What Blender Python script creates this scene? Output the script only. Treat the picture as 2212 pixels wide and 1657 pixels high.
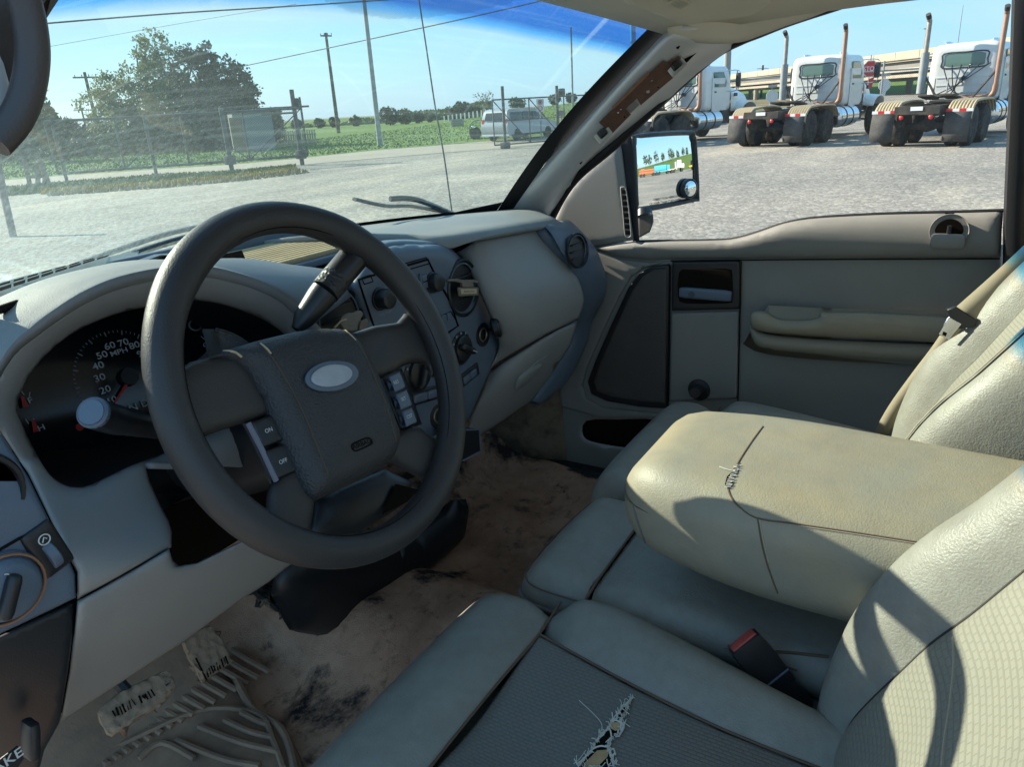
import bpy, bmesh, math, random
import numpy as np
from mathutils import Vector, Matrix
from mathutils.geometry import delaunay_2d_cdt
random.seed(7); RNG = np.random.default_rng(7)
S = bpy.context.scene; COL = S.collection
for o in list(bpy.data.objects): bpy.data.objects.remove(o)
# ------------------------------------------------------------------ camera (x right, y forward, z up, metres; ground z = 0)
TH, PI_, RO = math.radians(58), math.radians(20.5), math.radians(3.3)
CAM = Vector((-.85, 0, 1.52)); F = 1600.0
_h = Vector((math.sin(TH), math.cos(TH), 0)); _r = Vector((math.cos(TH), -math.sin(TH), 0)); _z = Vector((0, 0, 1))
_d = _h*math.cos(PI_) - _z*math.sin(PI_); _u = _h*math.sin(PI_) + _z*math.cos(PI_)
R_ = _r*math.cos(RO) - _u*math.sin(RO); U_ = _u*math.cos(RO) + _r*math.sin(RO)
cd = bpy.data.cameras.new('camera'); co = bpy.data.objects.new('camera', cd); COL.objects.link(co)
cd.sensor_width = 36; cd.lens = 36*F/2212; cd.clip_start = .02; cd.clip_end = 3000
M3 = Matrix((R_, U_, -_d)).transposed(); co.matrix_world = Matrix.Translation(CAM) @ M3.to_4x4(); S.camera = co
def A(px, py, x=None, y=None, z=None, d=None):
    """the point of the place that stands at this spot of a 2212 px wide frame, on the plane x=, y= or z= (or at depth d)"""
    v = R_*((px-1106)/F) + U_*((828.5-py)/F) + _d
    t = (x-CAM.x)/v.x if x is not None else (y-CAM.y)/v.y if y is not None else (z-CAM.z)/v.z if z is not None else d
    return CAM + v*t
def proj(P):
    q = P-CAM; dd = q.dot(_d); return 1106+F*q.dot(R_)/dd, 828.5-F*q.dot(U_)/dd
# ------------------------------------------------------------------ sky, sun, exposure
SUN_AZ, SUN_EL = math.radians(-4.5), math.radians(28.5)
W = bpy.data.worlds.new('World'); S.world = W; W.use_nodes = True
wn, wl = W.node_tree.nodes, W.node_tree.links
wn.clear()
out = wn.new('ShaderNodeOutputWorld'); bg = wn.new('ShaderNodeBackground'); sky = wn.new('ShaderNodeTexSky')
sky.sky_type = 'NISHITA'; sky.sun_disc = False; sky.sun_elevation = SUN_EL; sky.sun_rotation = SUN_AZ % (2*math.pi)
sky.air_density = 1.0; sky.dust_density = .6; sky.ozone_density = 1.6
bg.inputs[1].default_value = .056
tc = wn.new('ShaderNodeTexCoord'); mp = wn.new('ShaderNodeMapping'); mp.inputs['Scale'].default_value = (1.6, 2.6, 9)
mp.inputs['Rotation'].default_value = (0, .12, .5)
nz = wn.new('ShaderNodeTexNoise'); nz.inputs['Scale'].default_value = 1.3; nz.inputs['Detail'].default_value = 6; nz.inputs['Roughness'].default_value = .58
nz.inputs['Distortion'].default_value = .7
rp = wn.new('ShaderNodeValToRGB'); rp.color_ramp.elements[0].position = .44; rp.color_ramp.elements[1].position = .78
rp.color_ramp.elements[1].color = (.7, .7, .7, 1)
mx = wn.new('ShaderNodeMix'); mx.data_type = 'RGBA'; mx.inputs[7].default_value = (3.0, 3.6, 3.9, 1)
wl.new(tc.outputs['Generated'], mp.inputs[0]); wl.new(mp.outputs[0], nz.inputs[0]); wl.new(nz.outputs[0], rp.inputs[0])
wl.new(rp.outputs[0], mx.inputs[0]); tint = wn.new('ShaderNodeMix'); tint.data_type = 'RGBA'; tint.inputs[0].default_value = .68; tint.inputs[7].default_value = (.82, 2.5, 4.4, 1); wl.new(sky.outputs[0], tint.inputs[6]); wl.new(tint.outputs[2], mx.inputs[6]); wl.new(mx.outputs[2], bg.inputs[0]); wl.new(bg.outputs[0], out.inputs[0])
sl = bpy.data.lights.new('sun', 'SUN'); sl.energy = 2.5; sl.angle = math.radians(.5); sl.color = (1, .9, .74)
so = bpy.data.objects.new('sun', sl); COL.objects.link(so)
sd = Vector((math.sin(SUN_AZ)*math.cos(SUN_EL), math.cos(SUN_AZ)*math.cos(SUN_EL), math.sin(SUN_EL)))
so.rotation_euler = sd.to_track_quat('Z', 'Y').to_euler(); so.location = (0, 0, 30)
S.view_settings.view_transform = 'Standard'; S.view_settings.look = 'None'; S.view_settings.gamma = 1
S.view_settings.exposure = 2.35; S.view_settings.use_curve_mapping = False
S.render.engine = 'CYCLES'
S.cycles.max_bounces = 8; S.cycles.diffuse_bounces = 5; S.cycles.glossy_bounces = 4; S.cycles.transparent_max_bounces = 16
S.cycles.use_denoising = True; S.cycles.caustics_reflective = False; S.cycles.caustics_refractive = False
# ------------------------------------------------------------------ objects
BASE = {}
def thing(name, label, cat, loc=(0, 0, 0), group=None):
    o = bpy.data.objects.new(name, None); COL.objects.link(o); o.location = loc; o.empty_display_size = .1
    o['label'] = label; o['category'] = cat
    if group: o['group'] = group
    BASE[o.name] = Vector(loc); return o
def tag(o, label, cat, group=None):
    o['label'] = label; o['category'] = cat
    if group: o['group'] = group
    return o
def obj(name, verts, faces, mat, parent=None, smooth=40, bevel=0, sub=0, solid=0, off=-1, label=None, kind=None, seg=2, mats=None, mi=None):
    b = BASE[parent.name] if parent else (sum((Vector(v) for v in verts), Vector())/max(1, len(verts)) if kind is None else Vector())
    if not parent and kind is None: b = Vector((b.x, b.y, min(v[2] for v in verts)))
    me = bpy.data.meshes.new(name); me.from_pydata([tuple(Vector(v)-b) for v in verts], [], [tuple(f) for f in faces])
    o = bpy.data.objects.new(name, me); COL.objects.link(o)
    for m in (mats or [mat]): me.materials.append(m)
    if mi: me.polygons.foreach_set('material_index', mi)
    me.validate(); me.update()
    if smooth:
        me.polygons.foreach_set('use_smooth', [True]*len(me.polygons)); me.set_sharp_from_angle(angle=math.radians(smooth))
    if parent: o.parent = parent
    else: o.location = b
    BASE[o.name] = b
    if solid:
        m = o.modifiers.new('thickness', 'SOLIDIFY'); m.thickness = solid; m.offset = off
    if bevel:
        m = o.modifiers.new('edge', 'BEVEL'); m.width = bevel; m.segments = seg; m.limit_method = 'ANGLE'; m.angle_limit = math.radians(45); m.harden_normals = False
    if sub:
        m = o.modifiers.new('sub', 'SUBSURF'); m.levels = sub; m.render_levels = sub
    if label: o['label'] = label
    if kind: o['kind'] = kind
    return o
def copy_tree(o, parent=None):
    c = o.copy(); COL.objects.link(c); c.parent = parent; BASE[c.name] = BASE[o.name]
    for ch in [q for q in bpy.data.objects if q.parent == o]: copy_tree(ch, c)
    return c
# ------------------------------------------------------------------ mesh shapes: each returns (verts, faces)
def box(c, s, rot=None):
    c = Vector(c); V = []
    for i in (-.5, .5):
        for j in (-.5, .5):
            for k in (-.5, .5):
                v = Vector((i*s[0], j*s[1], k*s[2])); V.append(c + (rot @ v if rot else v))
    return V, [(0,1,3,2), (4,6,7,5), (0,4,5,1), (2,3,7,6), (0,2,6,4), (1,5,7,3)]
def joinm(*ms):
    V, Fc = [], []
    for v, f in ms:
        n = len(V); V += list(v); Fc += [tuple(i+n for i in q) for q in f]
    return V, Fc
def frame_of(t):
    t = t.normalized(); a = Vector((0, 0, 1)) if abs(t.z) < .9 else Vector((0, 1, 0))
    e = t.cross(a).normalized(); return e, t.cross(e).normalized()
def tube(path, r, n=10, caps=True, closed=False, flat=1.0):
    P = [Vector(p) for p in path]; V, Fc = [], []; m = len(P); e = None
    rr = r if hasattr(r, '__len__') else [r]*m
    for i, p in enumerate(P):
        t = (P[(i+1) % m]-P[i-1]) if closed else (P[min(i+1, m-1)]-P[max(i-1, 0)])
        if t.length < 1e-9: t = Vector((0, 0, 1))
        t.normalize()
        if e is None: e, b = frame_of(t)
        else:
            e = (e - t*e.dot(t)); e = e.normalized() if e.length > 1e-6 else frame_of(t)[0]; b = t.cross(e)
        for k in range(n):
            a = 2*math.pi*k/n; V.append(p + e*(rr[i]*math.cos(a)) + b*(rr[i]*math.sin(a)*flat))
    for i in range(m if closed else m-1):
        for k in range(n):
            a, b2 = i*n+k, i*n+(k+1) % n; c, d2 = ((i+1) % m)*n+k, ((i+1) % m)*n+(k+1) % n
            Fc.append((a, b2, d2, c))
    if caps and not closed: Fc += [tuple(range(n-1, -1, -1)), tuple(range((m-1)*n, m*n))]
    return V, Fc
def cyl(a, b, r, n=16, r2=None): return tube([a, b], [r, r if r2 is None else r2], n)
def lathe(prof, o, ax, n=24):
    """prof: (radius, height along ax)"""
    o, ax = Vector(o), Vector(ax).normalized(); e, b = frame_of(ax); V, Fc = [], []
    for r, h in prof:
        for k in range(n):
            a = 2*math.pi*k/n; V.append(o + ax*h + (e*math.cos(a)+b*math.sin(a))*r)
    for i in range(len(prof)-1):
        for k in range(n): Fc.append((i*n+k, i*n+(k+1) % n, (i+1)*n+(k+1) % n, (i+1)*n+k))
    if prof[0][0] > 1e-6: Fc.append(tuple(range(n-1, -1, -1)))
    if prof[-1][0] > 1e-6: Fc.append(tuple(range((len(prof)-1)*n, len(prof)*n)))
    return V, Fc
def prism(outline, vec):
    P = [Vector(p) for p in outline]; n = len(P); vec = Vector(vec)
    V = P + [p+vec for p in P]
    return V, [tuple(range(n))[::-1], tuple(range(n, 2*n))] + [(i, (i+1) % n, n+(i+1) % n, n+i) for i in range(n)]
def grid(rows):
    V = [Vector(p) for r in rows for p in r]; n = len(rows[0])
    return V, [(i*n+j, i*n+j+1, (i+1)*n+j+1, (i+1)*n+j) for i in range(len(rows)-1) for j in range(n-1)]
def cr(P, k, closed=False):
    """Catmull-Rom through points, k steps per span"""
    P = [Vector(p) if len(p) == 3 else Vector((p[0], p[1], 0)) for p in P]; m = len(P); o = []
    for i in range(m if closed else m-1):
        g = (lambda j: P[j % m]) if closed else (lambda j: P[max(0, min(m-1, j))])
        a, b, c, d = g(i-1), g(i), g(i+1), g(i+2)
        for s in range(k):
            t = s/k; o.append(.5*((2*b) + (c-a)*t + (2*a-5*b+4*c-d)*t*t + (3*b-a-3*c+d)*t**3))
    if not closed: o.append(P[-1])
    return o
def cr2(P, k, closed=False): return [(v.x, v.y) for v in cr([(a, b, 0) for a, b in P], k, closed)]
def loft(rows, ku, kv, closed=False):
    rows = [cr(r, kv, closed) for r in rows]; cols = list(zip(*rows)); cols = [cr(c, ku) for c in cols]
    rows = [list(r) for r in zip(*cols)]
    if closed: rows = [r+[r[0]] for r in rows]
    return grid(rows)
def segdist(pts, poly, closed=True):
    P = np.asarray(pts, float); Q = np.asarray(poly, float); Q2 = np.roll(Q, -1, 0)
    if not closed: Q, Q2 = Q[:-1], Q2[:-1]
    best = np.full(len(P), 1e9)
    for a, b in zip(Q, Q2):
        ab = b-a; L = (ab@ab) or 1e-12; t = np.clip(((P-a)@ab)/L, 0, 1); q = a+t[:, None]*ab
        best = np.minimum(best, np.hypot(*(P-q).T))
    return best
def inside(pts, poly):
    P = np.asarray(pts, float); Q = np.asarray(poly, float); r = np.zeros(len(P), bool); j = len(Q)-1
    for i in range(len(Q)):
        c = ((Q[i,1] > P[:,1]) != (Q[j,1] > P[:,1])) & (P[:,0] < (Q[j,0]-Q[i,0])*(P[:,1]-Q[i,1])/((Q[j,1]-Q[i,1]) or 1e-12)+Q[i,0]); r ^= c; j = i
    return r
def resample(poly, step):
    o = []; n = len(poly)
    for i in range(n):
        a, b = np.array(poly[i], float), np.array(poly[(i+1) % n], float); k = max(1, int(math.hypot(*(b-a))/step))
        o += [tuple(a+(b-a)*s/k) for s in range(k)]
    return o
def patch(outline, to3d, step, holes=()):
    """fills a 2-d outline with an even net and maps it by to3d(u, v, distance to the rim)"""
    ol = resample(outline, step); hl = [resample(h, step) for h in holes]
    q = np.array(ol); lo, hi = q.min(0), q.max(0)
    gx, gy = np.meshgrid(np.arange(lo[0], hi[0], step), np.arange(lo[1], hi[1], step)); gx[1::2] += step/2
    g = np.stack([gx.ravel(), gy.ravel()], 1); ok = inside(g, ol) & (segdist(g, ol) > step*.55)
    for h in hl: ok &= ~inside(g, h) & (segdist(g, h) > step*.55)
    g = g[ok]
    ring = []
    for loop in [ol]+hl:
        L_ = np.array(loop); tg_ = np.roll(L_, -1, 0)-np.roll(L_, 1, 0); tg_ /= np.maximum(1e-12, np.hypot(*tg_.T))[:, None]; nm_ = np.stack([-tg_[:, 1], tg_[:, 0]], 1)
        for sg in (1, -1):
            for q_ in (.22, .55): ring.append(L_+nm_*sg*step*q_)
    ring = np.concatenate(ring); okr = inside(ring, ol); dr_ = segdist(ring, ol)
    for h in hl: okr &= ~inside(ring, h); dr_ = np.minimum(dr_, segdist(ring, h))
    ring = ring[okr & (dr_ > step*.17)]; g = g[np.array([True]*len(g)) & (segdist(g, ol) > step*.8)] if len(g) else g
    g = np.concatenate([g, ring])
    pts = [Vector(p) for p in ol]; fc = [list(range(len(ol)))]; e = []
    n = len(ol); e += [(i, (i+1) % n) for i in range(n)]
    for h in hl:
        s = len(pts); pts += [Vector(p) for p in h]; e += [(s+i, s+(i+1) % len(h)) for i in range(len(h))]
    pts += [Vector(p) for p in g]
    v2, _, f2, _, _, _ = delaunay_2d_cdt(pts, e, [], 0, 1e-9)
    P = np.array([(v.x, v.y) for v in v2]); ctr = np.array([P[list(f)].mean(0) for f in f2]); keep = inside(ctr, ol)
    for h in hl: keep &= ~inside(ctr, h)
    D = segdist(P, ol)
    for h in hl: D = np.minimum(D, segdist(P, h))
    V = [to3d(float(p[0]), float(p[1]), float(d)) for p, d in zip(P, D)]
    return V, [tuple(f) for f, k in zip(f2, keep) if k]
def roll(d, r, depth=None):
    """how far a surface falls away near its rim when the rim is rolled with radius r"""
    if d >= r: return 0.0
    return (depth or r)*(1-math.sqrt(max(0, 1-(1-d/r)**2)))
def soft(d, r, dep):
    return 0.0 if d >= r else dep*(1-math.sin(math.pi/2*d/r))
def rbox(c, s, r, n=6, rot=None, warp=None):
    """a box with rounded edges"""
    c = Vector(c); hx = [q/2 for q in s]; r = min(r, min(hx)); V, Fc, idx = [], [], {}
    bm = bmesh.new(); bmesh.ops.create_cube(bm, size=2.0); bmesh.ops.subdivide_edges(bm, edges=bm.edges[:], cuts=n, use_grid_fill=True)
    for v in bm.verts:
        p = Vector([math.copysign(abs(q)**.7, q)*h for q, h in zip(v.co, hx)]); i = Vector([max(-(h-r), min(h-r, q)) for q, h in zip(p, hx)])
        dl = p-i; p = i + (dl.normalized()*r if dl.length > 1e-9 else dl)
        if warp: p = warp(p)
        V.append(c + (rot @ p if rot else p))
    bm.verts.index_update(); Fc = [tuple(v.index for v in f.verts) for f in bm.faces]; bm.free(); return V, Fc
def basis(ex, ey): 
    ex = Vector(ex).normalized(); ez = ex.cross(Vector(ey)).normalized(); ey = ez.cross(ex); return Matrix((ex, ey, ez)).transposed()
def text(body, o, ex, ey, size, mat, parent, name='lettering', depth=.0006, align='CENTER', bold=0, sx=1.0):
    """flat lettering as a mesh: baseline along ex, up along ey, centred on o"""
    cu = bpy.data.curves.new(name, 'FONT'); cu.body = body; cu.size = 1; cu.align_x = align; cu.align_y = 'CENTER'; cu.extrude = 0; cu.offset = bold; cu.resolution_u = 3
    t = bpy.data.objects.new('tmp', cu); COL.objects.link(t); dg = bpy.context.evaluated_depsgraph_get(); me = bpy.data.meshes.new_from_object(t.evaluated_get(dg))
    B = basis(ex, ey); N = B.col[2]; V = [Vector(o) + B @ Vector((v.co.x*size*sx, v.co.y*size, 0)) + N*depth for v in me.vertices]; Fc = [tuple(p.vertices) for p in me.polygons]
    bpy.data.objects.remove(t); bpy.data.curves.remove(cu); bpy.data.meshes.remove(me)
    return obj(name, V, Fc, mat, parent, smooth=0)
# ------------------------------------------------------------------ materials
def nd(t, kind, **kw):
    n = t.nodes.new(kind)
    for k, v in kw.items():
        if k in n.inputs: n.inputs[k].default_value = v
        else: setattr(n, k, v)
    return n
def pmat(name, col, rough=.5, spec=.5, grain=None, var=None, dust=None, metal=0, coat=0, wave=None, world=False, rvar=0, grain2=None, emit=None, voro=None):
    """principled material: grain=(scale, strength) fine relief, var=(scale, colour, amount) patches, dust=(colour, scale, lo, hi) patchy dirt"""
    m = bpy.data.materials.new(name); m.use_nodes = True; t = m.node_tree; b = t.nodes['Principled BSDF']
    b.inputs['Roughness'].default_value = rough; b.inputs['Metallic'].default_value = metal; b.inputs['Specular IOR Level'].default_value = spec; b.inputs['Coat Weight'].default_value = coat
    tcn = nd(t, 'ShaderNodeTexCoord'); src = tcn.outputs['Object']
    if world: g = nd(t, 'ShaderNodeNewGeometry'); src = g.outputs['Position']
    c = nd(t, 'ShaderNodeRGB'); c.outputs[0].default_value = (*col, 1); cs = c.outputs[0]
    def mix(a, fac, colr):
        x = nd(t, 'ShaderNodeMix', data_type='RGBA'); t.links.new(a, x.inputs[6]); x.inputs[7].default_value = (*colr, 1); t.links.new(fac, x.inputs[0]); return x.outputs[2]
    def noise(scale, det=4, ro=.6, dist=0):
        n = nd(t, 'ShaderNodeTexNoise', Scale=scale, Detail=det, Roughness=ro, Distortion=dist); t.links.new(src, n.inputs[0]); return n.outputs[0]
    def ramp(f, lo, hi, amt=1.0):
        n = nd(t, 'ShaderNodeMapRange'); n.inputs[1].default_value = lo; n.inputs[2].default_value = hi; n.inputs[3].default_value = 0; n.inputs[4].default_value = amt; t.links.new(f, n.inputs[0]); return n.outputs[0]
    for v in ([var] if var and not isinstance(var, list) else (var or [])): cs = mix(cs, ramp(noise(v[0], 5, .62, .3), .35, .68, v[2]), v[1])
    dfac = None
    for dd in ([dust] if dust and not isinstance(dust, list) else (dust or [])):
        dfac = ramp(noise(dd[1], 8, .7, .25), dd[2], dd[3], dd[4] if len(dd) > 4 else 1); cs = mix(cs, dfac, dd[0])
    t.links.new(cs, b.inputs['Base Color'])
    if dfac is not None:
        x = nd(t, 'ShaderNodeMapRange'); x.inputs[3].default_value = rough; x.inputs[4].default_value = .92; t.links.new(dfac, x.inputs[0]); t.links.new(x.outputs[0], b.inputs['Roughness'])
    elif rvar:
        x = nd(t, 'ShaderNodeMapRange'); x.inputs[1].default_value = .3; x.inputs[2].default_value = .7; x.inputs[3].default_value = rough-rvar; x.inputs[4].default_value = rough+rvar; t.links.new(noise(14, 5), x.inputs[0]); t.links.new(x.outputs[0], b.inputs['Roughness'])
    hs = []
    if grain: hs.append((noise(grain[0], 3, .55), grain[1]))
    if grain2: hs.append((noise(grain2[0], 4, .6), grain2[1]))
    if voro:
        n = nd(t, 'ShaderNodeTexVoronoi', Scale=voro[0], feature='SMOOTH_F1'); t.links.new(src, n.inputs[0]); hs.append((n.outputs[0], voro[1]))
    if wave:
        n = nd(t, 'ShaderNodeTexWave', Scale=wave[0]); n.bands_direction = wave[2]; t.links.new(src, n.inputs[0]); hs.append((n.outputs['Fac'], wave[1]))
    prev = None
    for f, s in hs:
        bp = nd(t, 'ShaderNodeBump'); bp.inputs['Strength'].default_value = s; bp.inputs['Distance'].default_value = .002; t.links.new(f, bp.inputs['Height'])
        if prev: t.links.new(prev, bp.inputs['Normal'])
        prev = bp.outputs[0]
    if prev: t.links.new(prev, b.inputs['Normal'])
    if emit: b.inputs['Emission Color'].default_value = (*emit[0], 1); b.inputs['Emission Strength'].default_value = emit[1]
    return m
TAN = (.34, .27, .18); MUD = (.16, .105, .07)
M = {}
M['grey_plastic'] = pmat('grey_plastic', (.272, .266, .252), .52, .5, grain=(900, .25), var=(6, (.235, .232, .22), .6), dust=[(TAN, 9, .62, .95, .35), ((.42, .39, .34), 48, .64, .78, .3)])
M['dash_top'] = pmat('dash_top', (.19, .205, .215), .62, .45, grain=(800, .3), dust=[((.36, .32, .24), 3.5, .42, .8, .5), ((.42, .37, .28), 24, .6, .8, .35)])
M['door_grey'] = pmat('door_grey', (.232, .23, .212), .6, .4, grain=(850, .3), var=(5, (.195, .192, .175), .6), dust=[(TAN, 8, .62, .95, .3), ((.4, .37, .31), 50, .66, .8, .25)])
M['dark_plastic'] = pmat('dark_plastic', (.10, .135, .18), .42, .5, grain=(900, .25), rvar=.1, var=(9, (.11, .14, .175), .7), dust=((.25, .2, .14), 16, .62, .95, .25))
M['black_plastic'] = pmat('black_plastic', (.014, .015, .017), .38, .5, grain=(700, .12), dust=((.22, .17, .12), 20, .62, .95, .2))
M['wheel_rubber'] = pmat('wheel_rubber', (.026, .025, .026), .46, .5, grain=(620, .3), grain2=(60, .12), var=(7, (.042, .038, .034), .7), dust=((.2, .16, .12), 26, .66, .95, .25))
M['airbag'] = pmat('airbag', (.03, .032, .036), .52, .45, voro=(520, .55), grain=(160, .25), var=(9, (.045, .045, .044), .6))
M['leather'] = pmat('leather', (.25, .25, .222), .45, .45, grain=(420, .4), grain2=(170, .2), var=[(5, (.2, .195, .17), .8), (22, (.29, .28, .24), .4), (46, (.16, .135, .105), .35)], rvar=.1)
M['leather_armrest'] = pmat('leather_armrest', (.27, .26, .205), .5, .45, grain=(520, .25), grain2=(210, .14), var=[(5, (.36, .285, .175), .95), (13, (.2, .185, .15), .55), (40, (.3, .27, .2), .4)], rvar=.08)
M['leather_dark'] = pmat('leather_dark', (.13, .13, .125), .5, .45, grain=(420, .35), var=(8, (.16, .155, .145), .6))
M['seam'] = pmat('seam', (.03, .026, .022), .8)
M['thread'] = pmat('thread', (.36, .32, .25), .8)
M['thread_brown'] = pmat('thread_brown', (.13, .085, .055), .8)
M['seal'] = pmat('seal', (.012, .013, .015), .55, .4, grain=(300, .15))
M['screen_black'] = pmat('screen_black', (.006, .008, .01), .12, .5)
M['white_print'] = pmat('white_print', (.55, .56, .55), .6)
M['dim_print'] = pmat('dim_print', (.25, .27, .28), .6)
M['red_needle'] = pmat('red_needle', (.6, .02, .02), .4, emit=None)
M['red_print'] = pmat('red_print', (.5, .03, .02), .5)
M['tan_dust'] = pmat('tan_dust', (.42, .33, .2), .9, .1, grain=(200, .5), var=(12, (.33, .25, .15), .8))
M['silver'] = pmat('silver', (.62, .63, .63), .36, .5, metal=.3, rvar=.08, var=(8, (.52, .52, .51), .5), dust=((.4, .35, .28), 30, .66, .95, .3))
M['badge'] = pmat('badge', (.42, .45, .48), .42, .5, metal=.35, grain=(120, .3), var=(40, (.3, .33, .36), .7))
M['rust'] = pmat('rust', (.135, .075, .056), .8, .2, grain=(180, .5), var=[(30, (.085, .045, .036), .8), (70, (.2, .12, .085), .4)])
M['bare_steel'] = pmat('bare_steel', (.5, .5, .48), .4, .5, metal=.8, var=(30, (.35, .33, .3), .6))
M['headliner'] = pmat('headliner', (.66, .62, .52), .9, .2, grain=(700, .4), var=(4, (.55, .525, .455), .7))
M['body_white'] = pmat('body_white', (.6, .61, .6), .3, .5, coat=.3)
M['carpet'] = pmat('carpet', (.36, .21, .135), .95, .1, grain=(500, 1.0), grain2=(60, .5), dust=[((.66, .41, .28), 4, .36, .6, .9), ((.022, .022, .026), 4.6, .52, .60, .95), ((.06, .045, .04), 34, .55, .7, .6), ((.7, .48, .35), 15, .56, .8, .6)])
M['mat_rubber'] = pmat('mat_rubber', (.25, .16, .11), .8, .3, grain=(160, .4), dust=[((.42, .27, .175), 7, .35, .6, .8), ((.2, .145, .115), 20, .5, .7, .6)])
M['mud_pedal'] = pmat('mud_pedal', (.36, .25, .17), .95, .1, grain=(120, .8), dust=((.03, .03, .033), 38, .6, .66))
M['belt'] = pmat('belt', (.35, .3, .22), .85, .2, wave=(700, .3, 'X'), var=(12, (.3, .255, .19), .6))
M['red_button'] = pmat('red_button', (.4, .045, .035), .55, .4, var=(60, (.45, .12, .1), .6))
M['chrome'] = pmat('chrome', (.75, .76, .78), .12, .5, metal=1, rvar=.05)
M['foam'] = pmat('foam', (.5, .36, .2), .95, .1, grain=(150, .8), var=(40, (.35, .22, .11), .8))
M['fibre'] = pmat('fibre', (.66, .63, .56), .9, .1)
M['hole'] = pmat('hole', (.012, .009, .007), .95, .05)
M['wood_freshener'] = pmat('wood_freshener', (.19, .155, .125), .8, .2, var=(120, (.24, .2, .16), .6))
M['label_tan'] = pmat('label_tan', (.55, .43, .27), .8, .2)
M['label_cream'] = pmat('label_cream', (.62, .58, .45), .8, .2)
def woven(name, col, ax):
    """leatherette pressed with rows of small dashes; ax is the axis along which the dashes run"""
    m = pmat(name, col, .5, .45, var=(6, tuple(c*.8 for c in col), .6)); t = m.node_tree; b = t.nodes['Principled BSDF']
    tcn = nd(t, 'ShaderNodeTexCoord'); br = nd(t, 'ShaderNodeTexBrick'); mpn = nd(t, 'ShaderNodeMapping')
    mpn.inputs['Rotation'].default_value = {'top': (0, 0, math.radians(90)), 'back': (math.radians(90), 0, 0)}[ax]
    br.inputs['Scale'].default_value = 1; br.inputs['Brick Width'].default_value = .0095 if ax == 'top' else .0105; br.inputs['Row Height'].default_value = .0046 if ax == 'top' else .0056; br.inputs['Mortar Size'].default_value = .0012; br.inputs['Mortar Smooth'].default_value = .7
    br.offset = .5; t.links.new(tcn.outputs['Object'], mpn.inputs[0]); t.links.new(mpn.outputs[0], br.inputs['Vector'])
    bp = nd(t, 'ShaderNodeBump'); bp.invert = True; bp.inputs['Strength'].default_value = .45; bp.inputs['Distance'].default_value = .0008; t.links.new(br.outputs['Fac'], bp.inputs['Height']); t.links.new(bp.outputs[0], b.inputs['Normal'])
    l = b.inputs['Base Color'].links[0]; cs = l.from_socket; x = nd(t, 'ShaderNodeMix', data_type='RGBA', blend_type='MULTIPLY'); t.links.new(cs, x.inputs[6]); x.inputs[7].default_value = (.84, .83, .81, 1); t.links.new(br.outputs['Fac'], x.inputs[0]); t.links.new(x.outputs[2], b.inputs['Base Color'])
    return m
M['woven_cushion'] = woven('woven_cushion', (.17, .165, .15), 'top')
M['woven_back'] = woven('woven_back', (.25, .24, .2), 'back')
from mathutils.bvhtree import BVHTree
def onmesh(VF, pxs, lift=.001, fallback=None):
    T = BVHTree.FromPolygons([tuple(v) for v in VF[0]], VF[1]); o = []
    for px, py in pxs:
        v = (R_*((px-1106)/F) + U_*((828.5-py)/F) + _d).normalized(); h = T.ray_cast(CAM, v)
        if h[0] is not None: o.append(h[0]-v*lift)
    return o
def decal(VF, outline, step, lift):
    """a thin skin laid on a surface inside a traced outline"""
    T = BVHTree.FromPolygons([tuple(v) for v in VF[0]], VF[1])
    def to(u, v, d):
        w = (R_*((u-1106)/F) + U_*((828.5-v)/F) + _d).normalized(); h = T.ray_cast(CAM, w)
        return (h[0] if h[0] is not None else CAM+w)-w*lift
    return patch(outline, to, step)
# ================================================================== the pickup's cab shell, glass, pillars
CX = .05
cab = thing('pickup_cab', 'cab shell of a worn pickup truck, with bare metal pillar, fabric headliner and muddy carpet', 'truck cab', (CX, .6, .3))
def ws(u, v):
    b = Vector((CX+.672*u, 1.2-.226*u*u, 1.262+.012*(1-u*u))); t = Vector((CX+.565*u, .70-.165*u*u, 1.71-.068*u*u))
    p = b.lerp(t, v); n = Vector((0, .62, .78)); return p + n*(.02*math.sin(math.pi*max(0, min(1, v))))
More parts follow.
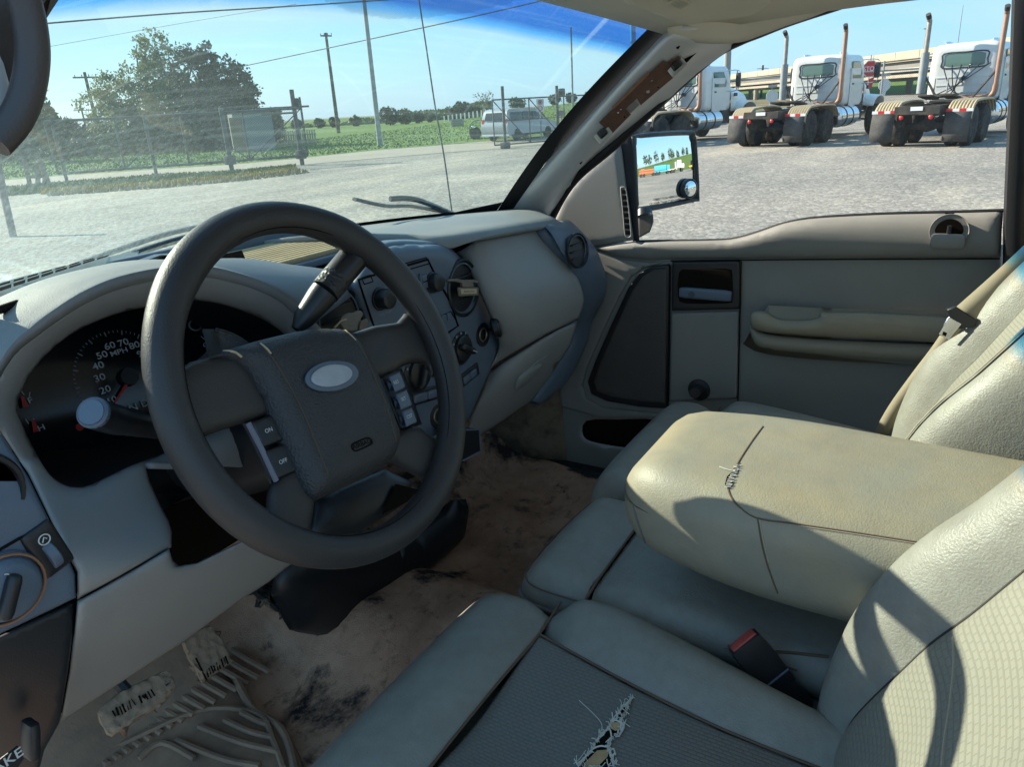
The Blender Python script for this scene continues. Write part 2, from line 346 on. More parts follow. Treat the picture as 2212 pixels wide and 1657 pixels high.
# glass: thin pane with a blue shade band at the top, road dust, wiper arcs, scratches and painted reflection streaks
def glass_mat(name, tint, dusty, shade=False):
    m = bpy.data.materials.new(name); m.use_nodes = True; t = m.node_tree; t.nodes.clear(); L = t.links.new
    o = nd(t, 'ShaderNodeOutputMaterial'); tr = nd(t, 'ShaderNodeBsdfTransparent'); gl = nd(t, 'ShaderNodeBsdfGlossy'); gl.inputs['Roughness'].default_value = .0 if not shade else .02
    tr.inputs[0].default_value = (*tint, 1)
    tcn = nd(t, 'ShaderNodeTexCoord'); uv = tcn.outputs['UV']; ob = tcn.outputs['Object']
    df = nd(t, 'ShaderNodeBsdfTranslucent'); df.inputs[0].default_value = (.5, .68, .70, 1)
    d2 = nd(t, 'ShaderNodeBsdfDiffuse'); d2.inputs[0].default_value = (.42, .5, .5, 1)
    dm = nd(t, 'ShaderNodeMixShader'); dm.inputs[0].default_value = .35; L(df.outputs[0], dm.inputs[1]); L(d2.outputs[0], dm.inputs[2])
    fr = nd(t, 'ShaderNodeFresnel', IOR=1.45); s1 = nd(t, 'ShaderNodeMixShader'); frm = nd(t, 'ShaderNodeMath', operation='MULTIPLY'); frm.inputs[1].default_value = .55; L(fr.outputs[0], frm.inputs[0]); L(frm.outputs[0], s1.inputs[0]); L(tr.outputs[0], s1.inputs[1]); L(gl.outputs[0], s1.inputs[2])
    def noise(vec, sc, det=5, ro=.6, dist=0):
        n = nd(t, 'ShaderNodeTexNoise', Scale=sc, Detail=det, Roughness=ro, Distortion=dist); L(vec, n.inputs[0]); return n.outputs[0]
    def rng(f, a, b, c, d):
        n = nd(t, 'ShaderNodeMapRange'); [setattr(n.inputs[i+1], 'default_value', v) for i, v in enumerate((a, b, c, d))]; L(f, n.inputs[0]); return n.outputs[0]
    def ma(op, a, b=None):
        n = nd(t, 'ShaderNodeMath', operation=op)
        for i, q in enumerate((a, b)):
            if q is None: continue
            if isinstance(q, (int, float)): n.inputs[i].default_value = q
            else: L(q, n.inputs[i])
        return n.outputs[0]
    fac = rng(noise(ob, 5, 6, .65, .4), .35, .75, dusty*.6, dusty)
    fine = ma('MULTIPLY', rng(noise(ob, 260, 3, .6), .5, .75, 0, 1), dusty*.7); fac = ma('ADD', fac, fine)
    if shade:
        sx = nd(t, 'ShaderNodeSeparateXYZ'); L(uv, sx.inputs[0]); U, V = sx.outputs[0], sx.outputs[1]
        ns = noise(ob, 6, 3); vv = ma('ADD', V, rng(ns, 0, 1, -.01, .01))
        band = rng(vv, .82, .905, 0, 1)
        rampn = nd(t, 'ShaderNodeValToRGB'); e = rampn.color_ramp.elements; e[0].position = 0; e[0].color = (*tint, 1); e[1].position = 1; e[1].color = (.0, .175, .54, 1)
        k = e.new(.35); k.color = (.74, .79, .71, 1); k2 = e.new(.7); k2.color = (.12, .46, .74, 1)
        L(band, rampn.inputs[0]); L(rampn.outputs[0], tr.inputs[0])
        # dust lies thickest low on the left, where the sun rakes it
        low = ma('MULTIPLY', rng(U, .12, .55, 1, 0), rng(V, .0, .75, 1, 0)); fac = ma('ADD', fac, ma('MULTIPLY', low, ma('MULTIPLY', rng(noise(ob, 120, 4, .6, .3), .4, .66, .14, .34), .9)))
        # wiper sweeps: rings about the two wiper pivots
        for (cu, cv, r0, w, amp) in ((.06, -.12, .37, .006, .32), (.06, -.12, .405, .004, .18), (.36, -.14, .9, .004, .05), (.40, -.1, 1.02, .005, .04), (.78, -.12, .82, .004, .06), (.8, -.1, .36, .005, .05)):
            dx = ma('MULTIPLY', ma('SUBTRACT', U, cu), 2.1); dy = ma('SUBTRACT', V, cv); rr = ma('SQRT', ma('ADD', ma('MULTIPLY', dx, dx), ma('MULTIPLY', dy, dy)))
            ring = rng(ma('ABSOLUTE', ma('SUBTRACT', rr, r0)), 0, w*1.6, amp, 0); fac = ma('ADD', fac, ma('MULTIPLY', ring, rng(noise(ob, 20, 4), .35, .6, .15, 1)))
        # straight scratches
        mpn = nd(t, 'ShaderNodeMapping'); mpn.inputs['Rotation'].default_value = (0, 0, .62); mpn.inputs['Scale'].default_value = (210, 5, 5); L(ob, mpn.inputs[0])
        sc = rng(noise(mpn.outputs[0], 1, 2), .70, .78, 0, .16); fac = ma('ADD', fac, ma('MULTIPLY', sc, low))
    if shade:
        mpd = nd(t, 'ShaderNodeMapping'); mpd.inputs['Rotation'].default_value = (0, 0, .55); mpd.inputs['Scale'].default_value = (46, 2.2, 1); L(uv, mpd.inputs[0])
        stk = rng(noise(mpd.outputs[0], 1, 2, .5), .60, .74, 0, .13); fac = ma('ADD', fac, ma('MULTIPLY', stk, rng(U, .70, .9, 0, 1)))  # pale streaks by the right pillar: scratches plus reflected light painted in
        mpe = nd(t, 'ShaderNodeMapping'); mpe.inputs['Rotation'].default_value = (0, 0, -.5); mpe.inputs['Scale'].default_value = (3, 60, 1); L(uv, mpe.inputs[0])
        smr = rng(noise(mpe.outputs[0], 1, 3, .6), .5, .8, 0, .06); fac = ma('ADD', fac, smr)
    fac = ma('MINIMUM', fac, .75)
    s2 = nd(t, 'ShaderNodeMixShader'); L(fac, s2.inputs[0]); L(s1.outputs[0], s2.inputs[1]); L(dm.outputs[0], s2.inputs[2]); L(s2.outputs[0], o.inputs[0])
    return m
M['windshield_glass'] = glass_mat('windshield_glass', (.72, .82, .78), .055, True)
M['side_glass'] = glass_mat('side_glass', (.9, .93, .91), .022)
rows = [[ws(-1+2*i/40, j/24) for i in range(41)] for j in range(25)]
V, Fc = grid(rows); glass = obj('windshield', V, Fc, M['windshield_glass'], cab, label='dusty scratched windshield with a blue shade band along its top')
uvl = glass.data.uv_layers.new(name='UVMap')
for lp in glass.data.loops:
    i = lp.vertex_index; uvl.data[lp.index].uv = ((i % 41)/40, (i//41)/24)
# black ceramic border painted round the pane
def off(p): return p - Vector((0, .62, .78))*.005
def strip(P, Q): return grid([P, Q])
n = 40
right_out = [ws(1, i/n) for i in range(n+1)]
def uin(i):  # inner edge of the border on the right, rounding into the upper corner
    t = i/n; return 1-.055-.0*(t)
V1 = joinm(strip([off(ws(1.02, -.02+1.04*i/n)) for i in range(n+1)], [off(ws(uin(i), -.02+1.04*i/n)) for i in range(n+1)]),
           strip([off(ws(-1.02, -.02+1.04*i/n)) for i in range(n+1)], [off(ws(-.945, -.02+1.04*i/n)) for i in range(n+1)]),
           strip([off(ws(-.945+1.89*i/n, -.04)) for i in range(n+1)], [off(ws(-.945+1.89*i/n, .078+.25*max(0, -.945+1.89*i/n-.80)**1.0*(1 if -.945+1.89*i/n > .8 else 0))) for i in range(n+1)]))
obj('glass_border', *V1, M['seal'], cab)
# dotted black patch at the mirror mount: rows of fine vertical bars fading downwards
bars = []
for k in range(150):
    u = -.35+.8*k/149; edge = .86+.10*((u-.05)/.4)**2*1.0+.0
    lo = min(.985, edge+random.uniform(-.004, .004)); a, b = u, u+.0011
    q = [off(ws(a, lo)), off(ws(b, lo)), off(ws(b, 1.0)), off(ws(a, 1.0))]; bars.append((q, [(0, 1, 2, 3)]))
fb = obj('sun_shade_dots', *joinm(*bars), M['seal'], cab); fb['kind'] = 'stuff'
# right windshield pillar, its trim missing: folded bare metal
def col(px, xb, xt, n=12):
    c = cr2(px, 6); L = [0]
    for a, b in zip(c, c[1:]): L.append(L[-1]+math.hypot(b[0]-a[0], b[1]-a[1]))
    o = []
    for i in range(n+1):
        s = L[-1]*i/n; k = max(j for j in range(len(L)) if L[j] <= s+1e-9); k = min(k, len(c)-2); f = (s-L[k])/max(1e-9, L[k+1]-L[k])
        o.append(A(c[k][0]+(c[k+1][0]-c[k][0])*f, c[k][1]+(c[k+1][1]-c[k][1])*f, x=xb+(xt-xb)*i/n))
    return o
c0 = col([(1044, 490), (1137, 394), (1223, 305), (1310, 207), (1396, 112), (1454, 50)], .73, .605)
c1 = col([(1100, 492), (1178, 404), (1262, 312), (1355, 205), (1438, 122), (1505, 58)], .735, .615)
c2 = col([(1130, 492), (1196, 424), (1262, 352), (1352, 255), (1466, 140), (1570, 62)], .76, .645)
c3 = col([(1160, 495), (1210, 420), (1254, 355), (1330, 287), (1481, 141), (1600, 60)], .775, .67)
c4 = col([(1174, 500), (1222, 421), (1275, 365), (1360, 296), (1500, 160), (1640, 62)], .80, .69)
def cc(P, Q, f, bulge): return [a.lerp(b, f)+Vector((-bulge, -bulge*.5, 0)) for a, b in zip(P, Q)]
PVF = V, Fc = grid([c0, cc(c0, c1, .5, .006), c1, cc(c1, c2, .5, -.002), c2, c3, c4]); pil = obj('windshield_pillar', V, Fc, M['silver'], cab, solid=.002, smooth=60, label='bare silver windshield pillar with its trim missing')
# punched slots and holes in the pillar
def slot(px, w, l, dirpx, x, name='pillar_slot'):
    p = (onmesh(PVF, [px], .0) or [A(*px, x=x)])[0]; q = p+(A(px[0]+dirpx[0], px[1]+dirpx[1], x=x)-A(*px, x=x)); e = (q-p).normalized(); nrm = Vector((-.82, -.4, .1)).normalized(); f = nrm.cross(e).normalized(); P = []
    for k in range(16):
        a = 2*math.pi*k/16; s = (l-w)/2*(1 if math.cos(a) > 0 else -1); P.append(p + e*(math.cos(a)*w/2+s) + f*(math.sin(a)*w/2) + nrm*.0035)
    return prism(P, nrm*-.002)
sl_ = [((1298, 338), .007, .03, (10, -13), .757), ((1272, 365), .009, .010, (10, -13), .763), ((1282, 356), .003, .012, (4, 9), .757), ((1255, 351), .004, .008, (10, -13), .75),
       ((1494, 118), .008, .036, (10, -10), .648), ((1465, 99), .006, .011, (5, -12), .62)]
for s in sl_: obj('pillar_slot', *slot(*s), M['hole'], pil)
# the rusty bracket of the missing grab handle, two black clips on it
def bk(px, x): return (onmesh(PVF, [px], .004) or [A(*px, x=x-.012)])[0]
br_px = [(1293, 265), (1432, 131), (1441, 138), (1464, 122), (1478, 136), (1460, 157), (1452, 170), (1383, 228), (1375, 213), (1350, 236), (1362, 248), (1320, 291)]
bo = [bk(p, .74-.085*(p[0]-1300)/200) for p in br_px]; nrm = Vector((-.82, -.45, .15)).normalized()
V, Fc = prism([p+nrm*.006 for p in bo], nrm*.004); bracket = obj('rusty_bracket', V, Fc, M['rust'], cab, bevel=.001, label='rusty flat steel bracket bolted to the pillar')
lip = [bk((1321, 233), .737), bk((1397, 158), .69), bk((1400, 163), .69), bk((1324, 238), .737)]
obj('bracket_lip', *prism([p+nrm*.008 for p in lip], nrm*.01), pmat('rust_light', (.32, .17, .11), .7, .3, var=(60, (.2, .1, .06), .7)), bracket)
for px, x in (((1458, 143), .675), ((1300, 289), .745)):
    p = bk(px, x)+nrm*.009; e = (bk((px[0]+10, px[1]-9), x)-bk(px, x)).normalized(); f = nrm.cross(e); B = Matrix((e, f, nrm)).transposed()
    clip = obj('clip_plate', *rbox(p, (.040, .036, .004), .010, 4, B), M['bare_steel'], bracket)
    c2_ = obj('clip', *joinm(rbox(p+nrm*.004, (.022, .020, .008), .006, 4, B), cyl(p+nrm*.007, p+nrm*.012, .006, 12)), M['black_plastic'], bracket)
for px, r in (((1406, 174), .0028), ((1398, 199), .0036), ((1334, 244), .0022), ((1340, 237), .0022), ((1420, 190), .0015), ((1348, 254), .0016)):
    x = .74-.085*(px[0]-1300)/200; p = bk(px, x)+nrm*.0103
    obj('bolt_hole', *cyl(p, p+nrm*.0006, r, 10), M['bare_steel'] if r > .0018 else M['hole'], bracket)
p0 = [bk(q, .725) for q in ((1350, 236), (1369, 219), (1380, 227), (1362, 245))]
obj('bracket_tab', *prism([p+nrm*.007 for p in p0], nrm*.003), M['bare_steel'], bracket)
# rubber door seal round the side window opening
s_in = [(1176, 500), (1210, 430), (1250, 376), (1330, 308), (1464, 182), (1545, 112), (1600, 82), (1640, 66), (1700, 42), (1790, 12), (1900, -22), (2100, -70)]
s_c = cr2(s_in, 5); pts = [A(px, py, x=.80-.10*min(1, i/30)) for i, (px, py) in enumerate(s_c)]
obj('door_seal', *tube(pts, .0125, 10), M['seal'], cab)
pts2 = [A(px+(10 if px < 1560 else 3), py+(9 if px < 1560 else 7), x=.815-.10*min(1, i/30)) for i, (px, py) in enumerate(s_c)]
# headliner and visor
def roofz(x, y):
    u = (x-CX)/.63; v = max(0, (y-.1)/.6); return 1.725-.062*u*u*u*u-.03*u*u - .035*v*v
edge_px = [(1440, 57), (1470, 68), (1515, 74), (1557, 75), (1600, 71), (1640, 57), (1690, 38), (1743, 20), (1800, -2), (1900, -35), (2100, -95)]
edge = [A(px, py, x=.625+.07*min(1, i/5)) for i, (px, py) in enumerate(edge_px)]
front = [ws(.99-1.98*i/20, 1.0) for i in range(21)]
rowA = [p + Vector((0, -.004, -.012)) for p in front]
rr = []
for k in range(9):
    f = k/8; r = []
    for i in range(21):
        u = 1-2*i/20; x = CX+.60*u; y0 = front[i].y; y = y0+(-.55-y0)*f**1.1
        r.append(Vector((x, y, min(roofz(x, y), 2))))
    rr.append(r)
rr[0] = rowA
hl = obj('headliner', *grid(rr), M['headliner'], cab, solid=.02, off=1, smooth=80)
# roof rail strip: from the headliner out to the seal over the side window
def railrow(dx, dy, sx): 
    c = cr2([(px+dx, py+dy) for px, py in edge_px], 4); return [A(px, py, x=.595+.075*min(1, i/18)+sx) for i, (px, py) in enumerate(c)]
obj('roof_rail_trim', *grid([railrow(4, 12, .02), railrow(0, 0, 0), railrow(-6, -14, -.006), railrow(-20, -40, -.02), railrow(-50, -90, -.06)]), M['headliner'], cab, solid=.006, off=1, smooth=80)
vis_px = [(1340, 6), (1376, 20), (1412, 34), (1458, 50), (1474, 55), (1500, 53), (1522, 52), (1540, 56), (1566, 56), (1620, 43), (1655, 29), (1671, 16), (1673, 2), (1660, -30), (1560, -60), (1340, -70)]
vis = [A(*p, z=1.645) for p in cr2(vis_px, 3, True)]
o2 = [(p.x, p.y) for p in vis]
V, Fc = patch(o2, lambda u, v, d: Vector((u, v, 1.645+roll(d, .018, .012)+.05*(.45-v))), .012)
visor = thing('sun_visor', 'grey fabric sun visor folded up against the roof with a printed warning label', 'sun visor', tuple(sum(vis, Vector())/len(vis)))
obj('visor_pad', V, Fc, M['headliner'], visor, solid=.016, off=1, smooth=80)
lab = [A(*p, z=1.6435) for p in ((1395, -14), (1420, 0), (1471, 20), (1522, -2), (1490, -30))]
lc = A(1466, -6, z=1.641); lx = (A(1520, -4, z=1.641)-A(1471, 20, z=1.641)).normalized(); ly = (A(1420, 0, z=1.641)-A(1471, 20, z=1.641)).normalized()
ctr = A(1471, 20, z=1.641); q = [ctr, ctr+lx*.055, ctr+lx*.055+ly*.085, ctr+ly*.085]
def vz(p): return Vector((p.x, p.y, 1.6405+.05*(.45-p.y)-.0015))
wl_ = obj('warning_label', *prism([vz(p) for p in q], Vector((0, 0, .001))), M['label_cream'], visor)
ln = []
for k in range(9):
    a = ctr+lx*(.004+.0055*k)+ly*(.006); b = a+ly*(.07 if k % 3 else .05); w = lx*.0016
    ln.append(([vz(p)-Vector((0, 0, .0006)) for p in (a, a+w, b+w, b)], [(0, 1, 2, 3)]))
obj('printed_lines', *joinm(*ln), M['dim_print'], wl_)
# left windshield pillar trim with its grab handle, close to the lens
yl = .42
hp = cr2([(120, -60), (112, 10), (103, 60), (101, 120), (97, 190), (82, 245), (60, 290), (30, 322), (0, 348), (-40, 372), (-100, 395), (-260, 420), (-300, -60)], 4, True)
o2 = [((A(px, py, y=yl)).x, (A(px, py, y=yl)).z) for px, py in hp]
V, Fc = patch(o2, lambda u, v, d: Vector((u, yl+roll(d, .03, .022)-.01*math.sin(v*9), v)), .008)
lp = obj('left_pillar_trim', V, Fc, pmat('pillar_trim_brown', (.062, .05, .047), .6, .4, grain=(700, .2), var=(9, (.05, .042, .04), .6)), cab, solid=.05, off=-1, smooth=80)
hb = [A(px, py, y=yl-.028) for px, py in ((40, -40), (62, 40), (70, 120), (58, 200), (30, 262), (-12, 310))]
obj('grab_handle', *tube(cr(hb, 5), .0075, 12), pmat('handle_brown', (.055, .045, .043), .45, .5, grain=(700, .2)), lp)
sc_ = A(-4, 205, y=yl-.012); obj('screw_cap', *rbox(sc_, (.012, .008, .04), .004, 4), M['silver'], lp)
# floor: carpet over tunnel and toe board
def floorz(x, y):
    z = .555 + .40*max(0, min(1, (y-.98)/.42))**1.25; t = math.exp(-((x-CX)/.16)**4); z += .09*t*(1 if y > .2 else 1)
    z += .012*math.sin(7*x+3*y)+.006*math.sin(23*x-11*y); return z
rows = [[Vector((-.74+1.56*i/60, .1+1.35*j/50, floorz(-.74+1.56*i/60, .1+1.35*j/50))) for i in range(61)] for j in range(51)]
carpet = obj('carpet', *grid(rows), M['carpet'], cab, solid=.01, label='muddy brown carpet over floor and toe board')
obj('firewall', *box((CX, 1.44, .85), (1.55, .02, .62)), M['hole'], cab)
obj('kick_panel', *loft([[(.85, .86, .55), (.80, 1.0, .56), (.78, 1.15, .58), (.70, 1.38, .62)], [(.855, .86, .85), (.80, 1.0, .85), (.79, 1.15, .86), (.70, 1.38, .88)], [(.855, .86, 1.06), (.80, 1.0, 1.06), (.79, 1.15, 1.06), (.70, 1.38, 1.06)]], 4, 4), pmat('kick_mud', (.2, .15, .1), .85, .2, grain=(200, .4), dust=[((.035, .03, .03), 6, .42, .6), ((.2, .15, .09), 9, .5, .75, .7)]), cab, solid=.01)
obj('sill', *box((.82, .35, .54), (.08, 1.6, .06)), M['black_plastic'], cab, bevel=.015)
# rear door post and panel on the right
pp = [(2188, -60), (2179, 200), (2168, 460), (2166, 560), (2160, 760), (2150, 1000)]
pst = [A(px, py, x=.80) for px, py in pp]
obj('door_post', *loft([[p+Vector((.03, 0, 0)) for p in pst], [p+Vector((0, -.004, 0)) for p in pst], [p+Vector((.0, -.03, 0)) for p in pst], [p+Vector((.02, -.045, 0)) for p in pst]], 2, 3), M['seal'], cab, smooth=60)
obj('rear_post_trim', *loft([[p+Vector((.03, -.036, 0)) for p in pst], [p+Vector((-.002, -.045, 0)) for p in pst], [p+Vector((-.025, -.075, 0)) for p in pst], [p+Vector((-.03, -.3, 0)) for p in pst]], 2, 3), M['grey_plastic'], cab, smooth=60)
# outside: hood, wipers, aerial
hoodr = [[Vector((CX+.74*u, 1.30+.75*v-.13*u*u*(1-v), 1.185-.06*v-.035*u*u-.03*v*v)) for u in np.linspace(-1, 1, 17)] for v in np.linspace(0, 1, 9)]
obj('hood', *grid(hoodr), M['body_white'], cab, solid=.02)
obj('wiper_cowl', *grid([[Vector((CX+.74*u, 1.225-.23*u*u+a, zz)) for u in np.linspace(-1, 1, 17)] for a, zz in ((-.03, 1.232), (.03, 1.205), (.1, 1.17))]), M['black_plastic'], cab, solid=.01)
def wiper(pix, name='wiper'):
    P = []
    for px, py in pix:
        best = min((( (proj(ws(u/60, v/60)+Vector((0, .62, .78))*.018)[0]-px)**2+(proj(ws(u/60, v/60)+Vector((0, .62, .78))*.018)[1]-py)**2, u, v) for u in range(-60, 61, 2) for v in range(-4, 30)))
        P.append(ws(best[1]/60, best[2]/60)+Vector((0, .62, .78))*.018)
    return P
w1 = wiper([(768, 436), (830, 438), (900, 447), (965, 462)]); w2 = wiper([(850, 430), (905, 437), (975, 462)])
wt = obj('wiper', *tube(cr(w1, 6), .007, 8, flat=.6), M['black_plastic'], cab); obj('wiper_arm', *tube(cr(w2, 6), .006, 8), M['black_plastic'], wt)
w3 = wiper([(10, 628), (110, 590), (240, 545), (360, 510), (450, 490)]); w4 = wiper([(60, 616), (200, 570), (400, 512), (520, 486)])
wt = obj('wiper', *tube(cr(w3, 6), .007, 8, flat=.6), M['black_plastic'], cab); obj('wiper_arm', *tube(cr(w4, 6), .006, 8), M['black_plastic'], wt)
an = [A(px, py, d=2.05) for px, py in ((978, 470), (971, 420), (958, 330), (940, 230), (922, 110), (904, -10), (890, -120))]
obj('radio_aerial', *tube(cr(an, 6), .0022, 6), M['black_plastic'], cab)
# ================================================================== dashboard
dash = thing('dashboard', 'grey and charcoal pickup dashboard with dusty top, running under the windshield behind the steering wheel', 'dashboard', (CX, .85, .9))
# unseen dark core added to stop sunlight leaking through the hollow dash
obj('dash_light_block', *joinm(box((.32, 1.0, 1.125), (.90, .24, .27)), box((-.40, 1.02, 1.0), (.7, .2, .2)), box((.44, .885, 1.12), (.62, .05, .25))), M['hole'], dash)
# --- top pad
back = [(-.70, .86, 1.30), (-.58, .96, 1.30), (-.40, 1.07, 1.295), (-.2, 1.13, 1.292), (.05, 1.165, 1.29), (.3, 1.135, 1.288), (.5, 1.075, 1.283), (.65, 1.0, 1.278), (.73, .95, 1.272)]
# right half: dusty pad above the glove box, its front crest at the seam
crest_px = [(800, 527), (880, 527), (960, 524), (1040, 509), (1120, 495), (1172, 487), (1196, 483)]
crest = [A(px, py, y=yy) for (px, py), yy in zip([(800, 519), (880, 520), (950, 524), (1040, 509), (1120, 495), (1172, 487), (1196, 483)], (.90, .88, .83, .80, .80, .80, .80))]
bk_r = [Vector((.02+.71*t, 1.165-.21*t**2, 1.295-.02*t)) for t in np.linspace(0, 1, len(crest))]
mid = [(a*.5+b*.5)+Vector((0, 0, .008)) for a, b in zip(crest, bk_r)]
lip_ = [p+Vector((0, -.012 if i > 2 else .0, -.008)) for i, p in enumerate(crest)]
V, Fc = loft([bk_r, mid, [a.lerp(b, .12)+Vector((0, 0, .004)) for a, b in zip(crest, bk_r)], crest, lip_], 4, 4)
obj('top_pad', V, Fc, M['dash_top'], dash, solid=.012, smooth=70, label='dusty sunlit top pad above the glove box')
# left half: hump over the gauges running back to the glass
arch_px = [(-60, 905), (-20, 850), (30, 769), (76, 730), (122, 696), (183, 657), (244, 629), (304, 612), (360, 602), (405, 598), (457, 600), (518, 614), (563, 629), (609, 653), (648, 690), (690, 735)]
YA = .70
arch = [A(px, py, y=YA) for px, py in arch_px]
m = len(arch)
bk_l = []
for i, p in enumerate(arch):
    t = i/(m-1); x = -.70+.60*t; bk_l.append(Vector((x, 1.165-.62*((x-CX)/.78)**2*.62, 1.30+.0*t)))
def lerprow(f, lift): return [a.lerp(b, f)+Vector((0, 0, lift)) for a, b in zip(arch, bk_l)]
V, Fc = loft([bk_l, lerprow(.7, .012), lerprow(.4, .02), lerprow(.15, .012), lerprow(.03, .003), arch], 4, 3)
obj('gauge_hood', V, Fc, M['dash_top'], dash, solid=.012, smooth=75, label='arched hood over the instrument gauges')
# slots of the windshield defroster along the back and the raised trim piece
dv = []
for k in range(26):
    t = k/25; x = -.64+.5*t; y = 1.165-.62*((x-CX)/.78)**2*.62-.045; dv.append(box((x, y, 1.309+.004*math.sin(3*t)), (.012, .022, .008)))
obj('defroster_vent', *joinm(*dv), M['hole'], dash)
tp = [A(px, py, y=yy) for px, py, yy in ((210, 597, .86), (330, 555, .98), (420, 548, .98), (335, 603, .84))]
obj('dash_cover', *prism([p+Vector((0, 0, .004)) for p in tp], Vector((0, 0, -.016))), M['dark_plastic'], dash, bevel=.003)
q = [A(px, py, y=yy)+Vector((0, 0, .006)) for px, py, yy in ((276, 587, .88), (350, 560, .94), (362, 560, .94), (288, 589, .88))]
obj('cover_slot', *prism(q, Vector((0, 0, -.004))), M['hole'], dash)
dfp = [A(px, py, y=yy) for px, py, yy in ((-40, 664, .86), (0, 650, .90), (120, 614, 1.0), (225, 580, 1.06), (300, 553, 1.09), (300, 540, 1.12), (235, 552, 1.10), (120, 578, 1.06), (0, 610, .98), (-40, 622, .94))]
dpan = obj('mirrored_dash_strip', *prism([p+Vector((0, 0, .0)) for p in dfp], Vector((0, .004, -.008))), pmat('mirrored_dash_grey', (.34, .36, .32), .5, .4, grain=(500, .2)), dash, bevel=.002)  # solid strip added in place of the dash's reflection in the glass
def dp_(t, f): 
    a = (-30+270*t, 655-97*t-3*math.sin(t*3)); b = (-30+270*t, 618-70*t); q = (a[0]+(b[0]-a[0])*f, a[1]+(b[1]-a[1])*f); return A(*q, y=(.87+.2*t)*(1-f)+(.93+.17*t)*f)+Vector((0, -.002, .003))
for k in range(9):
    t = k/9; obj('mirrored_slot', *prism([dp_(t, .30), dp_(t+.09, .30), dp_(t+.09, .52), dp_(t, .52)], Vector((0, .002, -.001))), M['hole'], dpan)
    if k < 8: obj('mirrored_slot', *prism([dp_(t, .66), dp_(t+.08, .66), dp_(t+.08, .76), dp_(t, .76)], Vector((0, .002, -.001))), M['hole'], dpan)
gv = [A(px, py, y=yy)+Vector((0, 0, .005)) for px, py, yy in ((0, 682, .735), (120, 640, .80), (243, 607, .86))]
obj('dash_groove', *tube(cr(gv, 5), .004, 6), M['hole'], dash)
sh0 = [A(px, py, y=YA+.004) for px, py in ((405, 598), (457, 600), (518, 614), (563, 629), (609, 653), (648, 690), (672, 712))]
sh2 = [A(px, py, y=yy) for px, py, yy in ((420, 566, .86), (480, 560, .88), (545, 560, .89), (625, 571, .88), (700, 581, .86), (742, 592, .84), (762, 640, .825))]
sh1 = [a.lerp(b, .5)+Vector((0, -.012, .010)) for a, b in zip(sh0, sh2)]
obj('hood_shoulder', *loft([sh0, [a.lerp(b, .2)+Vector((0, -.004, .006)) for a, b in zip(sh0, sh1)], sh1, sh2, [p+Vector((0, .01, -.02)) for p in sh2]], 4, 3), pmat('shoulder_dark', (.105, .12, .14), .5, .5, grain=(800, .3), dust=((.3, .26, .2), 20, .6, .9, .4)), dash, solid=.006, smooth=75)
# --- storage tray with a ribbed dusty mat
def tr(px, py, z=1.287): return A(px, py, z=z)
tray_px = [(470, 552), (700, 510), (790, 522), (790, 560), (735, 583), (560, 560)]
trp = [tr(*p) for p in tray_px]
rib = []
ta, tb = Vector((-.235, .86, 1.286)), Vector((.12, 1.06, 1.286))
for k in range(12):
    y = .89+.0145*k; rib.append(rbox((-.05, y, 1.312), (.40, .012, .010), .004, 2))
tray = obj('storage_tray', *joinm(box((-.05, .985, 1.300), (.44, .19, .012)), box((-.05, 1.085, 1.322), (.46, .016, .03)), box((-.275, .98, 1.322), (.014, .2, .03))), M['dark_plastic'], dash, bevel=.003)
for k in range(12):
    y = .905+.0145*k; obj('mat_rib', *rbox((-.05, y, 1.309), (.41, .012, .010), .004, 2), M['tan_dust'], tray)
# --- gauge bezel: ring between hood edge and gauge opening
open_px = [(37, 871), (46, 911), (73, 969), (107, 1024), (137, 1046), (161, 1052), (195, 1048), (274, 1010), (400, 960), (560, 880), (640, 800), (638, 760), (625, 735), (600, 711), (548, 681), (472, 656), (405, 650), (320, 663), (244, 681), (152, 723), (76, 793)]
op = cr2(open_px, 3, True)
ring = cr2([(-60, 905), (-20, 850), (30, 769), (76, 730), (122, 696), (183, 657), (244, 629), (304, 612), (360, 602), (405, 598), (457, 600), (518, 614), (563, 629), (609, 653), (648, 690), (690, 735)], 4)
outer = ring+[(700, 860), (560, 1010), (340, 1030), (310, 1035), (323, 1039), (347, 1094), (365, 1127), (371, 1150), (370, 1183), (167, 1297), (166, 1237), (146, 1197), (104, 1112), (61, 1024), (0, 926), (-60, 840)][:-1]+[(-40, 900)]
outer = ring+[(700, 860), (560, 1010), (312, 1000), (323, 1039), (347, 1094), (365, 1127), (371, 1150), (370, 1183), (268, 1240), (167, 1297), (166, 1237), (146, 1197), (104, 1112), (61, 1024), (0, 930), (-40, 930)]
def bez_y(px, py, d):
    t = max(0, min(1, (py-980)/300)); y = YA - .10*t*t*(3-2*t) + .0
    if py > 1180: y += .0
    kn = max(0, (py-1160)/130); y += .018*kn*kn
    di = segdist([(px, py)], op)[0]
    y += roll(di, 70, .035) if py < 1000 else roll(di, 26, .012)
    y += roll(segdist([(px, py)], outer[len(ring)+2:], False)[0], 14, .008)
    return y
V, Fc = patch(outer, lambda u, v, d: A(u, v, y=bez_y(u, v, d)), 13, holes=[op])
obj('gauge_bezel', V, Fc, M['grey_plastic'], dash, solid=.006, off=1, smooth=70, label='grey gauge surround and column panel')
# inner wall of the opening
w0 = [A(px, py, y=bez_y(px, py, 0)-.001) for px, py in op]; w1_ = [Vector((p.x*.97-.010, .872+.35*(p.z-1.22), p.z-.012)) for p in w0]
obj('gauge_wall', *grid([w0+[w0[0]], w1_+[w1_[0]]]), M['black_plastic'], dash, smooth=70)
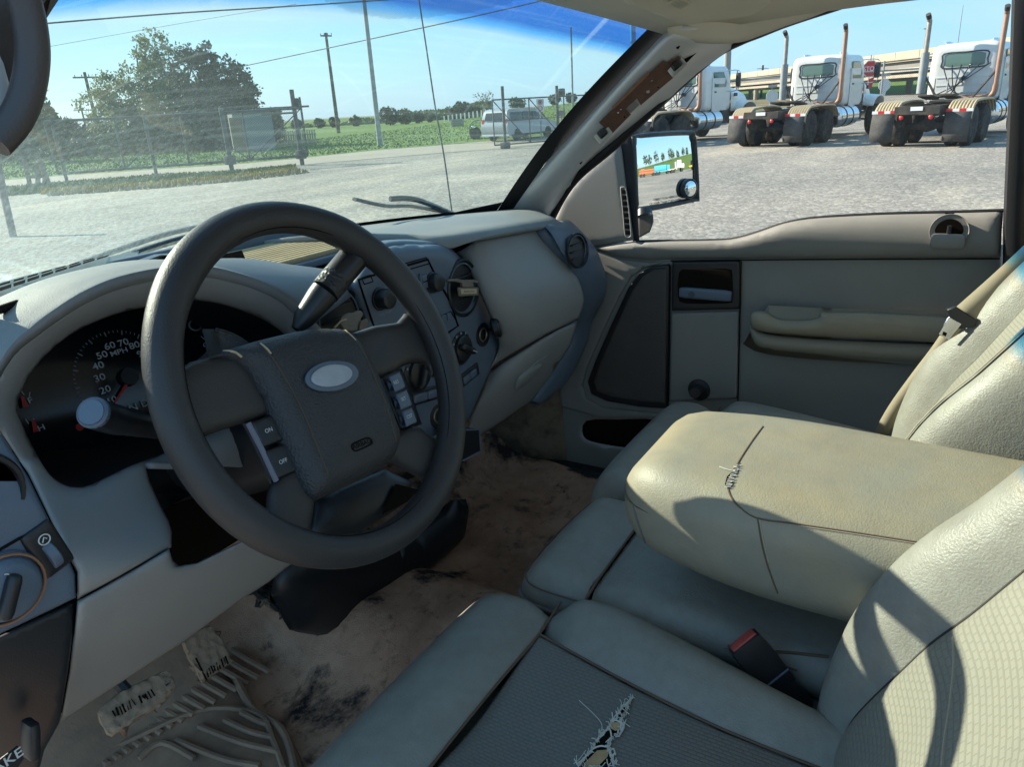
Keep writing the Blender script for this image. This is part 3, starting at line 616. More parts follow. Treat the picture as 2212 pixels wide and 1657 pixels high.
# --- gauge face (tilted plane) with its printing
GN = Vector((0, -1, .35)).normalized(); G0 = Vector((-.36, .87, 1.22))
def G(px, py, lift=.001):
    v = R_*((px-1106)/F) + U_*((828.5-py)/F) + _d; t = (G0-CAM).dot(GN)/v.dot(GN); return CAM + v*t + GN*lift
gx = Vector((1, 0, 0)); gy = GN.cross(gx).normalized()
gauges = obj('gauge_face', *prism([G0+gx*a+gy*b for a, b in ((-.24, -.16), (.24, -.16), (.24, .13), (-.24, .13))], -GN*.01), M['screen_black'], dash)
for s, px, py, sz in (('10', 240, 866, .0125), ('20', 226, 843, .0125), ('30', 214, 817, .0125), ('40', 211, 791, .0125), ('50', 219, 768, .0125), ('60', 236, 748, .0125), ('70', 265, 741, .0125), ('80', 289, 747, .0125), ('90', 306, 764, .0125), ('MPH', 256, 761, .010), ('R N D 2', 298, 877, .0135), ('F', 64, 866, .010), ('H', 88, 925, .010), ('C', 442, 746, .009), ('H', 470, 736, .009)):
    text(s, G(px, py), gx, gy, sz*.92, M['white_print'], gauges, 'gauge_lettering', bold=.012, sx=1.25)
cx_ = G(272, 817); tk = []
for k in range(41):
    a = math.radians(215-5.2*k); r1, r2 = .0605, (.0545 if k % 4 == 0 else .0575); w = .0008 if k % 4 == 0 else .0005
    e = gx*math.cos(a)+gy*math.sin(a); f = gx*-math.sin(a)+gy*math.cos(a); c = G(269, 816)
    tk.append(([c+e*r1+f*w, c+e*r2+f*w, c+e*r2-f*w, c+e*r1-f*w], [(0, 1, 2, 3)]))
obj('speed_scale', *joinm(*tk), M['dim_print'], gauges)
def needle(a, b, w): 
    p, q = G(*a, .004), G(*b, .004); f = (q-p).normalized().cross(GN)*w; return prism([p+f, q+f*.4, q-f*.4, p-f], GN*.001)
obj('needle', *needle((276, 822), (243, 872), .0022), M['red_needle'], gauges); obj('needle_hub', *lathe([(.012, 0), (.011, .006), (0, .006)], G(275, 815, .001), GN, 20), M['black_plastic'], gauges)
obj('needle', *needle((52, 880), (44, 858), .003), M['red_needle'], gauges); obj('needle', *needle((75, 934), (67, 908), .003), M['red_needle'], gauges); obj('needle', *needle((461, 742), (457, 722), .0018), M['red_needle'], gauges)
obj('warning_light', *lathe([(.0032, 0), (.0046, .0004)], G(171, 923), GN, 14), M['red_print'], gauges)
tk = []
for (px, py, an_) in ((48, 849, 100), (63, 853, 60), (58, 911, 100), (73, 910, 80), (437, 730, 120), (444, 724, 110), (451, 720, 100)):
    c = G(px, py); e = gx*math.cos(math.radians(an_))+gy*math.sin(math.radians(an_)); f = e.cross(GN)*.0005; tk.append(([c+e*.003+f, c-e*.003+f, c-e*.003-f, c+e*.003-f], [(0, 1, 2, 3)]))
obj('gauge_marks', *joinm(*tk), M['white_print'], gauges)
gl_ = [G(px, py, .003) for px, py in ((395, 770), (465, 745), (472, 762), (398, 800))]
rim_s = [G(421+14*math.cos(a), 702+12*math.sin(a), .002) for a in np.linspace(.5, 5.6, 20)]; obj('trip_knob', *tube(rim_s, .0012, 6), M['dim_print'], gauges)
# --- lower knee panel
kn_px = cr2([(167, 1299), (268, 1242), (366, 1186)], 3)+[(373, 1212), (387, 1223), (426, 1216), (518, 1171), (600, 1130), (760, 1060), (800, 1080), (740, 1150), (625, 1222), (582, 1257), (523, 1295), (396, 1388), (246, 1485), (131, 1561), (150, 1450), (163, 1340)]
def kn_y(px, py, d):
    l1 = 1299-.553*(px-167); t = max(0, (py-l1)/200); return .613+.02*t+.07*t*t + roll(d, 16, .008)
V, Fc = patch(kn_px, lambda u, v, d: A(u, v, y=kn_y(u, v, d)), 12)
obj('knee_panel', V, Fc, M['grey_plastic'], dash, solid=.006, off=1, smooth=70)
# unseen dark sheet added behind the panels to block sunlight leaks
bkp = [(-60, 926), (60, 1010), (110, 1060), (170, 1066), (310, 1012), (360, 1120), (365, 1230), (520, 1185), (600, 1140), (640, 1190), (560, 1262), (400, 1378), (240, 1478), (135, 1550), (60, 1600), (-60, 1640)]
def bk_y(px, py):
    l1 = 1299-.553*(px-167); return (kn_y(px, py, 99) if py > l1 else max(.64, bez_y(px, py, 0)))+.03
V, Fc = patch(bkp, lambda u, v, d: A(u, v, y=max(bk_y(u, v), .66)), 20); obj('light_leak_backing', V, Fc, M['hole'], dash)
# --- left switch panel with headlamp knob, dimmer wheel
sw_px = [(-60, 926), (-2, 931), (60, 1028), (102, 1115), (143, 1198), (163, 1240), (164, 1292), (60, 1342), (-60, 1398)]
YS = .615
V, Fc = patch(sw_px, lambda u, v, d: A(u, v, y=YS+.02*max(0, (1100-v)/200)+roll(d, 10, .006)), 12)
swp = obj('switch_panel', V, Fc, M['dark_plastic'], dash, solid=.006, off=1, smooth=60)
obj('panel_seam', *tube([A(-30, 1205, y=YS-.001), A(40, 1165, y=YS-.001), A(112, 1130, y=YS-.001)], .0012, 6), M['hole'], swp)
SN = Vector((0, -1, 0))
pk = A(10, 1272, y=YS-.002); obj('headlamp_switch', *lathe([(.0, .012), (.020, .012), (.024, .009), (.026, .003), (.028, 0), (.0285, .002), (.030, .002), (.031, -.002)], pk, SN, 32), M['dark_plastic'], swp)
obj('switch_grip', *rbox(pk+SN*.016+Vector((-.004, 0, 0)), (.010, .012, .036), .004, 4, Matrix.Rotation(.5, 3, 'Y')), M['black_plastic'], swp)
obj('switch_ring', *tube([pk+Vector((math.cos(a)*.0285, -.004, math.sin(a)*.0285)) for a in np.linspace(0, 2*math.pi, 33)[:-1]], .0012, 6, closed=True), pmat('ring_orange', (.3, .14, .07), .6), swp)
pl_ = A(13, 1250, y=YS-.0155); obj('lamp_symbol', *tube([pl_+Vector((math.cos(a)*.003, 0, math.sin(a)*.0036)) for a in np.linspace(-1.6, 1.6, 9)], .0006, 5), M['white_print'], swp)
pd = A(103, 1186, y=YS-.001); B = Matrix.Rotation(-.22, 3, 'Y')
obj('dimmer_recess', *rbox(pd, (.026, .006, .046), .011, 5, B), M['black_plastic'], swp)
obj('dimmer_wheel', *lathe([(0, -.004), (.013, -.004), (.014, -.003), (.014, .003), (.013, .004), (0, .004)], pd+Vector((.001, .004, -.006)), B @ Vector((1, 0, 0)), 26), M['dark_plastic'], swp)
ps = A(96, 1190-24, y=YS-.0045); obj('dimmer_symbol', *joinm(tube([ps+Vector((math.cos(a)*.0045, 0, math.sin(a)*.0045)) for a in np.linspace(0, 2*math.pi, 17)[:-1]], .0006, 5, closed=True), tube([ps+Vector((-.002, 0, -.002)), ps+Vector((0, 0, .002)), ps+Vector((.002, 0, 0))], .0006, 5)), M['white_print'], swp)
lf_px = [(-60, 1402), (60, 1346), (163, 1298), (160, 1345), (147, 1450), (128, 1563), (96, 1620), (70, 1720), (-60, 1780)]
V, Fc = patch(lf_px, lambda u, v, d: A(u, v, y=YS+.012+.05*max(0, (v-1350)/250)**2+roll(d, 10, .006)), 14)
obj('lower_side_panel', V, Fc, M['black_plastic'], dash, solid=.006, off=1, smooth=60)
vo = A(-52, 1075, y=YS+.006); obj('side_vent', *lathe([(.030, 0), (.031, .004), (.034, .004), (.036, 0)], vo, SN, 32), M['black_plastic'], dash)
bh = [A(px, py, y=.624) for px, py in ((-20, 1657), (38, 1612), (52, 1640), (10, 1700))]
brk = obj('brake_release', *prism(bh, Vector((0, .001, 0))), M['black_plastic'], dash)
obj('release_lever', *rbox(A(66, 1598, y=.64), (.010, .02, .035), .004, 3, Matrix.Rotation(.25, 3, 'Y')), M['black_plastic'], dash)
bx = (A(48, 1618, y=.623)-A(-12, 1662, y=.623)).normalized(); by = Vector((0, -1, 0)).cross(bx)
text('BRAKE', A(-4, 1660, y=.6225), bx, by if by.z > 0 else -by, .013, M['white_print'], brk, bold=.01)
# --- centre stack
YC = .80
st_px = cr2([(752, 620), (800, 552), (854, 529), (920, 527), (966, 532), (994, 556), (1018, 596)], 3)+[(1041, 642), (1066, 699), (1081, 741), (1077, 760), (1062, 795), (1041, 841), (1016, 901), (985, 935), (900, 960), (860, 900), (800, 740)]
def st_y(px, py, d): 
    return YC - .03*max(0, min(1, (py-560)/120))*0 + roll(d, 26, .02) if py < 760 else YC + roll(d, 18, .012)
def circ_px(p, r, n=26): return [proj(Vector(p)+Vector((math.cos(a)*r, 0, math.sin(a)*r))) for a in np.linspace(0, 2*math.pi, n+1)[:-1]]
st_holes = [circ_px(A(1001, 622, y=YC), .049), circ_px(A(1043, 723, y=YC), .0135, 16), circ_px(A(946, 898, y=YC), .0135, 16)]
_so = segdist
V, Fc = patch(st_px, lambda u, v, d: (lambda e: A(u, v, y=YC+roll(e, 30 if v < 700 else 14, .024 if v < 700 else .01)))(segdist([(u, v)], st_px)[0]), 11, holes=st_holes)
stack = obj('centre_stack', V, Fc, M['dark_plastic'], dash, solid=.008, off=1, smooth=70, label='charcoal centre panel of radio, vents and heater knobs')
# crown of the stack running back into the top pad
top_px = cr2([(690, 640), (752, 612), (800, 552), (854, 529), (920, 527), (966, 532), (994, 556), (1018, 596), (1045, 648)], 3)
t0 = [A(px, py, y=YC+.024) for px, py in top_px]; t1 = [p+Vector((0, .02, .006)) for p in t0]; t2 = [Vector((p.x+.02, p.y+.13, min(p.z+.004, 1.302))) for p in t0]
obj('stack_crown', *loft([t0, t1, t2], 4, 1), M['dark_plastic'], dash, solid=.006, smooth=75)
def CS(px, py, lift=0): return A(px, py, y=YC-lift)
def outline_tube(px, r, lift=.0005, mat='hole', parent=None, name='panel_gap', closed=True):
    return obj(name, *tube([CS(*p, lift) for p in px], r, 6, closed=closed), M[mat], parent or stack)
outline_tube([(774, 604), (924, 560), (938, 590), (974, 655), (989, 704), (966, 720), (830, 772)], .0022)
outline_tube([(781, 600), (800, 594), (806, 608), (787, 614)], .001); outline_tube([(872, 570), (921, 556), (928, 569), (880, 583)], .001)
radio = stack
def knob(px, py, r, h, name='radio_knob'):
    p = CS(px, py); k = obj(name, *lathe([(r*1.18, 0), (r*1.16, .003), (r*1.02, .0035), (r, h-.004), (r*.94, h-.001), (r*.8, h), (0, h-.001)], p, (0, -1, .06), 28), M['black_plastic'], stack); return k
knob(820, 645, .0165, .024); knob(934, 610, .0165, .018)
for a, b, w, h in ((915, 601, .014, .011), (917, 616, .014, .011), (908, 606, .004, .026)): obj('radio_button', *rbox(CS(a, b, .002), (w, .006, h), .0015, 3), M['dark_plastic'], stack)
pw = text('VOL-PUSH', CS(833, 676, .0006), (1, 0, 0), (0, 0, 1), .0065, M['dim_print'], stack, 'radio_lettering')
for k, (px, py) in enumerate(((947, 693), (958, 688), (969, 683))): obj('radio_button', *rbox(CS(px, py, .002), (.013, .006, .013), .0015, 3), M['dark_plastic'], stack)
outline_tube([(938, 690), (974, 673), (991, 703), (964, 720)], .0012)
# heater knobs
for (px, py, r, ang) in ((995, 752, .026, .5), (901, 806, .029, -1.1)):
    p = CS(px, py); hk = obj('heater_dial', *lathe([(r*1.28, .0), (r*1.26, .002), (r*1.05, .003), (r, .004), (r*.97, .010), (r*.8, .012), (0, .012)], p, (0, -1, .05), 32), M['black_plastic'], stack)
    obj('dial_grip', *rbox(p+Vector((0, -.016, 0)), (r*1.9, .016, r*.5), r*.2, 4, Matrix.Rotation(ang, 3, 'Y')), M['black_plastic'], stack)
    e = Vector((math.cos(-ang), 0, math.sin(-ang))); obj('dial_pointer', *tube([p+Vector((0, -.0245, 0))+e*r*.3, p+Vector((0, -.0245, 0))+e*r*.85], .0011, 5), M['white_print'], stack)
    mk = []
    for a in np.linspace(.5, 2.6, 5): mk.append(lathe([(.0024, 0), (.0024, .0006), (0, .0006)], p+Vector((math.cos(a)*r*1.15, -.003, math.sin(a)*r*1.15)), (0, -1, 0), 8))
    obj('dial_marks', *joinm(*mk), M['dim_print'], stack)
# pill shaped button rows
for P_ in (((891, 862), (946, 846)), ((998, 823), (1024, 802))):
    a, b = CS(*P_[0], .001), CS(*P_[1], .001); c = (a+b)/2; L = (b-a).length; e = (b-a).normalized(); B = basis(e, Vector((0, -1, 0)).cross(e)*-1)
    rot = Matrix((e, Vector((0, 1, 0)), e.cross(Vector((0, 1, 0))))).transposed()
    obj('button_surround', *rbox(c, (L+.03, .006, .027), .012, 5, rot), M['black_plastic'], stack)
    for k in (-1, 1): obj('heater_button', *rbox(c+e*(L*.27*k)+Vector((0, -.004, 0)), (L*.52, .007, .016), .006, 4, rot), M['dark_plastic'], stack)
# round vents
def vent(p, r, ax, parent, name='round_vent'):
    v = obj(name, *lathe([(r*1.10, -.004), (r*1.10, .002), (r*1.04, .004), (r, .002), (r*.96, -.004), (r*.9, -.006), (r*.88, -.02), (r*.8, -.03), (0, -.032)], p, ax, 40), M['black_plastic'], parent)
    B = basis(Vector(ax).cross((0, 0, 1)), (0, 0, 1))
    obj('vent_ring', *tube([Vector(p)+B @ Vector((math.cos(a)*r*.93, math.sin(a)*r*.93, 0))-Vector(ax)*.002 for a in np.linspace(0, 2*math.pi, 41)[:-1]], r*.035, 6, closed=True), M['dark_plastic'], v)
    for k in (-1, 0, 1):
        h = k*r*.42; w = math.sqrt(max(0, .8-(h/r)**2))*r*1.75
        obj('vent_blade', *rbox(Vector(p)-Vector(ax)*.008+Vector((0, 0, h)), (w, .016, .003), .001, 2), M['black_plastic'], v)
    return v
vent(CS(1001, 622, -.002), .050, Vector((.05, -1, .05)).normalized(), stack)
vent(A(735, 688, y=YC+.01), .046, Vector((0, -1, .05)).normalized(), dash)
lv_px = [(655, 690), (752, 618), (800, 740), (860, 900), (840, 920), (700, 800)]
V, Fc = patch(lv_px, lambda u, v, d: A(u, v, y=YC+.016), 12, holes=[circ_px(A(735, 688, y=YC+.016), .046)]); obj('vent_panel', V, Fc, M['dark_plastic'], dash, solid=.006, off=1)
pp_ = A(735, 688, y=YC+.008)
# power outlets
for px, py in ((1043, 723), (946, 898)):
    p = CS(px, py); o_ = obj('power_outlet', *lathe([(.024, -.002), (.024, .001), (.016, .002), (.0155, -.004), (.012, -.004), (.0115, -.03), (0, -.03)], p, (0, -1, .05), 28), M['black_plastic'], stack)
    obj('outlet_rim', *tube([p+Vector((math.cos(a)*.0125, -.001, math.sin(a)*.0125)) for a in np.linspace(0, 2*math.pi, 25)[:-1]], .0016, 6, closed=True), pmat('brass_rim', (.35, .3, .22), .4, .5, metal=.8), o_)
    if px > 1000:
        cp = CS(1074, 706, .028); obj('outlet_cap', *lathe([(0, -.012), (.014, -.012), (.021, -.008), (.022, .002), (.018, .006), (0, .006)], cp, Vector((.55, -.8, .2)).normalized(), 24), M['black_plastic'], o_)
        obj('cap_strap', *tube([p+Vector((.02, -.002, .004)), p+Vector((.03, -.012, .01)), cp+Vector((-.012, .004, 0))], .005, 8, flat=.5), M['black_plastic'], o_)
# lower pocket edge and open drawer below the stack
dr = [A(px, py, y=.74) for px, py in ((985, 930), (1035, 928), (1038, 975), (1000, 995))]
obj('cup_drawer', *joinm(prism(dr, Vector((0, .05, 0)))), M['black_plastic'], dash, bevel=.002)
obj('drawer_edge', *tube([dr[0], dr[1], dr[2], dr[3]], .0018, 6), M['dark_plastic'], dash)
# --- passenger side: airbag panel, glove box, end cap
au_px = cr2([(985, 545), (1010, 529), (1040, 512), (1120, 498), (1171, 490)], 3)+cr2([(1190, 501), (1217, 543), (1248, 600), (1262, 648), (1250, 688)], 3)+cr2([(1180, 722), (1101, 768), (1055, 800)], 3)+[(1075, 757), (1078, 741), (1066, 699), (1041, 642), (1018, 596)]
def au_y(px, py, d):
    l = 688+.545*(1250-px); t = max(0, min(1, (py-500)/(l-500))); return .80 + .0*t - .085*math.sin(min(1, t*1.15)*math.pi*.5)**1.0 + .03*t*t + roll(d, 10, .006) + .055*(1-min(1, max(0, (px-(990+.40*(py-540)))/100)))**2
V, Fc = patch(au_px, lambda u, v, d: A(u, v, y=au_y(u, v, d)), 13)
obj('airbag_panel', V, Fc, M['grey_plastic'], dash, solid=.006, off=1, smooth=75, label='broad grey passenger airbag panel')
gb_px = cr2([(1052, 806), (1101, 772), (1180, 726), (1248, 692)], 3)+cr2([(1232, 746), (1196, 802), (1149, 866)], 3)+[(1090, 908), (1033, 944), (1005, 960), (1016, 901), (1040, 843)]
def gb_y(px, py, d): 
    l = 688+.545*(1250-px); t = (py-l)/170; return .745+.12*t*t+.02*t + roll(d, 9, .006) + .075*(1-min(1, max(0, (px-(1075-.44*(py-760)))/110)))**2
hnd = cr2([(1112, 842), (1120, 815), (1150, 792), (1170, 786), (1168, 802), (1150, 822), (1128, 838)], 3, True)
V, Fc = patch(gb_px, lambda u, v, d: A(u, v, y=gb_y(u, v, d)), 13)
gb = obj('glove_box', V, Fc, M['grey_plastic'], dash, solid=.006, off=1, smooth=75)
V, Fc = patch(hnd, lambda u, v, d: A(u, v, y=gb_y(u, v, 99)-.001-min(.006, d*.0008)), 5); obj('latch', V, Fc, pmat('latch_grey', (.25, .255, .24), .5), gb, smooth=75)
cr_ = [A(px, py, y=gb_y(px, py, 99)-.0015) for px, py in ((1128, 808), (1150, 790), (1182, 768))]; obj('latch_crease', *tube(cr(cr_, 4), .0014, 6), M['grey_plastic'], gb)
ec_in = cr2([(1173, 486), (1192, 499), (1219, 542), (1250, 599), (1265, 649), (1252, 690), (1235, 747), (1199, 802), (1152, 868)], 4)
ec_out = cr2([(1225, 478), (1254, 505), (1283, 541), (1302, 588), (1311, 624), (1308, 647), (1264, 735), (1217, 824), (1156, 872)], 4)
k = len(ec_in); ys = [.80-.055*math.sin(math.pi*min(1, i/(k-1)*1.5)/1.0)*(1 if i < .66*k else 0) + (.09*max(0, i/(k-1)-.6)) for i in range(k)]
i0 = [A(px, py, y=ys[i]) for i, (px, py) in enumerate(ec_in)]; i2 = [A(px, py, y=ys[i]+.012) for i, (px, py) in enumerate(ec_out)]
i1 = [a.lerp(b, .5)+Vector((0, -.01, 0)) for a, b in zip(i0, i2)]; i3 = [p+Vector((.006, .05, 0)) for p in i2]
obj('dash_end_cap', *loft([[p+Vector((-.012, .035, .0)) for p in i0], [p+Vector((-.002, .006, 0)) for p in i0], i0, i1, i2, i3], 3, 1), M['dark_plastic'], dash, solid=.006, off=1, smooth=60)
ev = A(1248, 541, y=.733); vent(ev, .036, Vector((-.15, -1, .15)).normalized(), dash)
# column shroud, lever stalks
COLV = Vector((0, math.cos(math.radians(24)), -math.sin(math.radians(24))))
WC = Vector((-.312, .565, 1.255))
shr = obj('column_shroud', *joinm(rbox(WC+COLV*.16+Vector((.02, 0, -.05)), (.11, .2, .10), .03, 5, Matrix.Rotation(math.radians(-24), 3, 'X'))), M['black_plastic'], dash, smooth=60)
obj('column_tube', *cyl(WC+COLV*.2+Vector((0, 0, -.03)), WC+COLV*.6+Vector((0, 0, -.03)), .05), M['black_plastic'], dash)
gs = [A(700, 735, d=.86), A(660, 690, d=.86), A(705, 632, d=.875), A(748, 580, d=.89), A(772, 548, d=.90)]
lever = obj('gear_lever', *tube([A(640, 712, d=.85), A(655, 690, d=.855), A(690, 645, d=.868), A(702, 630, d=.87)], [.006, .0125, .0165, .017], 20), M['black_plastic'], dash)
obj('lever_collar', *tube([A(702, 630, d=.87), A(727, 600, d=.88)], [.0178, .0178], 20), pmat('lever_text', (.02, .02, .022), .5, .5, voro=(260, .9)), lever)
obj('lever_knob', *tube([A(727, 600, d=.88), A(770, 549, d=.896), A(785, 530, d=.90)], [.0176, .018, .014], 20), M['black_plastic'], lever)
ts = [A(340, 925, d=.74), A(300, 917, d=.72), A(255, 908, d=.69), A(225, 900, d=.672), A(202, 892, d=.655)]
tsn = obj('turn_signal_stalk', *tube(cr(ts, 4), [.011, .011, .0115, .012, .0125, .0125, .013, .0135, .014, .0142, .0143, .0143, .0144, .0144, .0144, .0142, .0142][:len(cr(ts, 4))], 20), M['black_plastic'], dash)
tip = A(202, 892, d=.655); tdir = (A(202, 892, d=.655)-A(225, 900, d=.672)).normalized()
obj('stalk_cap', *lathe([(.0142, -.002), (.0142, .002), (.0125, .004), (.0115, .0035), (.0112, .0045), (0, .005)], tip, tdir, 28), M['dark_plastic'], tsn)
# wooden air fresheners clipped to the two vents
fr = thing('air_freshener', 'brown wooden air freshener hanging in right hand round vent, cream tag reading Blackberry Clove', 'air freshener', tuple(CS(1005, 640)))
def FP(px, py, l=.014): return A(px, py, y=YC-l)
obj('name_plate', *prism([FP(*p) for p in ((990, 621), (1034, 620), (1034, 638), (993, 640))], Vector((0, .004, 0))), M['wood_freshener'], fr, bevel=.001)
obj('paper_strip', *prism([FP(*p, .0152) for p in ((995.5, 624.5), (1029.5, 623.5), (1030, 634), (997, 635))], Vector((0, .001, 0))), M['label_tan'], fr)
obj('carved_figure', *prism([FP(*p) for p in ((968, 604), (990, 602), (1000, 605), (1024, 604), (1036, 608), (1030, 611), (1022, 610), (1024, 620), (999, 620), (999, 612), (992, 610), (985, 608), (969, 608))], Vector((0, .006, 0))), M['wood_freshener'], fr, bevel=.001)
ex_ = (FP(1030, 629)-FP(997, 630)).normalized(); text('Blackberry Clove', FP(1013, 629.2, .0158), ex_, Vector((0, 0, 1)), .0048, M['seam'], fr, bold=.01)
fr2 = thing('air_freshener', 'carved wooden leaf air freshener stuck in left vent behind steering wheel', 'air freshener', tuple(pp_))
def FQ(px, py, l=.0): return A(px, py, y=YC-.02-l)
lf = cr2([(736, 690), (744, 680), (756, 676), (766, 676), (772, 672), (781, 672), (785, 680), (779, 690), (783, 700), (778, 712), (750, 714), (738, 702)], 3, True)
obj('leaf', *prism([FQ(*p) for p in lf], Vector((0, .004, 0))), pmat('freshener_leaf', (.23, .21, .18), .8, .2, var=(120, (.19, .17, .15), .6)), fr2, bevel=.001)
obj('leaf_stem', *tube([FQ(722, 708, .002), FQ(738, 692, .002), FQ(748, 690, .002)], .0015, 6), M['label_tan'], fr2)
obj('carved_figure', *prism([FQ(*p, .004) for p in ((776, 712), (780, 694), (794, 688), (797, 702), (792, 712))], Vector((0, .004, 0))), M['wood_freshener'], fr2, bevel=.001)
# ================================================================== steering wheel
tw = math.radians(24); WN = Vector((0, -math.cos(tw), math.sin(tw))); WX = Vector((1, 0, 0)); WY = WN.cross(WX)
wheel = thing('steering_wheel', 'worn black four-spoke steering wheel with blank oval badge and cruise buttons', 'steering wheel', tuple(WC))
def WP(px, py, h=0.):
    v = R_*((px-1106)/F) + U_*((828.5-py)/F) + _d; t = (WC+WN*h-CAM).dot(WN)/v.dot(WN); return CAM+v*t
def wl2(p): q = p-WC; return q.dot(WX), q.dot(WY)
def wpatch(px, step, h, rr, dep, name, mat, parent, thick=.02, k=3, smooth=75, dome=0):
    o = [wl2(WP(x, y, h)) for x, y in (cr2(px, k, True) if k > 1 else px)]
    V, Fc = patch(o, lambda u, v, d: WC+WX*u+WY*v+WN*(h-roll(d, rr, dep)+dome*min(1, d/.05)), step); return obj(name, V, Fc, mat, parent, solid=thick, off=-1, smooth=smooth), (V, Fc)
rim = [WC+WX*(.184*math.cos(a))+WY*(.184*math.sin(a))+WN*0 for a in np.linspace(0, 2*math.pi, 97)[:-1]]
rimr = [.0172+.0011*math.cos(2*(a-.5))**2+.0009*math.exp(-((a-2.2)/.18)**2)+.0009*math.exp(-((a-.95)/.18)**2) for a in np.linspace(0, 2*math.pi, 97)[:-1]]
obj('rim_seam', *tube([WC+WX*(.1695*math.cos(a))+WY*(.1695*math.sin(a))+WN*.0095 for a in np.linspace(0, 2*math.pi, 97)[:-1]], .0007, 5, closed=True), M['hole'], wheel)
obj('rim', *tube(rim, rimr, 20, closed=True), M['wheel_rubber'], wheel, smooth=80)
cover_px = [(466, 766), (500, 748), (540, 735), (603, 718), (682, 702), (739, 700), (765, 707), (793, 732), (819, 775), (847, 840), (869, 901), (880, 934), (876, 963), (858, 995), (801, 1031), (747, 1056), (711, 1074), (693, 1076), (675, 1060), (660, 1031), (631, 966), (603, 901), (577, 844), (550, 797), (524, 774), (500, 766)]
cov, CVF = wpatch(cover_px, .006, .006, .022, .02, 'airbag_cover', M['airbag'], wheel, .035, dome=.008)
for sp in ([(556, 739), (590, 775), (628, 837), (660, 901), (693, 984), (709, 1024)], [(735, 707), (779, 750), (804, 804), (833, 873), (856, 952)]):
    obj('cover_crease', *tube(onmesh(CVF, cr2(sp, 5), .0003), .0008, 6), pmat('crease_dust', (.085, .06, .042), .8), cov)
for sp in ([(563, 742), (578, 755), (585, 764)], [(741, 710), (755, 722), (768, 735)], [(452, 771), (478, 759), (505, 760), (522, 771)]):
    obj('worn_edge', *tube(onmesh(CVF, cr2(sp, 5), .0004), .0012, 6), M['label_tan'], cov)
def ell(cx, cy, a, b, n, rot): return [(cx+a*math.cos(t)*math.cos(rot)-b*math.sin(t)*math.sin(rot), cy+a*math.cos(t)*math.sin(rot)+b*math.sin(t)*math.cos(rot)) for t in np.linspace(0, 2*math.pi, n+1)[:-1]]
T_ = BVHTree.FromPolygons([tuple(v) for v in CVF[0]], CVF[1])
e1 = ell(714, 814, 57, 32, 36, -.14); e2 = ell(714, 813, 44, 23, 36, -.16)
V, Fc = decal(CVF, e1, 5, .002); bz = obj('badge_bezel', V, Fc, M['dark_plastic'], cov, solid=.003, smooth=60)
V, Fc = decal(CVF, e2, 5, .0045); obj('badge', V, Fc, M['badge'], bz, solid=.003, smooth=60, label='blank scuffed silver oval badge')
pill = [(762, 971), (760, 963), (766, 957), (790, 947), (798, 947), (803, 953), (801, 960), (776, 972), (768, 974)]
pt = onmesh(CVF, cr2(pill, 3, True), .0006); obj('airbag_tag', *tube(pt, .0009, 6, closed=True), M['hole'], cov)
pc = onmesh(CVF, [(781, 960)], .0008)[0]; ax_ = (WP(800, 953)-WP(762, 968)).normalized(); nn = WN
text('AIRBAG', pc, ax_, nn.cross(ax_), .0078, M['hole'], cov, bold=.01)
# spokes
spk = [[(388, 800), (460, 765), (530, 760), (600, 880), (592, 892), (495, 923), (455, 936), (410, 948), (370, 900)],
       [(770, 715), (868, 692), (884, 672), (930, 690), (965, 780), (945, 812), (935, 792), (926, 783), (900, 780), (873, 791), (836, 812), (790, 800)],
       [(640, 1000), (594, 1046), (587, 1090), (582, 1118), (600, 1150), (680, 1175), (681, 1140), (690, 1068), (676, 1030)],
       [(850, 940), (905, 916), (926, 930), (945, 942), (957, 936), (975, 985), (945, 1050), (920, 1032), (857, 998), (830, 985)]]
for s in spk: wpatch(s, .008, -.008, .014, .010, 'spoke', M['wheel_rubber'], wheel, .022, k=2)
wpatch([(520, 900), (600, 880), (680, 1030), (650, 1060), (590, 1050)], .01, -.022, .004, .003, 'button_well', M['black_plastic'], wheel, .012, k=1)
wpatch([(815, 800), (870, 790), (915, 915), (870, 935)], .01, -.022, .004, .003, 'button_well', M['black_plastic'], wheel, .012, k=1)
wpatch([(600, 780), (800, 740), (850, 960), (700, 1040), (640, 980)], .012, -.03, .01, .008, 'hub', M['black_plastic'], wheel, .05, k=1)
for px, s, tp in ((((544, 912), (593, 893), (616, 950), (568, 968)), 'ON', (580, 930)), (((570, 975), (621, 955), (647, 1016), (600, 1036)), 'OFF', (611, 997))):
    b, _ = wpatch(list(px), .005, -.006, .003, .002, 'cruise_button', M['black_plastic'], wheel, .012, k=1)
    a = (WP(px[1][0], px[1][1])-WP(px[0][0], px[0][1])).normalized(); text(s, WP(*tp, -.0055), a, WN.cross(a), .0058, M['white_print'], b, bold=.008)
for px, s, tp in ((((841, 812), (865, 802), (878, 836), (855, 847)), 'RES', (855, 826)), (((856, 851), (880, 841), (892, 875), (868, 885)), 'SET', (871, 862)), (((870, 888), (891, 879), (903, 911), (879, 922)), 'CST', (884, 900))):
    b, _ = wpatch(list(px), .005, -.004, .002, .0015, 'cruise_button', M['dark_plastic'], wheel, .012, k=1)
    a = (WP(px[1][0], px[1][1])-WP(px[0][0], px[0][1])).normalized(); text(s, WP(*tp, -.0035), a, WN.cross(a), .0056, M['white_print'], b, bold=.008)
obj('trim_strip', *tube([WP(536, 914, -.008), WP(566, 972, -.008), WP(597, 1040, -.008)], .0032, 8, flat=.6), pmat('trim_violet', (.16, .16, .2), .35, .5), wheel)
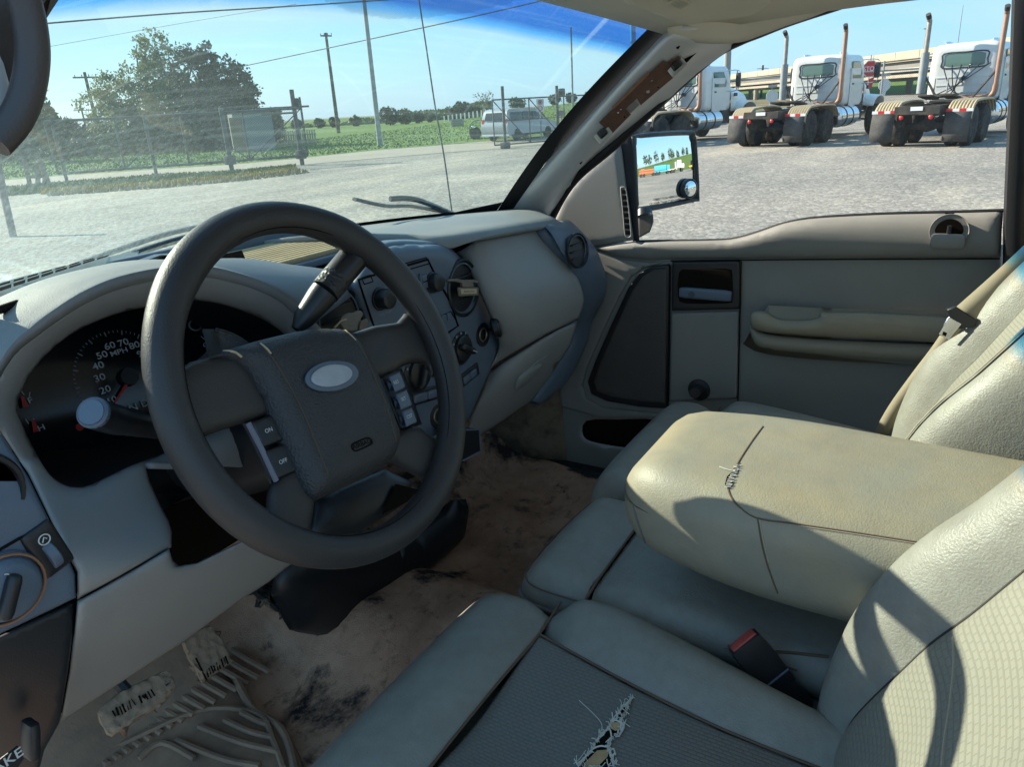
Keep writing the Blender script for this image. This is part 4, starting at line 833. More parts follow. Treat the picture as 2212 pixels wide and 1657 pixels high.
# lower shroud face seen under the hub
lsp = [(692, 1072), (840, 1008), (905, 1040), (880, 1090), (790, 1150), (700, 1165), (680, 1150)]
obj('column_cover', *patch([wl2(WP(x, y, -.10)) for x, y in lsp], lambda u, v, d: WC+WX*u+WY*v+WN*(-.10-roll(d, .02, .012)), .01), M['black_plastic'], dash, solid=.03, off=-1, smooth=70)
obj('cover_pocket', *patch([wl2(WP(x, y, -.095)) for x, y in ((855, 1045), (905, 1058), (880, 1085), (825, 1112))], lambda u, v, d: WC+WX*u+WY*v+WN*(-.0955), .01), M['hole'], dash)
# ================================================================== seats
def interp(z, T): return float(np.interp(z, [a for a, b in T], [b for a, b in T]))
YSM = [(.72, .065), (.80, .055), (.861, .042), (.931, .027), (.98, .003), (1.043, -.028), (1.07, -.046), (1.133, -.081), (1.25, -.145), (1.40, -.235), (1.46, -.28)]
YB = [(.72, .07), (.80, .068), (.861, .066), (.931, .062), (.98, .053), (1.02, .043), (1.07, .021), (1.107, .0), (1.155, -.037), (1.25, -.100), (1.40, -.21), (1.46, -.29)]
def seat(cx, label, mats, name='bucket_seat'):
    st = thing(name, label, 'seat', (cx, .2, .55)); P = {}
    ml, mw = mats
    def cush(nm, ol, zf, mat, step=.014, **k):
        ol = [(cx+a, b) for a, b in ol]; V, Fc = patch(ol, lambda u, v, d: Vector((u, v, zf(u-cx, v, d))), step); P[nm] = (V, Fc); return obj(nm, V, Fc, mat, st, solid=.012, off=-1, smooth=80, **k)
    crease = [(.222, .408), (.15, .402), (.05, .404), (-.05, .404), (-.15, .402), (-.222, .408)]
    fr_out = cr2([(-.222, .41), (-.224, .47), (-.205, .517), (-.165, .536), (-.05, .54), (.05, .54), (.165, .536), (.205, .517), (.224, .47), (.222, .41)], 4)
    def zfr(u, v, d):
        do = segdist([(u, v)], fr_out, False)[0]; dc = segdist([(u, v)], crease, False)[0]
        return .898 - roll(do, .055, .10) - soft(dc, .05, .018) + .004*math.sin(u*20)*0
    cush('front_roll', fr_out+crease[1:-1], zfr, ml, .011)
    seamR = [(.15, .402), (.122, .265), (.105, .148), (.10, .0), (.10, -.06)]
    ins = seamR+[(-a, b) for a, b in seamR[::-1]]
    def zin(u, v, d): return .878-.012*math.exp(-(u/.10)**2)*1  + .006*math.sin(v*14)*math.exp(-(u/.09)**2)
    cush('seat_insert', ins, zin, mw, .011)
    out = cr2([(.15, .402), (.226, .412), (.246, .39), (.256, .35), (.252, .30), (.226, .19), (.196, .08), (.176, -.02), (.172, -.06)], 4)
    for s in (1, -1):
        ou = [(s*a, b) for a, b in out]; sm = [(s*a, b) for a, b in seamR]
        def zb(u, v, d):
            do = segdist([(u, v)], ou[4:], False)[0]; ds = segdist([(u, v)], sm, False)[0]; dc = segdist([(u, v)], ou[:5], False)[0]
            return .906 - roll(do, .055, .11) - soft(ds, .06, .028) - soft(dc, .05, .024)
        cush('seat_bolster', ou+[(s*.10, -.06)]+sm[1:-1][::-1], zb, ml, .011)
    obj('seat_base', *rbox((cx, .215, .725), (.43, .60, .20), .05, 6), ml, st, smooth=80)
    obj('seat_frame', *rbox((cx, .22, .59), (.40, .5, .09), .02, 4), M['black_plastic'], st)
    # backrest: three lofts that meet in the seams
    zs = [.76, .80, .84, .88, .92, .96, 1.0, 1.04, 1.08, 1.12, 1.16, 1.22, 1.28, 1.34, 1.40, 1.44, 1.465]
    def prof(z):
        ys, yb = interp(z, YSM), interp(z, YB); tp = max(0, (z-1.36)/.105); w = 1-.12*tp**2; yb2 = yb-.02*tp
        return [(-.225*w, ys-.19), (-.236*w, ys-.10), (-.226*w, yb-.035), (-.188*w, yb2), (-.155*w, (yb2+ys)/2+.012), (-.132*w, ys)], [(-.132*w, ys), (-.115*w, ys+.004), (-.05*w, ys-.008), (.05*w, ys-.008), (.115*w, ys+.004), (.132*w, ys)]
    Rb, Ib = [], []
    for z in zs:
        b, i = prof(z); Rb.append([Vector((cx+a, y, z)) for a, y in b]); Ib.append([Vector((cx+a, y, z)) for a, y in i])
    Lm = [[Vector((2*cx-p.x, p.y, p.z)) for p in r] for r in Rb]
    for nm, rows, mat in (('back_bolster', Rb, ml), ('back_bolster', Lm, ml), ('back_insert', Ib, mw)):
        VF = loft(rows, 3, 4); P[nm+('_r' if rows is Lm else '')] = VF; obj(nm, *VF, mat, st, smooth=80)
    top = Rb[-1]+Ib[-1][1:-1]+Lm[-1][::-1]; obj('back_top', *loft([[p for p in top], [p+Vector((0, -.05, .02)) for p in top], [p+Vector((0, -.12, .0)) for p in top]], 3, 1), ml, st, smooth=80)
    obj('back_shell', *grid([[r[0], Vector((cx, r[0].y-.03, r[0].z)), Vector((2*cx-r[0].x, r[0].y, r[0].z))] for r in Rb]), M['grey_plastic'], st)
    for s in (1, -1):
        pth = [Vector((cx+s*.132*(1-.12*max(0, (z-1.36)/.105)**2), interp(z, YSM)+.0003, z)) for z in zs]; obj('seam', *tube(cr(pth, 3), .0022, 6), M['seam'], st)
        obj('seam', *tube([Vector((cx+s*a, b, .8785)) for a, b in cr2(seamR, 4)], .0016, 6), M['thread_brown'], st)
    obj('seam', *tube([Vector((cx+a, b, .8775)) for a, b in cr2(crease, 4)], .0020, 6), M['thread_brown'], st)
    return st, P
dseat, DP = seat(-.326, 'grey leather driver seat, woven insert torn open at front, steering wheel shadow on its back', (M['leather'], M['woven_cushion']))
for o in [q for q in bpy.data.objects if q.parent == dseat and q.name.startswith('back_insert')]: o.data.materials[0] = M['woven_back']
pseat, PP = seat(.435, 'grey leather passenger seat beyond the folded armrest, seat belt across its back', (M['leather'], M['leather']))
for o in [q for q in bpy.data.objects if q.parent == pseat and q.name.startswith('back_insert')]: o.data.materials[0] = M['woven_back']
# visible second stitch on the driver backrest, piping on the passenger bolster
st_ = onmesh(DP['back_insert'], cr2([(2058, 1378), (2060, 1440), (2052, 1520), (2040, 1600), (2034, 1657)], 5), .0008)
if len(st_) > 2: obj('stitching', *tube(st_, .0011, 5), M['thread'], dseat)
for dx in (-.004, .004):
    pth = [Vector((.435-.188-.004+dx, interp(z, YB)+.0015-abs(dx)*.2-(.002 if dx < 0 else 0), z)) for z in np.linspace(.86, 1.38, 40)]
    obj('stitching', *tube(pth, .0011, 5), M['thread'] if dx > 0 else M['seam'], pseat)
# tear in the driver's cushion
tear = [(1366, 1508), (1352, 1522), (1340, 1532), (1332, 1552), (1320, 1560), (1313, 1575), (1300, 1588), (1286, 1604), (1278, 1622), (1262, 1640), (1250, 1656), (1248, 1700), (1330, 1700), (1326, 1656), (1322, 1640), (1318, 1625), (1313, 1612), (1322, 1596), (1336, 1588), (1345, 1572), (1340, 1556), (1352, 1540), (1358, 1524)]
th_ = decal(DP['seat_insert'], tear, 6, .0012); tr_ = obj('tear', *th_, M['hole'], dseat, label='jagged tear showing foam under the woven cover')
for fp in ([(1320, 1562), (1342, 1560), (1344, 1572), (1330, 1580), (1318, 1574)], [(1290, 1622), (1318, 1620), (1312, 1636), (1296, 1652), (1280, 1690), (1258, 1690), (1262, 1650)], [(1341, 1545), (1352, 1535), (1352, 1544), (1344, 1554)]):
    obj('torn_foam', *decal(DP['seat_insert'], fp, 5, .0022), M['foam'], tr_)
rim_px = [tear[i] for i in (8, 7, 6, 5, 4, 3)]
fb_ = []
for seg in ([(1250, 1656), (1262, 1640), (1278, 1622), (1296, 1614), (1313, 1612), (1318, 1600), (1322, 1596), (1320, 1580), (1316, 1570), (1326, 1558), (1345, 1562), (1346, 1574), (1336, 1590)], [(1326, 1656), (1322, 1640), (1318, 1625), (1326, 1618), (1328, 1632)], [(1345, 1556), (1352, 1566), (1362, 1572)], [(1252, 1515), (1280, 1540), (1296, 1560), (1301, 1574)], [(1352, 1532), (1358, 1520), (1362, 1508)], [(1240, 1650), (1252, 1640), (1264, 1622)], [(1286, 1600), (1296, 1590), (1306, 1578)]):
    p = onmesh(DP['seat_insert'], cr2([(x+random.uniform(-1.5, 1.5), y+random.uniform(-1.5, 1.5)) for x, y in seg], 4), .003)
    if len(p) > 2: fb_.append(tube(p, .0009 if len(seg) > 4 else .0004, 6))
rr_ = random.Random(4); tb = cr2([q for q in tear if q[1] < 1690], 5, True)
for x, y in tb:
    for _ in range(2):
        an = rr_.uniform(0, 6.28); L0 = rr_.uniform(3, 11); p = onmesh(DP['seat_insert'], [(x+rr_.uniform(-2, 2), y+rr_.uniform(-2, 2)), (x+math.cos(an)*L0*.5+rr_.uniform(-2, 2), y+math.sin(an)*L0*.5), (x+math.cos(an)*L0, y+math.sin(an)*L0+rr_.uniform(-2, 2))], .0025)
        if len(p) == 3: fb_.append(tube([p[0], p[1]+Vector((0, 0, rr_.uniform(0, .004))), p[2]+Vector((0, 0, rr_.uniform(-.001, .006)))], rr_.uniform(.0003, .0006), 4))
fo = obj('torn_threads', *joinm(*fb_), M['fibre'], tr_); fo['kind'] = 'stuff'
ed_ = []
for k in range(len(tb)):
    (x0, y0), (x1, y1) = tb[k], tb[(k+1) % len(tb)]; L0 = math.hypot(x1-x0, y1-y0) or 1; nx, ny = (y1-y0)/L0, -(x1-x0)/L0; w0 = rr_.uniform(.5, 4.5)
    p = onmesh(DP['seat_insert'], [(x0, y0), (x1, y1), (x1+nx*w0, y1+ny*w0), (x0+nx*w0, y0+ny*w0)], .0016)
    if len(p) == 4: ed_.append(([p[0]+Vector((0, 0, .002)), p[1]+Vector((0, 0, .002)), p[2], p[3]], [(0, 1, 2, 3)]))
eo = obj('frayed_edge', *joinm(*ed_), M['fibre'], tr_); eo['kind'] = 'stuff'
# middle cushion
ctr_ = thing('centre_seat', 'narrow middle seat cushion of grey leather under the folded armrest', 'seat', (.04, .2, .6))
def ccush(nm, ol, zf, mat):
    V, Fc = patch(ol, lambda u, v, d: Vector((u, v, zf(u, v, d))), .011); obj(nm, V, Fc, mat, ctr_, solid=.012, off=-1, smooth=80); return V, Fc
cxl, cxr = -.092, .192
fo_ = cr2([(cxl, .385), (cxl, .455), (cxl+.012, .485), (cxl+.04, .497), (.04, .502), (cxr-.04, .497), (cxr-.012, .485), (cxr, .455), (cxr, .385)], 4)
ck = [(cxr, .383), (.12, .38), (.04, .378), (-.04, .376), (cxl, .372)]
CF1 = ccush('front_roll', fo_+ck[1:-1], lambda u, v, d: .897-roll(segdist([(u, v)], fo_, False)[0], .045, .06)-soft(segdist([(u, v)], ck, False)[0], .04, .008), M['leather'])
ro_ = [(cxl, -.1), (cxl, .372)]; ro2 = [(cxr, .383), (cxr, -.1)]
CF2 = ccush('seat_cushion', [(cxl, -.1), (cxl, .372), (-.04, .376), (.04, .378), (.12, .38), (cxr, .383), (cxr, -.1)], lambda u, v, d: .90-.010*(1-math.exp(-((v-.27)/.12)**2))-roll(min(segdist([(u, v)], ro_, False)[0], segdist([(u, v)], ro2, False)[0]), .03, .045)-soft(segdist([(u, v)], ck, False)[0], .05, .011), M['leather'])
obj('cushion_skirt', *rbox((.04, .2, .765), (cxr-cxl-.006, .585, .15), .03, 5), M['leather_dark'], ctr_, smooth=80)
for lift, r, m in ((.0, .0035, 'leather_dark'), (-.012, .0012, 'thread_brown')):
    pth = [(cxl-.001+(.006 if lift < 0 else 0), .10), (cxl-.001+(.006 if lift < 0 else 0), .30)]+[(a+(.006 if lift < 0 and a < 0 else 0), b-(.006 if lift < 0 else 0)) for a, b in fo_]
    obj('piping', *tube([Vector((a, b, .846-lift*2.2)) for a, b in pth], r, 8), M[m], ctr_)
obj('seam', *tube([Vector((a, b, .8905)) for a, b in cr2(ck, 4)], .002, 6), M['thread_brown'], ctr_)
obj('seam', *tube(onmesh(CF2, cr2([(1572, 1396), (1640, 1408), (1700, 1410), (1790, 1420)], 4), .001) or [Vector((0, 0, .8)), Vector((0, .01, .8))], .0018, 6), M['thread_brown'], ctr_)
# folded armrest
arm = thing('folding_armrest', 'wide sun-bleached leather armrest folded down between seats, split along its seam', 'armrest', (.03, .1, .9))
def awarp(p):
    yf = .345-.05; t = max(0, (p.y-.06)/.27); s = 1-.30*t**2.4; zf = 1
    q = Vector((p.x*s+.0*t, p.y, p.z))
    if p.y > 0: q.z += -.008*t*t if p.z > 0 else .03*t**2
    if p.z < 0 and p.x < 0: q.z += .0
    q.z += .006*math.sin(p.y*7)*(1 if p.z > 0 else 0)
    return q
AV = rbox((.043, .035, 1.018), (.295, .615, .145), .055, 15, None, awarp)
AV = ([Vector(v) for v in AV[0]], AV[1])
body = obj('armrest_pad', *AV, M['leather_armrest'], arm, smooth=80)
def seamline(px, r, mat, nm='seam', lift=.0004):
    p = onmesh(AV, cr2(px, 6), lift)
    if len(p) > 2: return obj(nm, *tube(p, r, 6), M[mat], arm)
sm1 = [(1648, 921), (1625, 952), (1600, 990), (1584, 1020), (1573, 1042), (1577, 1070), (1600, 1098), (1637, 1120), (1720, 1132), (1850, 1151), (1985, 1172), (2100, 1190)]
seamline(sm1, .0010, 'thread_brown'); seamline([(x+3, y+4) for x, y in sm1[5:]], .0006, 'thread')
seamline([(1637, 1121), (1645, 1170), (1656, 1215), (1672, 1262), (1680, 1282)], .0010, 'thread_brown'); seamline([(1641, 1124), (1649, 1170), (1660, 1215)], .0009, 'thread')
seamline([(1367, 1090), (1378, 1130), (1398, 1180), (1420, 1214), (1450, 1245)], .0016, 'leather_dark', 'piping', .001)
at_ = decal(AV, [(1600, 1000), (1594, 1022), (1586, 1030), (1582, 1048), (1572, 1056), (1566, 1046), (1570, 1030), (1578, 1022), (1588, 1008)], 4, .0012); atr = obj('seam_split', *at_, M['hole'], arm, label='split in the armrest seam')
fb_ = []
for k in range(16):
    y = 1004+3.2*k; xc = 1596-(y-1004)*.5; p = onmesh(AV, cr2([(xc-7+random.uniform(-2, 2), y+random.uniform(-3, 3)), (xc, y), (xc+7+random.uniform(-2, 2), y+random.uniform(-4, 2))], 3), .0025)
    if len(p) > 2: fb_.append(tube(p, .0005, 5))
p = onmesh(AV, cr2([(1554, 1008), (1570, 1014), (1588, 1018)], 4), .003)
if len(p) > 2: fb_.append(tube(p, .0005, 5))
fo = obj('torn_threads', *joinm(*fb_), M['fibre'], atr); fo['kind'] = 'stuff'
# seat belt buckle on its ribbed stalk
bk_ = thing('seat_belt_buckle', 'black seat belt buckle with faded red button standing on ribbed stalk beside driver seat', 'buckle', tuple(A(1750, 1600, x=-.1)))
bt, bb = A(1606, 1386, x=-.118), A(1700, 1502, x=-.112); ba = (bt-bb).normalized(); bw = (R_*.93+U_*.37); bw = (bw-ba*bw.dot(ba)).normalized(); bn = bw.cross(ba).normalized()
if bn.dot(CAM-bt) < 0: bn = -bn
B = Matrix((bw, bn, ba)).transposed()
if B.determinant() < 0: B = Matrix((bw, -bn, ba)).transposed()
obj('buckle_body', *rbox(bt-ba*.034, (.042, .026, .07), .004, 4, B), M['black_plastic'], bk_)
obj('release_button', *rbox(bt+ba*.0005, (.034, .017, .006), .002, 3, B), M['red_button'], bk_)
obj('buckle_neck', *rbox(bb-ba*.0, (.038, .024, .05), .005, 4, B), M['black_plastic'], bk_)
obj('buckle_ridge', *tube([bb+ba*.03+bn*.0135+bw*q for q in (-.02, 0, .02)], .0012, 6), M['dark_plastic'], bk_)
be = A(1765, 1620, x=-.098); n_ = 42; path = [bb.lerp(be, i/n_)-ba*.02 for i in range(n_+1)]
obj('ribbed_stalk', *tube(path, [.0125+.0028*(1 if (i % 6) < 3 else -1) for i in range(n_+1)], 16), M['black_plastic'], bk_, smooth=60)
# passenger belt
bl = thing('seat_belt', 'tan seat belt strap with steel tongue hanging in front of the passenger seatback', 'seat belt', (.66, -.05, .9))
def ribbon(Lp, Rp, xs, nm, mat):
    Lc, Rc = cr2(Lp, 5), cr2(Rp, 5); m = len(Lc); P = [A(*a, x=xs[0]+(xs[1]-xs[0])*i/(m-1)) for i, a in enumerate(Lc)]; Q = [A(*a, x=xs[0]+(xs[1]-xs[0])*i/(m-1)-.004) for i, a in enumerate(Rc)]
    return obj(nm, *grid([P, [a.lerp(b, .5)+Vector((-.001, .001, 0)) for a, b in zip(P, Q)], Q]), mat, bl, solid=.0014, smooth=80)
ribbon([(2290, 455), (2212, 530), (2140, 597), (2064, 664)], [(2330, 480), (2230, 576), (2165, 640), (2104, 694)], (.66, .595), 'belt_strap', M['belt'])
ribbon([(2052, 690), (2016, 745), (1970, 806), (1920, 876), (1884, 940)], [(2080, 706), (2040, 762), (1996, 822), (1952, 884), (1916, 945)], (.595, .665), 'belt_strap', M['belt'])
tg = [A(px, py, x=.585) for px, py in ((2046, 670), (2066, 662), (2112, 692), (2106, 706), (2074, 712))]
obj('belt_slider', *prism(tg, Vector((.008, .004, 0))), M['black_plastic'], bl, bevel=.002)
tg = [A(px, py, x=.583) for px, py in ((2050, 684), (2078, 700), (2050, 734), (2026, 722))]
tng = obj('belt_tongue', *prism(tg, Vector((.003, .0015, 0))), M['chrome'], bl, bevel=.001)
obj('tongue_slot', *prism([A(px, py, x=.5825) for px, py in ((2038, 716), (2046, 720), (2043, 727), (2035, 723))], Vector((.0003, 0, 0))), M['hole'], tng)
# ================================================================== passenger door
XD = .83
door = thing('passenger_door', 'closed grey passenger door with leather armrest, black handle bezel and speaker grille', 'truck door', (XD, .3, .6))
def D2(px, py, x=XD): p = A(px, py, x=x); return (p.y, p.z)
def dpatch(px, x, step, rr, dep, nm, mat, k=3, thick=.01, fx=None, parent=None, holes=(), **kw):
    o = [D2(*p, x=x) for p in (cr2(px, k, True) if k > 1 else px)]; hs = [[D2(*p, x=x) for p in cr2(h, 3, True)] for h in holes]
    VF = patch(o, lambda u, v, d: Vector((x+roll(d, rr, dep)+(fx(u, v) if fx else 0), u, v)), step, hs); return obj(nm, *VF, mat, parent or door, solid=thick, off=1 if thick > 0 else -1, smooth=70, **kw), VF
sill = cr2([(1374, 522), (1450, 521), (1560, 519), (1600, 513), (1640, 501), (1690, 484), (1745, 473), (1820, 467), (1920, 462), (2040, 459), (2168, 455)], 3)
# outer skin of the door below the panel, and lower main panel
main = [(1270, 515), (1446, 535), (1600, 535), (2166, 530), (2160, 800), (2150, 1100), (1260, 1100), (1225, 1040), (1213, 950), (1207, 860), (1230, 800), (1260, 640)]
pocket = [(1264, 912), (1330, 909), (1420, 912), (1430, 960), (1380, 972), (1290, 960), (1258, 945)]
dpatch(main, XD, .02, .012, .008, 'lower_panel', M['door_grey'], 1, holes=[pocket])
obj('map_pocket', *patch([D2(*p, x=XD+.03) for p in ((1235, 890), (1480, 890), (1480, 1000), (1235, 1000))], lambda u, v, d: Vector((XD+.04, u, v)), .03), M['hole'], door)
upper = sill+[(2164, 500), (2162, 557), (1900, 559), (1700, 560), (1446, 563), (1400, 566), (1340, 560), (1275, 535), (1330, 527)]
def ux(u, v): return -.018*math.exp(-((v-1.235)/.05)**2)
UP = dpatch(upper, XD-.012, .012, .022, .02, 'upper_panel', M['door_grey'], 1, thick=.02, fx=ux)
front = [(1275, 535), (1340, 560), (1400, 566), (1446, 564), (1420, 572), (1386, 582), (1362, 600), (1338, 640), (1300, 720), (1268, 795), (1258, 830), (1266, 860), (1300, 880), (1445, 896), (1440, 906), (1300, 905), (1210, 880), (1206, 850), (1240, 760), (1300, 650)]
dpatch(front, XD-.006, .014, .008, .005, 'front_panel', M['door_grey'], 1)
sail = [(1194, 478), (1214, 430), (1246, 386), (1290, 345), (1336, 303), (1342, 340), (1352, 420), (1366, 520), (1330, 526), (1275, 533), (1240, 520)]
SA = dpatch(sail, XD-.012, .01, .014, .010, 'sail_panel', M['door_grey'], 1, thick=.012)
# vent slots of the sail panel
vs = cr2([(1341, 410), (1344, 404), (1350, 405), (1353, 415), (1358, 450), (1363, 500), (1362, 510), (1356, 512), (1350, 505), (1346, 460)], 3, True)
obj('demister_vent', *tube([A(*p, x=XD-.013) for p in vs], .0016, 6, closed=True), M['grey_plastic'], door)
for k in range(8):
    t = k/7; c = A(1348+8*t, 414+88*t, x=XD-.0135); obj('vent_slot', *rbox(c, (.002, .012, .0095), .0008, 2), M['hole'], door)
# black front channel and glass
dpatch([(1336, 300), (1362, 286), (1368, 340), (1374, 420), (1380, 520), (1366, 522), (1352, 420), (1342, 340)], XD+.0, .012, .004, .003, 'window_channel', M['seal'], 1)
gl = [(1362, 290)]+[(px, py) for px, py in ((1440, 219), (1500, 163), (1560, 112), (1640, 68), (1743, 28), (1870, -8), (2000, -40), (2185, -60), (2176, 250), (2166, 458))]+sill[::-1]+[(1376, 500)]
dpatch(gl, XD+.012, .04, .0001, 0, 'window_glass', M['side_glass'], 1, thick=0)
sg = [A(px, py-1, x=XD-.004) for px, py in sill]; obj('window_sweep', *tube(sg, .0035, 6), M['seal'], door)
grl = [(1446, 571), (1410, 575), (1380, 590), (1356, 622), (1320, 700), (1285, 780), (1268, 826), (1276, 852), (1310, 868), (1380, 880), (1441, 884)]
gbd = dpatch(grl, XD-.009, .012, .006, .004, 'speaker_surround', M['black_plastic'], 1)
gin = [(1440, 580), (1412, 583), (1388, 597), (1364, 630), (1330, 704), (1297, 780), (1281, 826), (1288, 846), (1318, 858), (1380, 868), (1436, 872)]
mgr = pmat('speaker_mesh', (.085, .077, .07), .7, .3, voro=(330, .8), var=(9, (.07, .062, .055), .8), dust=((.16, .13, .1), 12, .6, .85, .5))
dpatch(gin, XD-.0115, .012, .004, .003, 'speaker_grille', mgr, 1)
dpatch([(1449, 676), (1596, 672), (1592, 862), (1445, 868)], XD-.009, .012, .006, .004, 'centre_panel', M['door_grey'], 1)
dpatch([(1451, 566), (1598, 563), (1597, 668), (1450, 672)], XD-.012, .008, .004, .003, 'handle_bezel', M['black_plastic'], 1)
cup = dpatch([(1466, 588), (1490, 581), (1570, 580), (1582, 590), (1582, 646), (1572, 656), (1480, 656), (1464, 642)], XD-.0135, .008, .003, .002, 'handle_recess', M['hole'], 2)
hp_ = [D2(*p, x=XD-.02) for p in ((1466, 622), (1580, 622), (1581, 648), (1470, 649))]
obj('door_handle', *rbox(((XD-.020), sum(p[0] for p in hp_)/4, sum(p[1] for p in hp_)/4), (.014, abs(hp_[0][0]-hp_[1][0]), .026), .006, 5), M['dark_plastic'], door)
obj('lock_button', *cyl(A(1494, 636, x=XD-.026), A(1494, 636, x=XD-.030), .007, 16), M['black_plastic'], door)
obj('panel_groove', *tube([A(px, py, x=XD-.0125) for px, py in ((1449, 563.5), (1600, 561.5), (1800, 560), (2160, 558.5))], .0016, 6), M['hole'], door)
obj('panel_groove', *tube([A(px, py, x=XD-.007) for px, py in ((1601, 564), (1598, 700), (1594, 866))], .0014, 6), M['hole'], door)
obj('panel_groove', *tube([A(px, py, x=XD-.007) for px, py in ((1448, 574), (1446, 760), (1443, 886))], .0014, 6), M['hole'], door)
cs_ = A(1510, 842, x=XD-.01); obj('crank_stub', *lathe([(.028, 0), (.026, .004), (.016, .006), (.015, .03), (.012, .034), (0, .034)], cs_, (-1, 0, .1), 24), M['black_plastic'], door)
# armrest pad of the door: shaped outline with depth
ar = [(1616, 690), (1624, 678), (1640, 676), (1656, 680), (1672, 690), (1700, 695), (1752, 694), (1768, 686), (1776, 678), (1860, 678), (1960, 683), (2060, 690), (2100, 700), (2100, 748), (1960, 740), (1800, 733), (1700, 726), (1650, 722), (1622, 712)]
AR = dpatch(ar, XD-.062, .009, .020, .018, 'armrest', pmat('door_armrest', (.30, .255, .18), .5, .45, grain=(420, .35), var=(8, (.24, .215, .165), .7)), 2, thick=.06)
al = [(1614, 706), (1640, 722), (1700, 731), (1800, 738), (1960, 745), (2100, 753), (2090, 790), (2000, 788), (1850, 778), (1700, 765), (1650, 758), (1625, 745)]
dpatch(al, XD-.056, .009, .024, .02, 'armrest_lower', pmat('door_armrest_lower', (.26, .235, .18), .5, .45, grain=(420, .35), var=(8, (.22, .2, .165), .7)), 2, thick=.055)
obj('armrest_shell', *rbox((XD-.015, D2(1900, 735)[0], D2(1900, 735)[1]), (.03, .50, .085), .02, 5), M['door_grey'], door)
lk = A(2050, 500, x=XD-.0335); obj('lock_recess', *lathe([(.0335, .0005), (.033, .002), (.031, .0), (.026, -.012), (.016, -.018), (0, -.02)], lk, (-1, 0, .05), 30), M['door_grey'], door, smooth=60)
obj('recess_lip', *rbox(lk+Vector((-.006, 0, -.018)), (.02, .058, .030), .012, 5), M['door_grey'], door, smooth=80)
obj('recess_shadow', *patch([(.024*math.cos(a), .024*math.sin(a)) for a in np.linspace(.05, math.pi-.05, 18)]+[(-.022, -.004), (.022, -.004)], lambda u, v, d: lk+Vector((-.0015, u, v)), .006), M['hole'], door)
obj('lock_knob', *cyl(lk+Vector((-.004, 0, -.006)), lk+Vector((-.006, 0, .012)), .004, 12), M['black_plastic'], door)
# door mirror
mg = [(1376, 301), (1390, 297), (1488, 291), (1497, 296), (1501, 330), (1503, 420), (1496, 427), (1388, 447), (1381, 441), (1378, 380)]
mc = A(1440, 370, x=1.06); inc = (mc-CAM).normalized(); ref = Vector((.20, -1, -.012)).normalized(); MN = (ref-inc).normalized()
def MP(px, py, h=0):
    v = R_*((px-1106)/F)+U_*((828.5-py)/F)+_d; t = (mc+MN*h-CAM).dot(MN)/v.dot(MN); return CAM+v*t
mx_ = (MP(1500, 365)-MP(1380, 375)).normalized(); my_ = MN.cross(mx_)
def m2(p): q = p-mc; return q.dot(mx_), q.dot(my_)
hs_px = [(1366, 300), (1374, 290), (1400, 286), (1490, 281), (1504, 287), (1509, 330), (1513, 424), (1503, 436), (1390, 459), (1376, 454), (1369, 380)]
ho = [m2(MP(*p, .003)) for p in cr2(hs_px, 3, True)]; gi = [m2(MP(*p)) for p in cr2(mg, 3, True)]
hsg = obj('door_mirror', *patch(ho, lambda u, v, d: mc+mx_*u+my_*v+MN*(.004-roll(d, .008, .006)), .008, [gi]), M['black_plastic'], door, solid=.015, off=-1, smooth=60)
obj('mirror_shell', *rbox(mc-MN*.04+my_*.0, (.105, .05, .15), .02, 4, Matrix((mx_, -MN, my_)).transposed()), M['black_plastic'], hsg)
mm = bpy.data.materials.new('mirror_glass'); mm.use_nodes = True; mb = mm.node_tree.nodes['Principled BSDF']; mb.inputs['Metallic'].default_value = 1; mb.inputs['Roughness'].default_value = .0; mb.inputs['Base Color'].default_value = (.86, .88, .88, 1)
RC = 1.15
def mcap(u, v): return -(u*u+v*v)/(2*RC)
V, Fc = patch(gi, lambda u, v, d: mc+mx_*u+my_*v+MN*(-.001+mcap(u, v)), .008); mgl = obj('mirror_glass', V, Fc, mm, hsg, smooth=180)
bs = MP(1489, 407, .006); obj('blind_spot_rim', *lathe([(.026, -.006), (.026, .004), (.0225, .006), (.0225, .004)], bs, MN, 32), M['black_plastic'], hsg)
obj('blind_spot_mirror', *lathe([(.0225, .004), (.019, .0062), (.014, .0085), (.008, .0098), (.003, .0102), (0, .0103)], bs, MN, 32), mm, hsg, smooth=180)
mtx = (MP(1470, 428)-MP(1420, 436)).normalized()
for s, p in (('OBJECTS IN MIRROR ARE', (1446, 427)), ('CLOSER THAN THEY APPEAR', (1444, 435.5))):
    text(s, MP(*p, .0004)+MN*mcap(*m2(MP(*p))), mtx, MN.cross(mtx), .0088, M['seam'], hsg)
ft = [A(px, py, x=.93) for px, py in ((1376, 462), (1412, 458), (1414, 480), (1406, 502), (1380, 516))]
obj('mirror_foot', *prism([p for p in ft], Vector((.03, .03, 0))), pmat('mirror_foot_brown', (.12, .1, .09), .6), door, bevel=.006)
obj('mirror_arm', *tube([A(1392, 456, x=.95), A(1392, 470, x=.94)], .02, 12), M['black_plastic'], door)
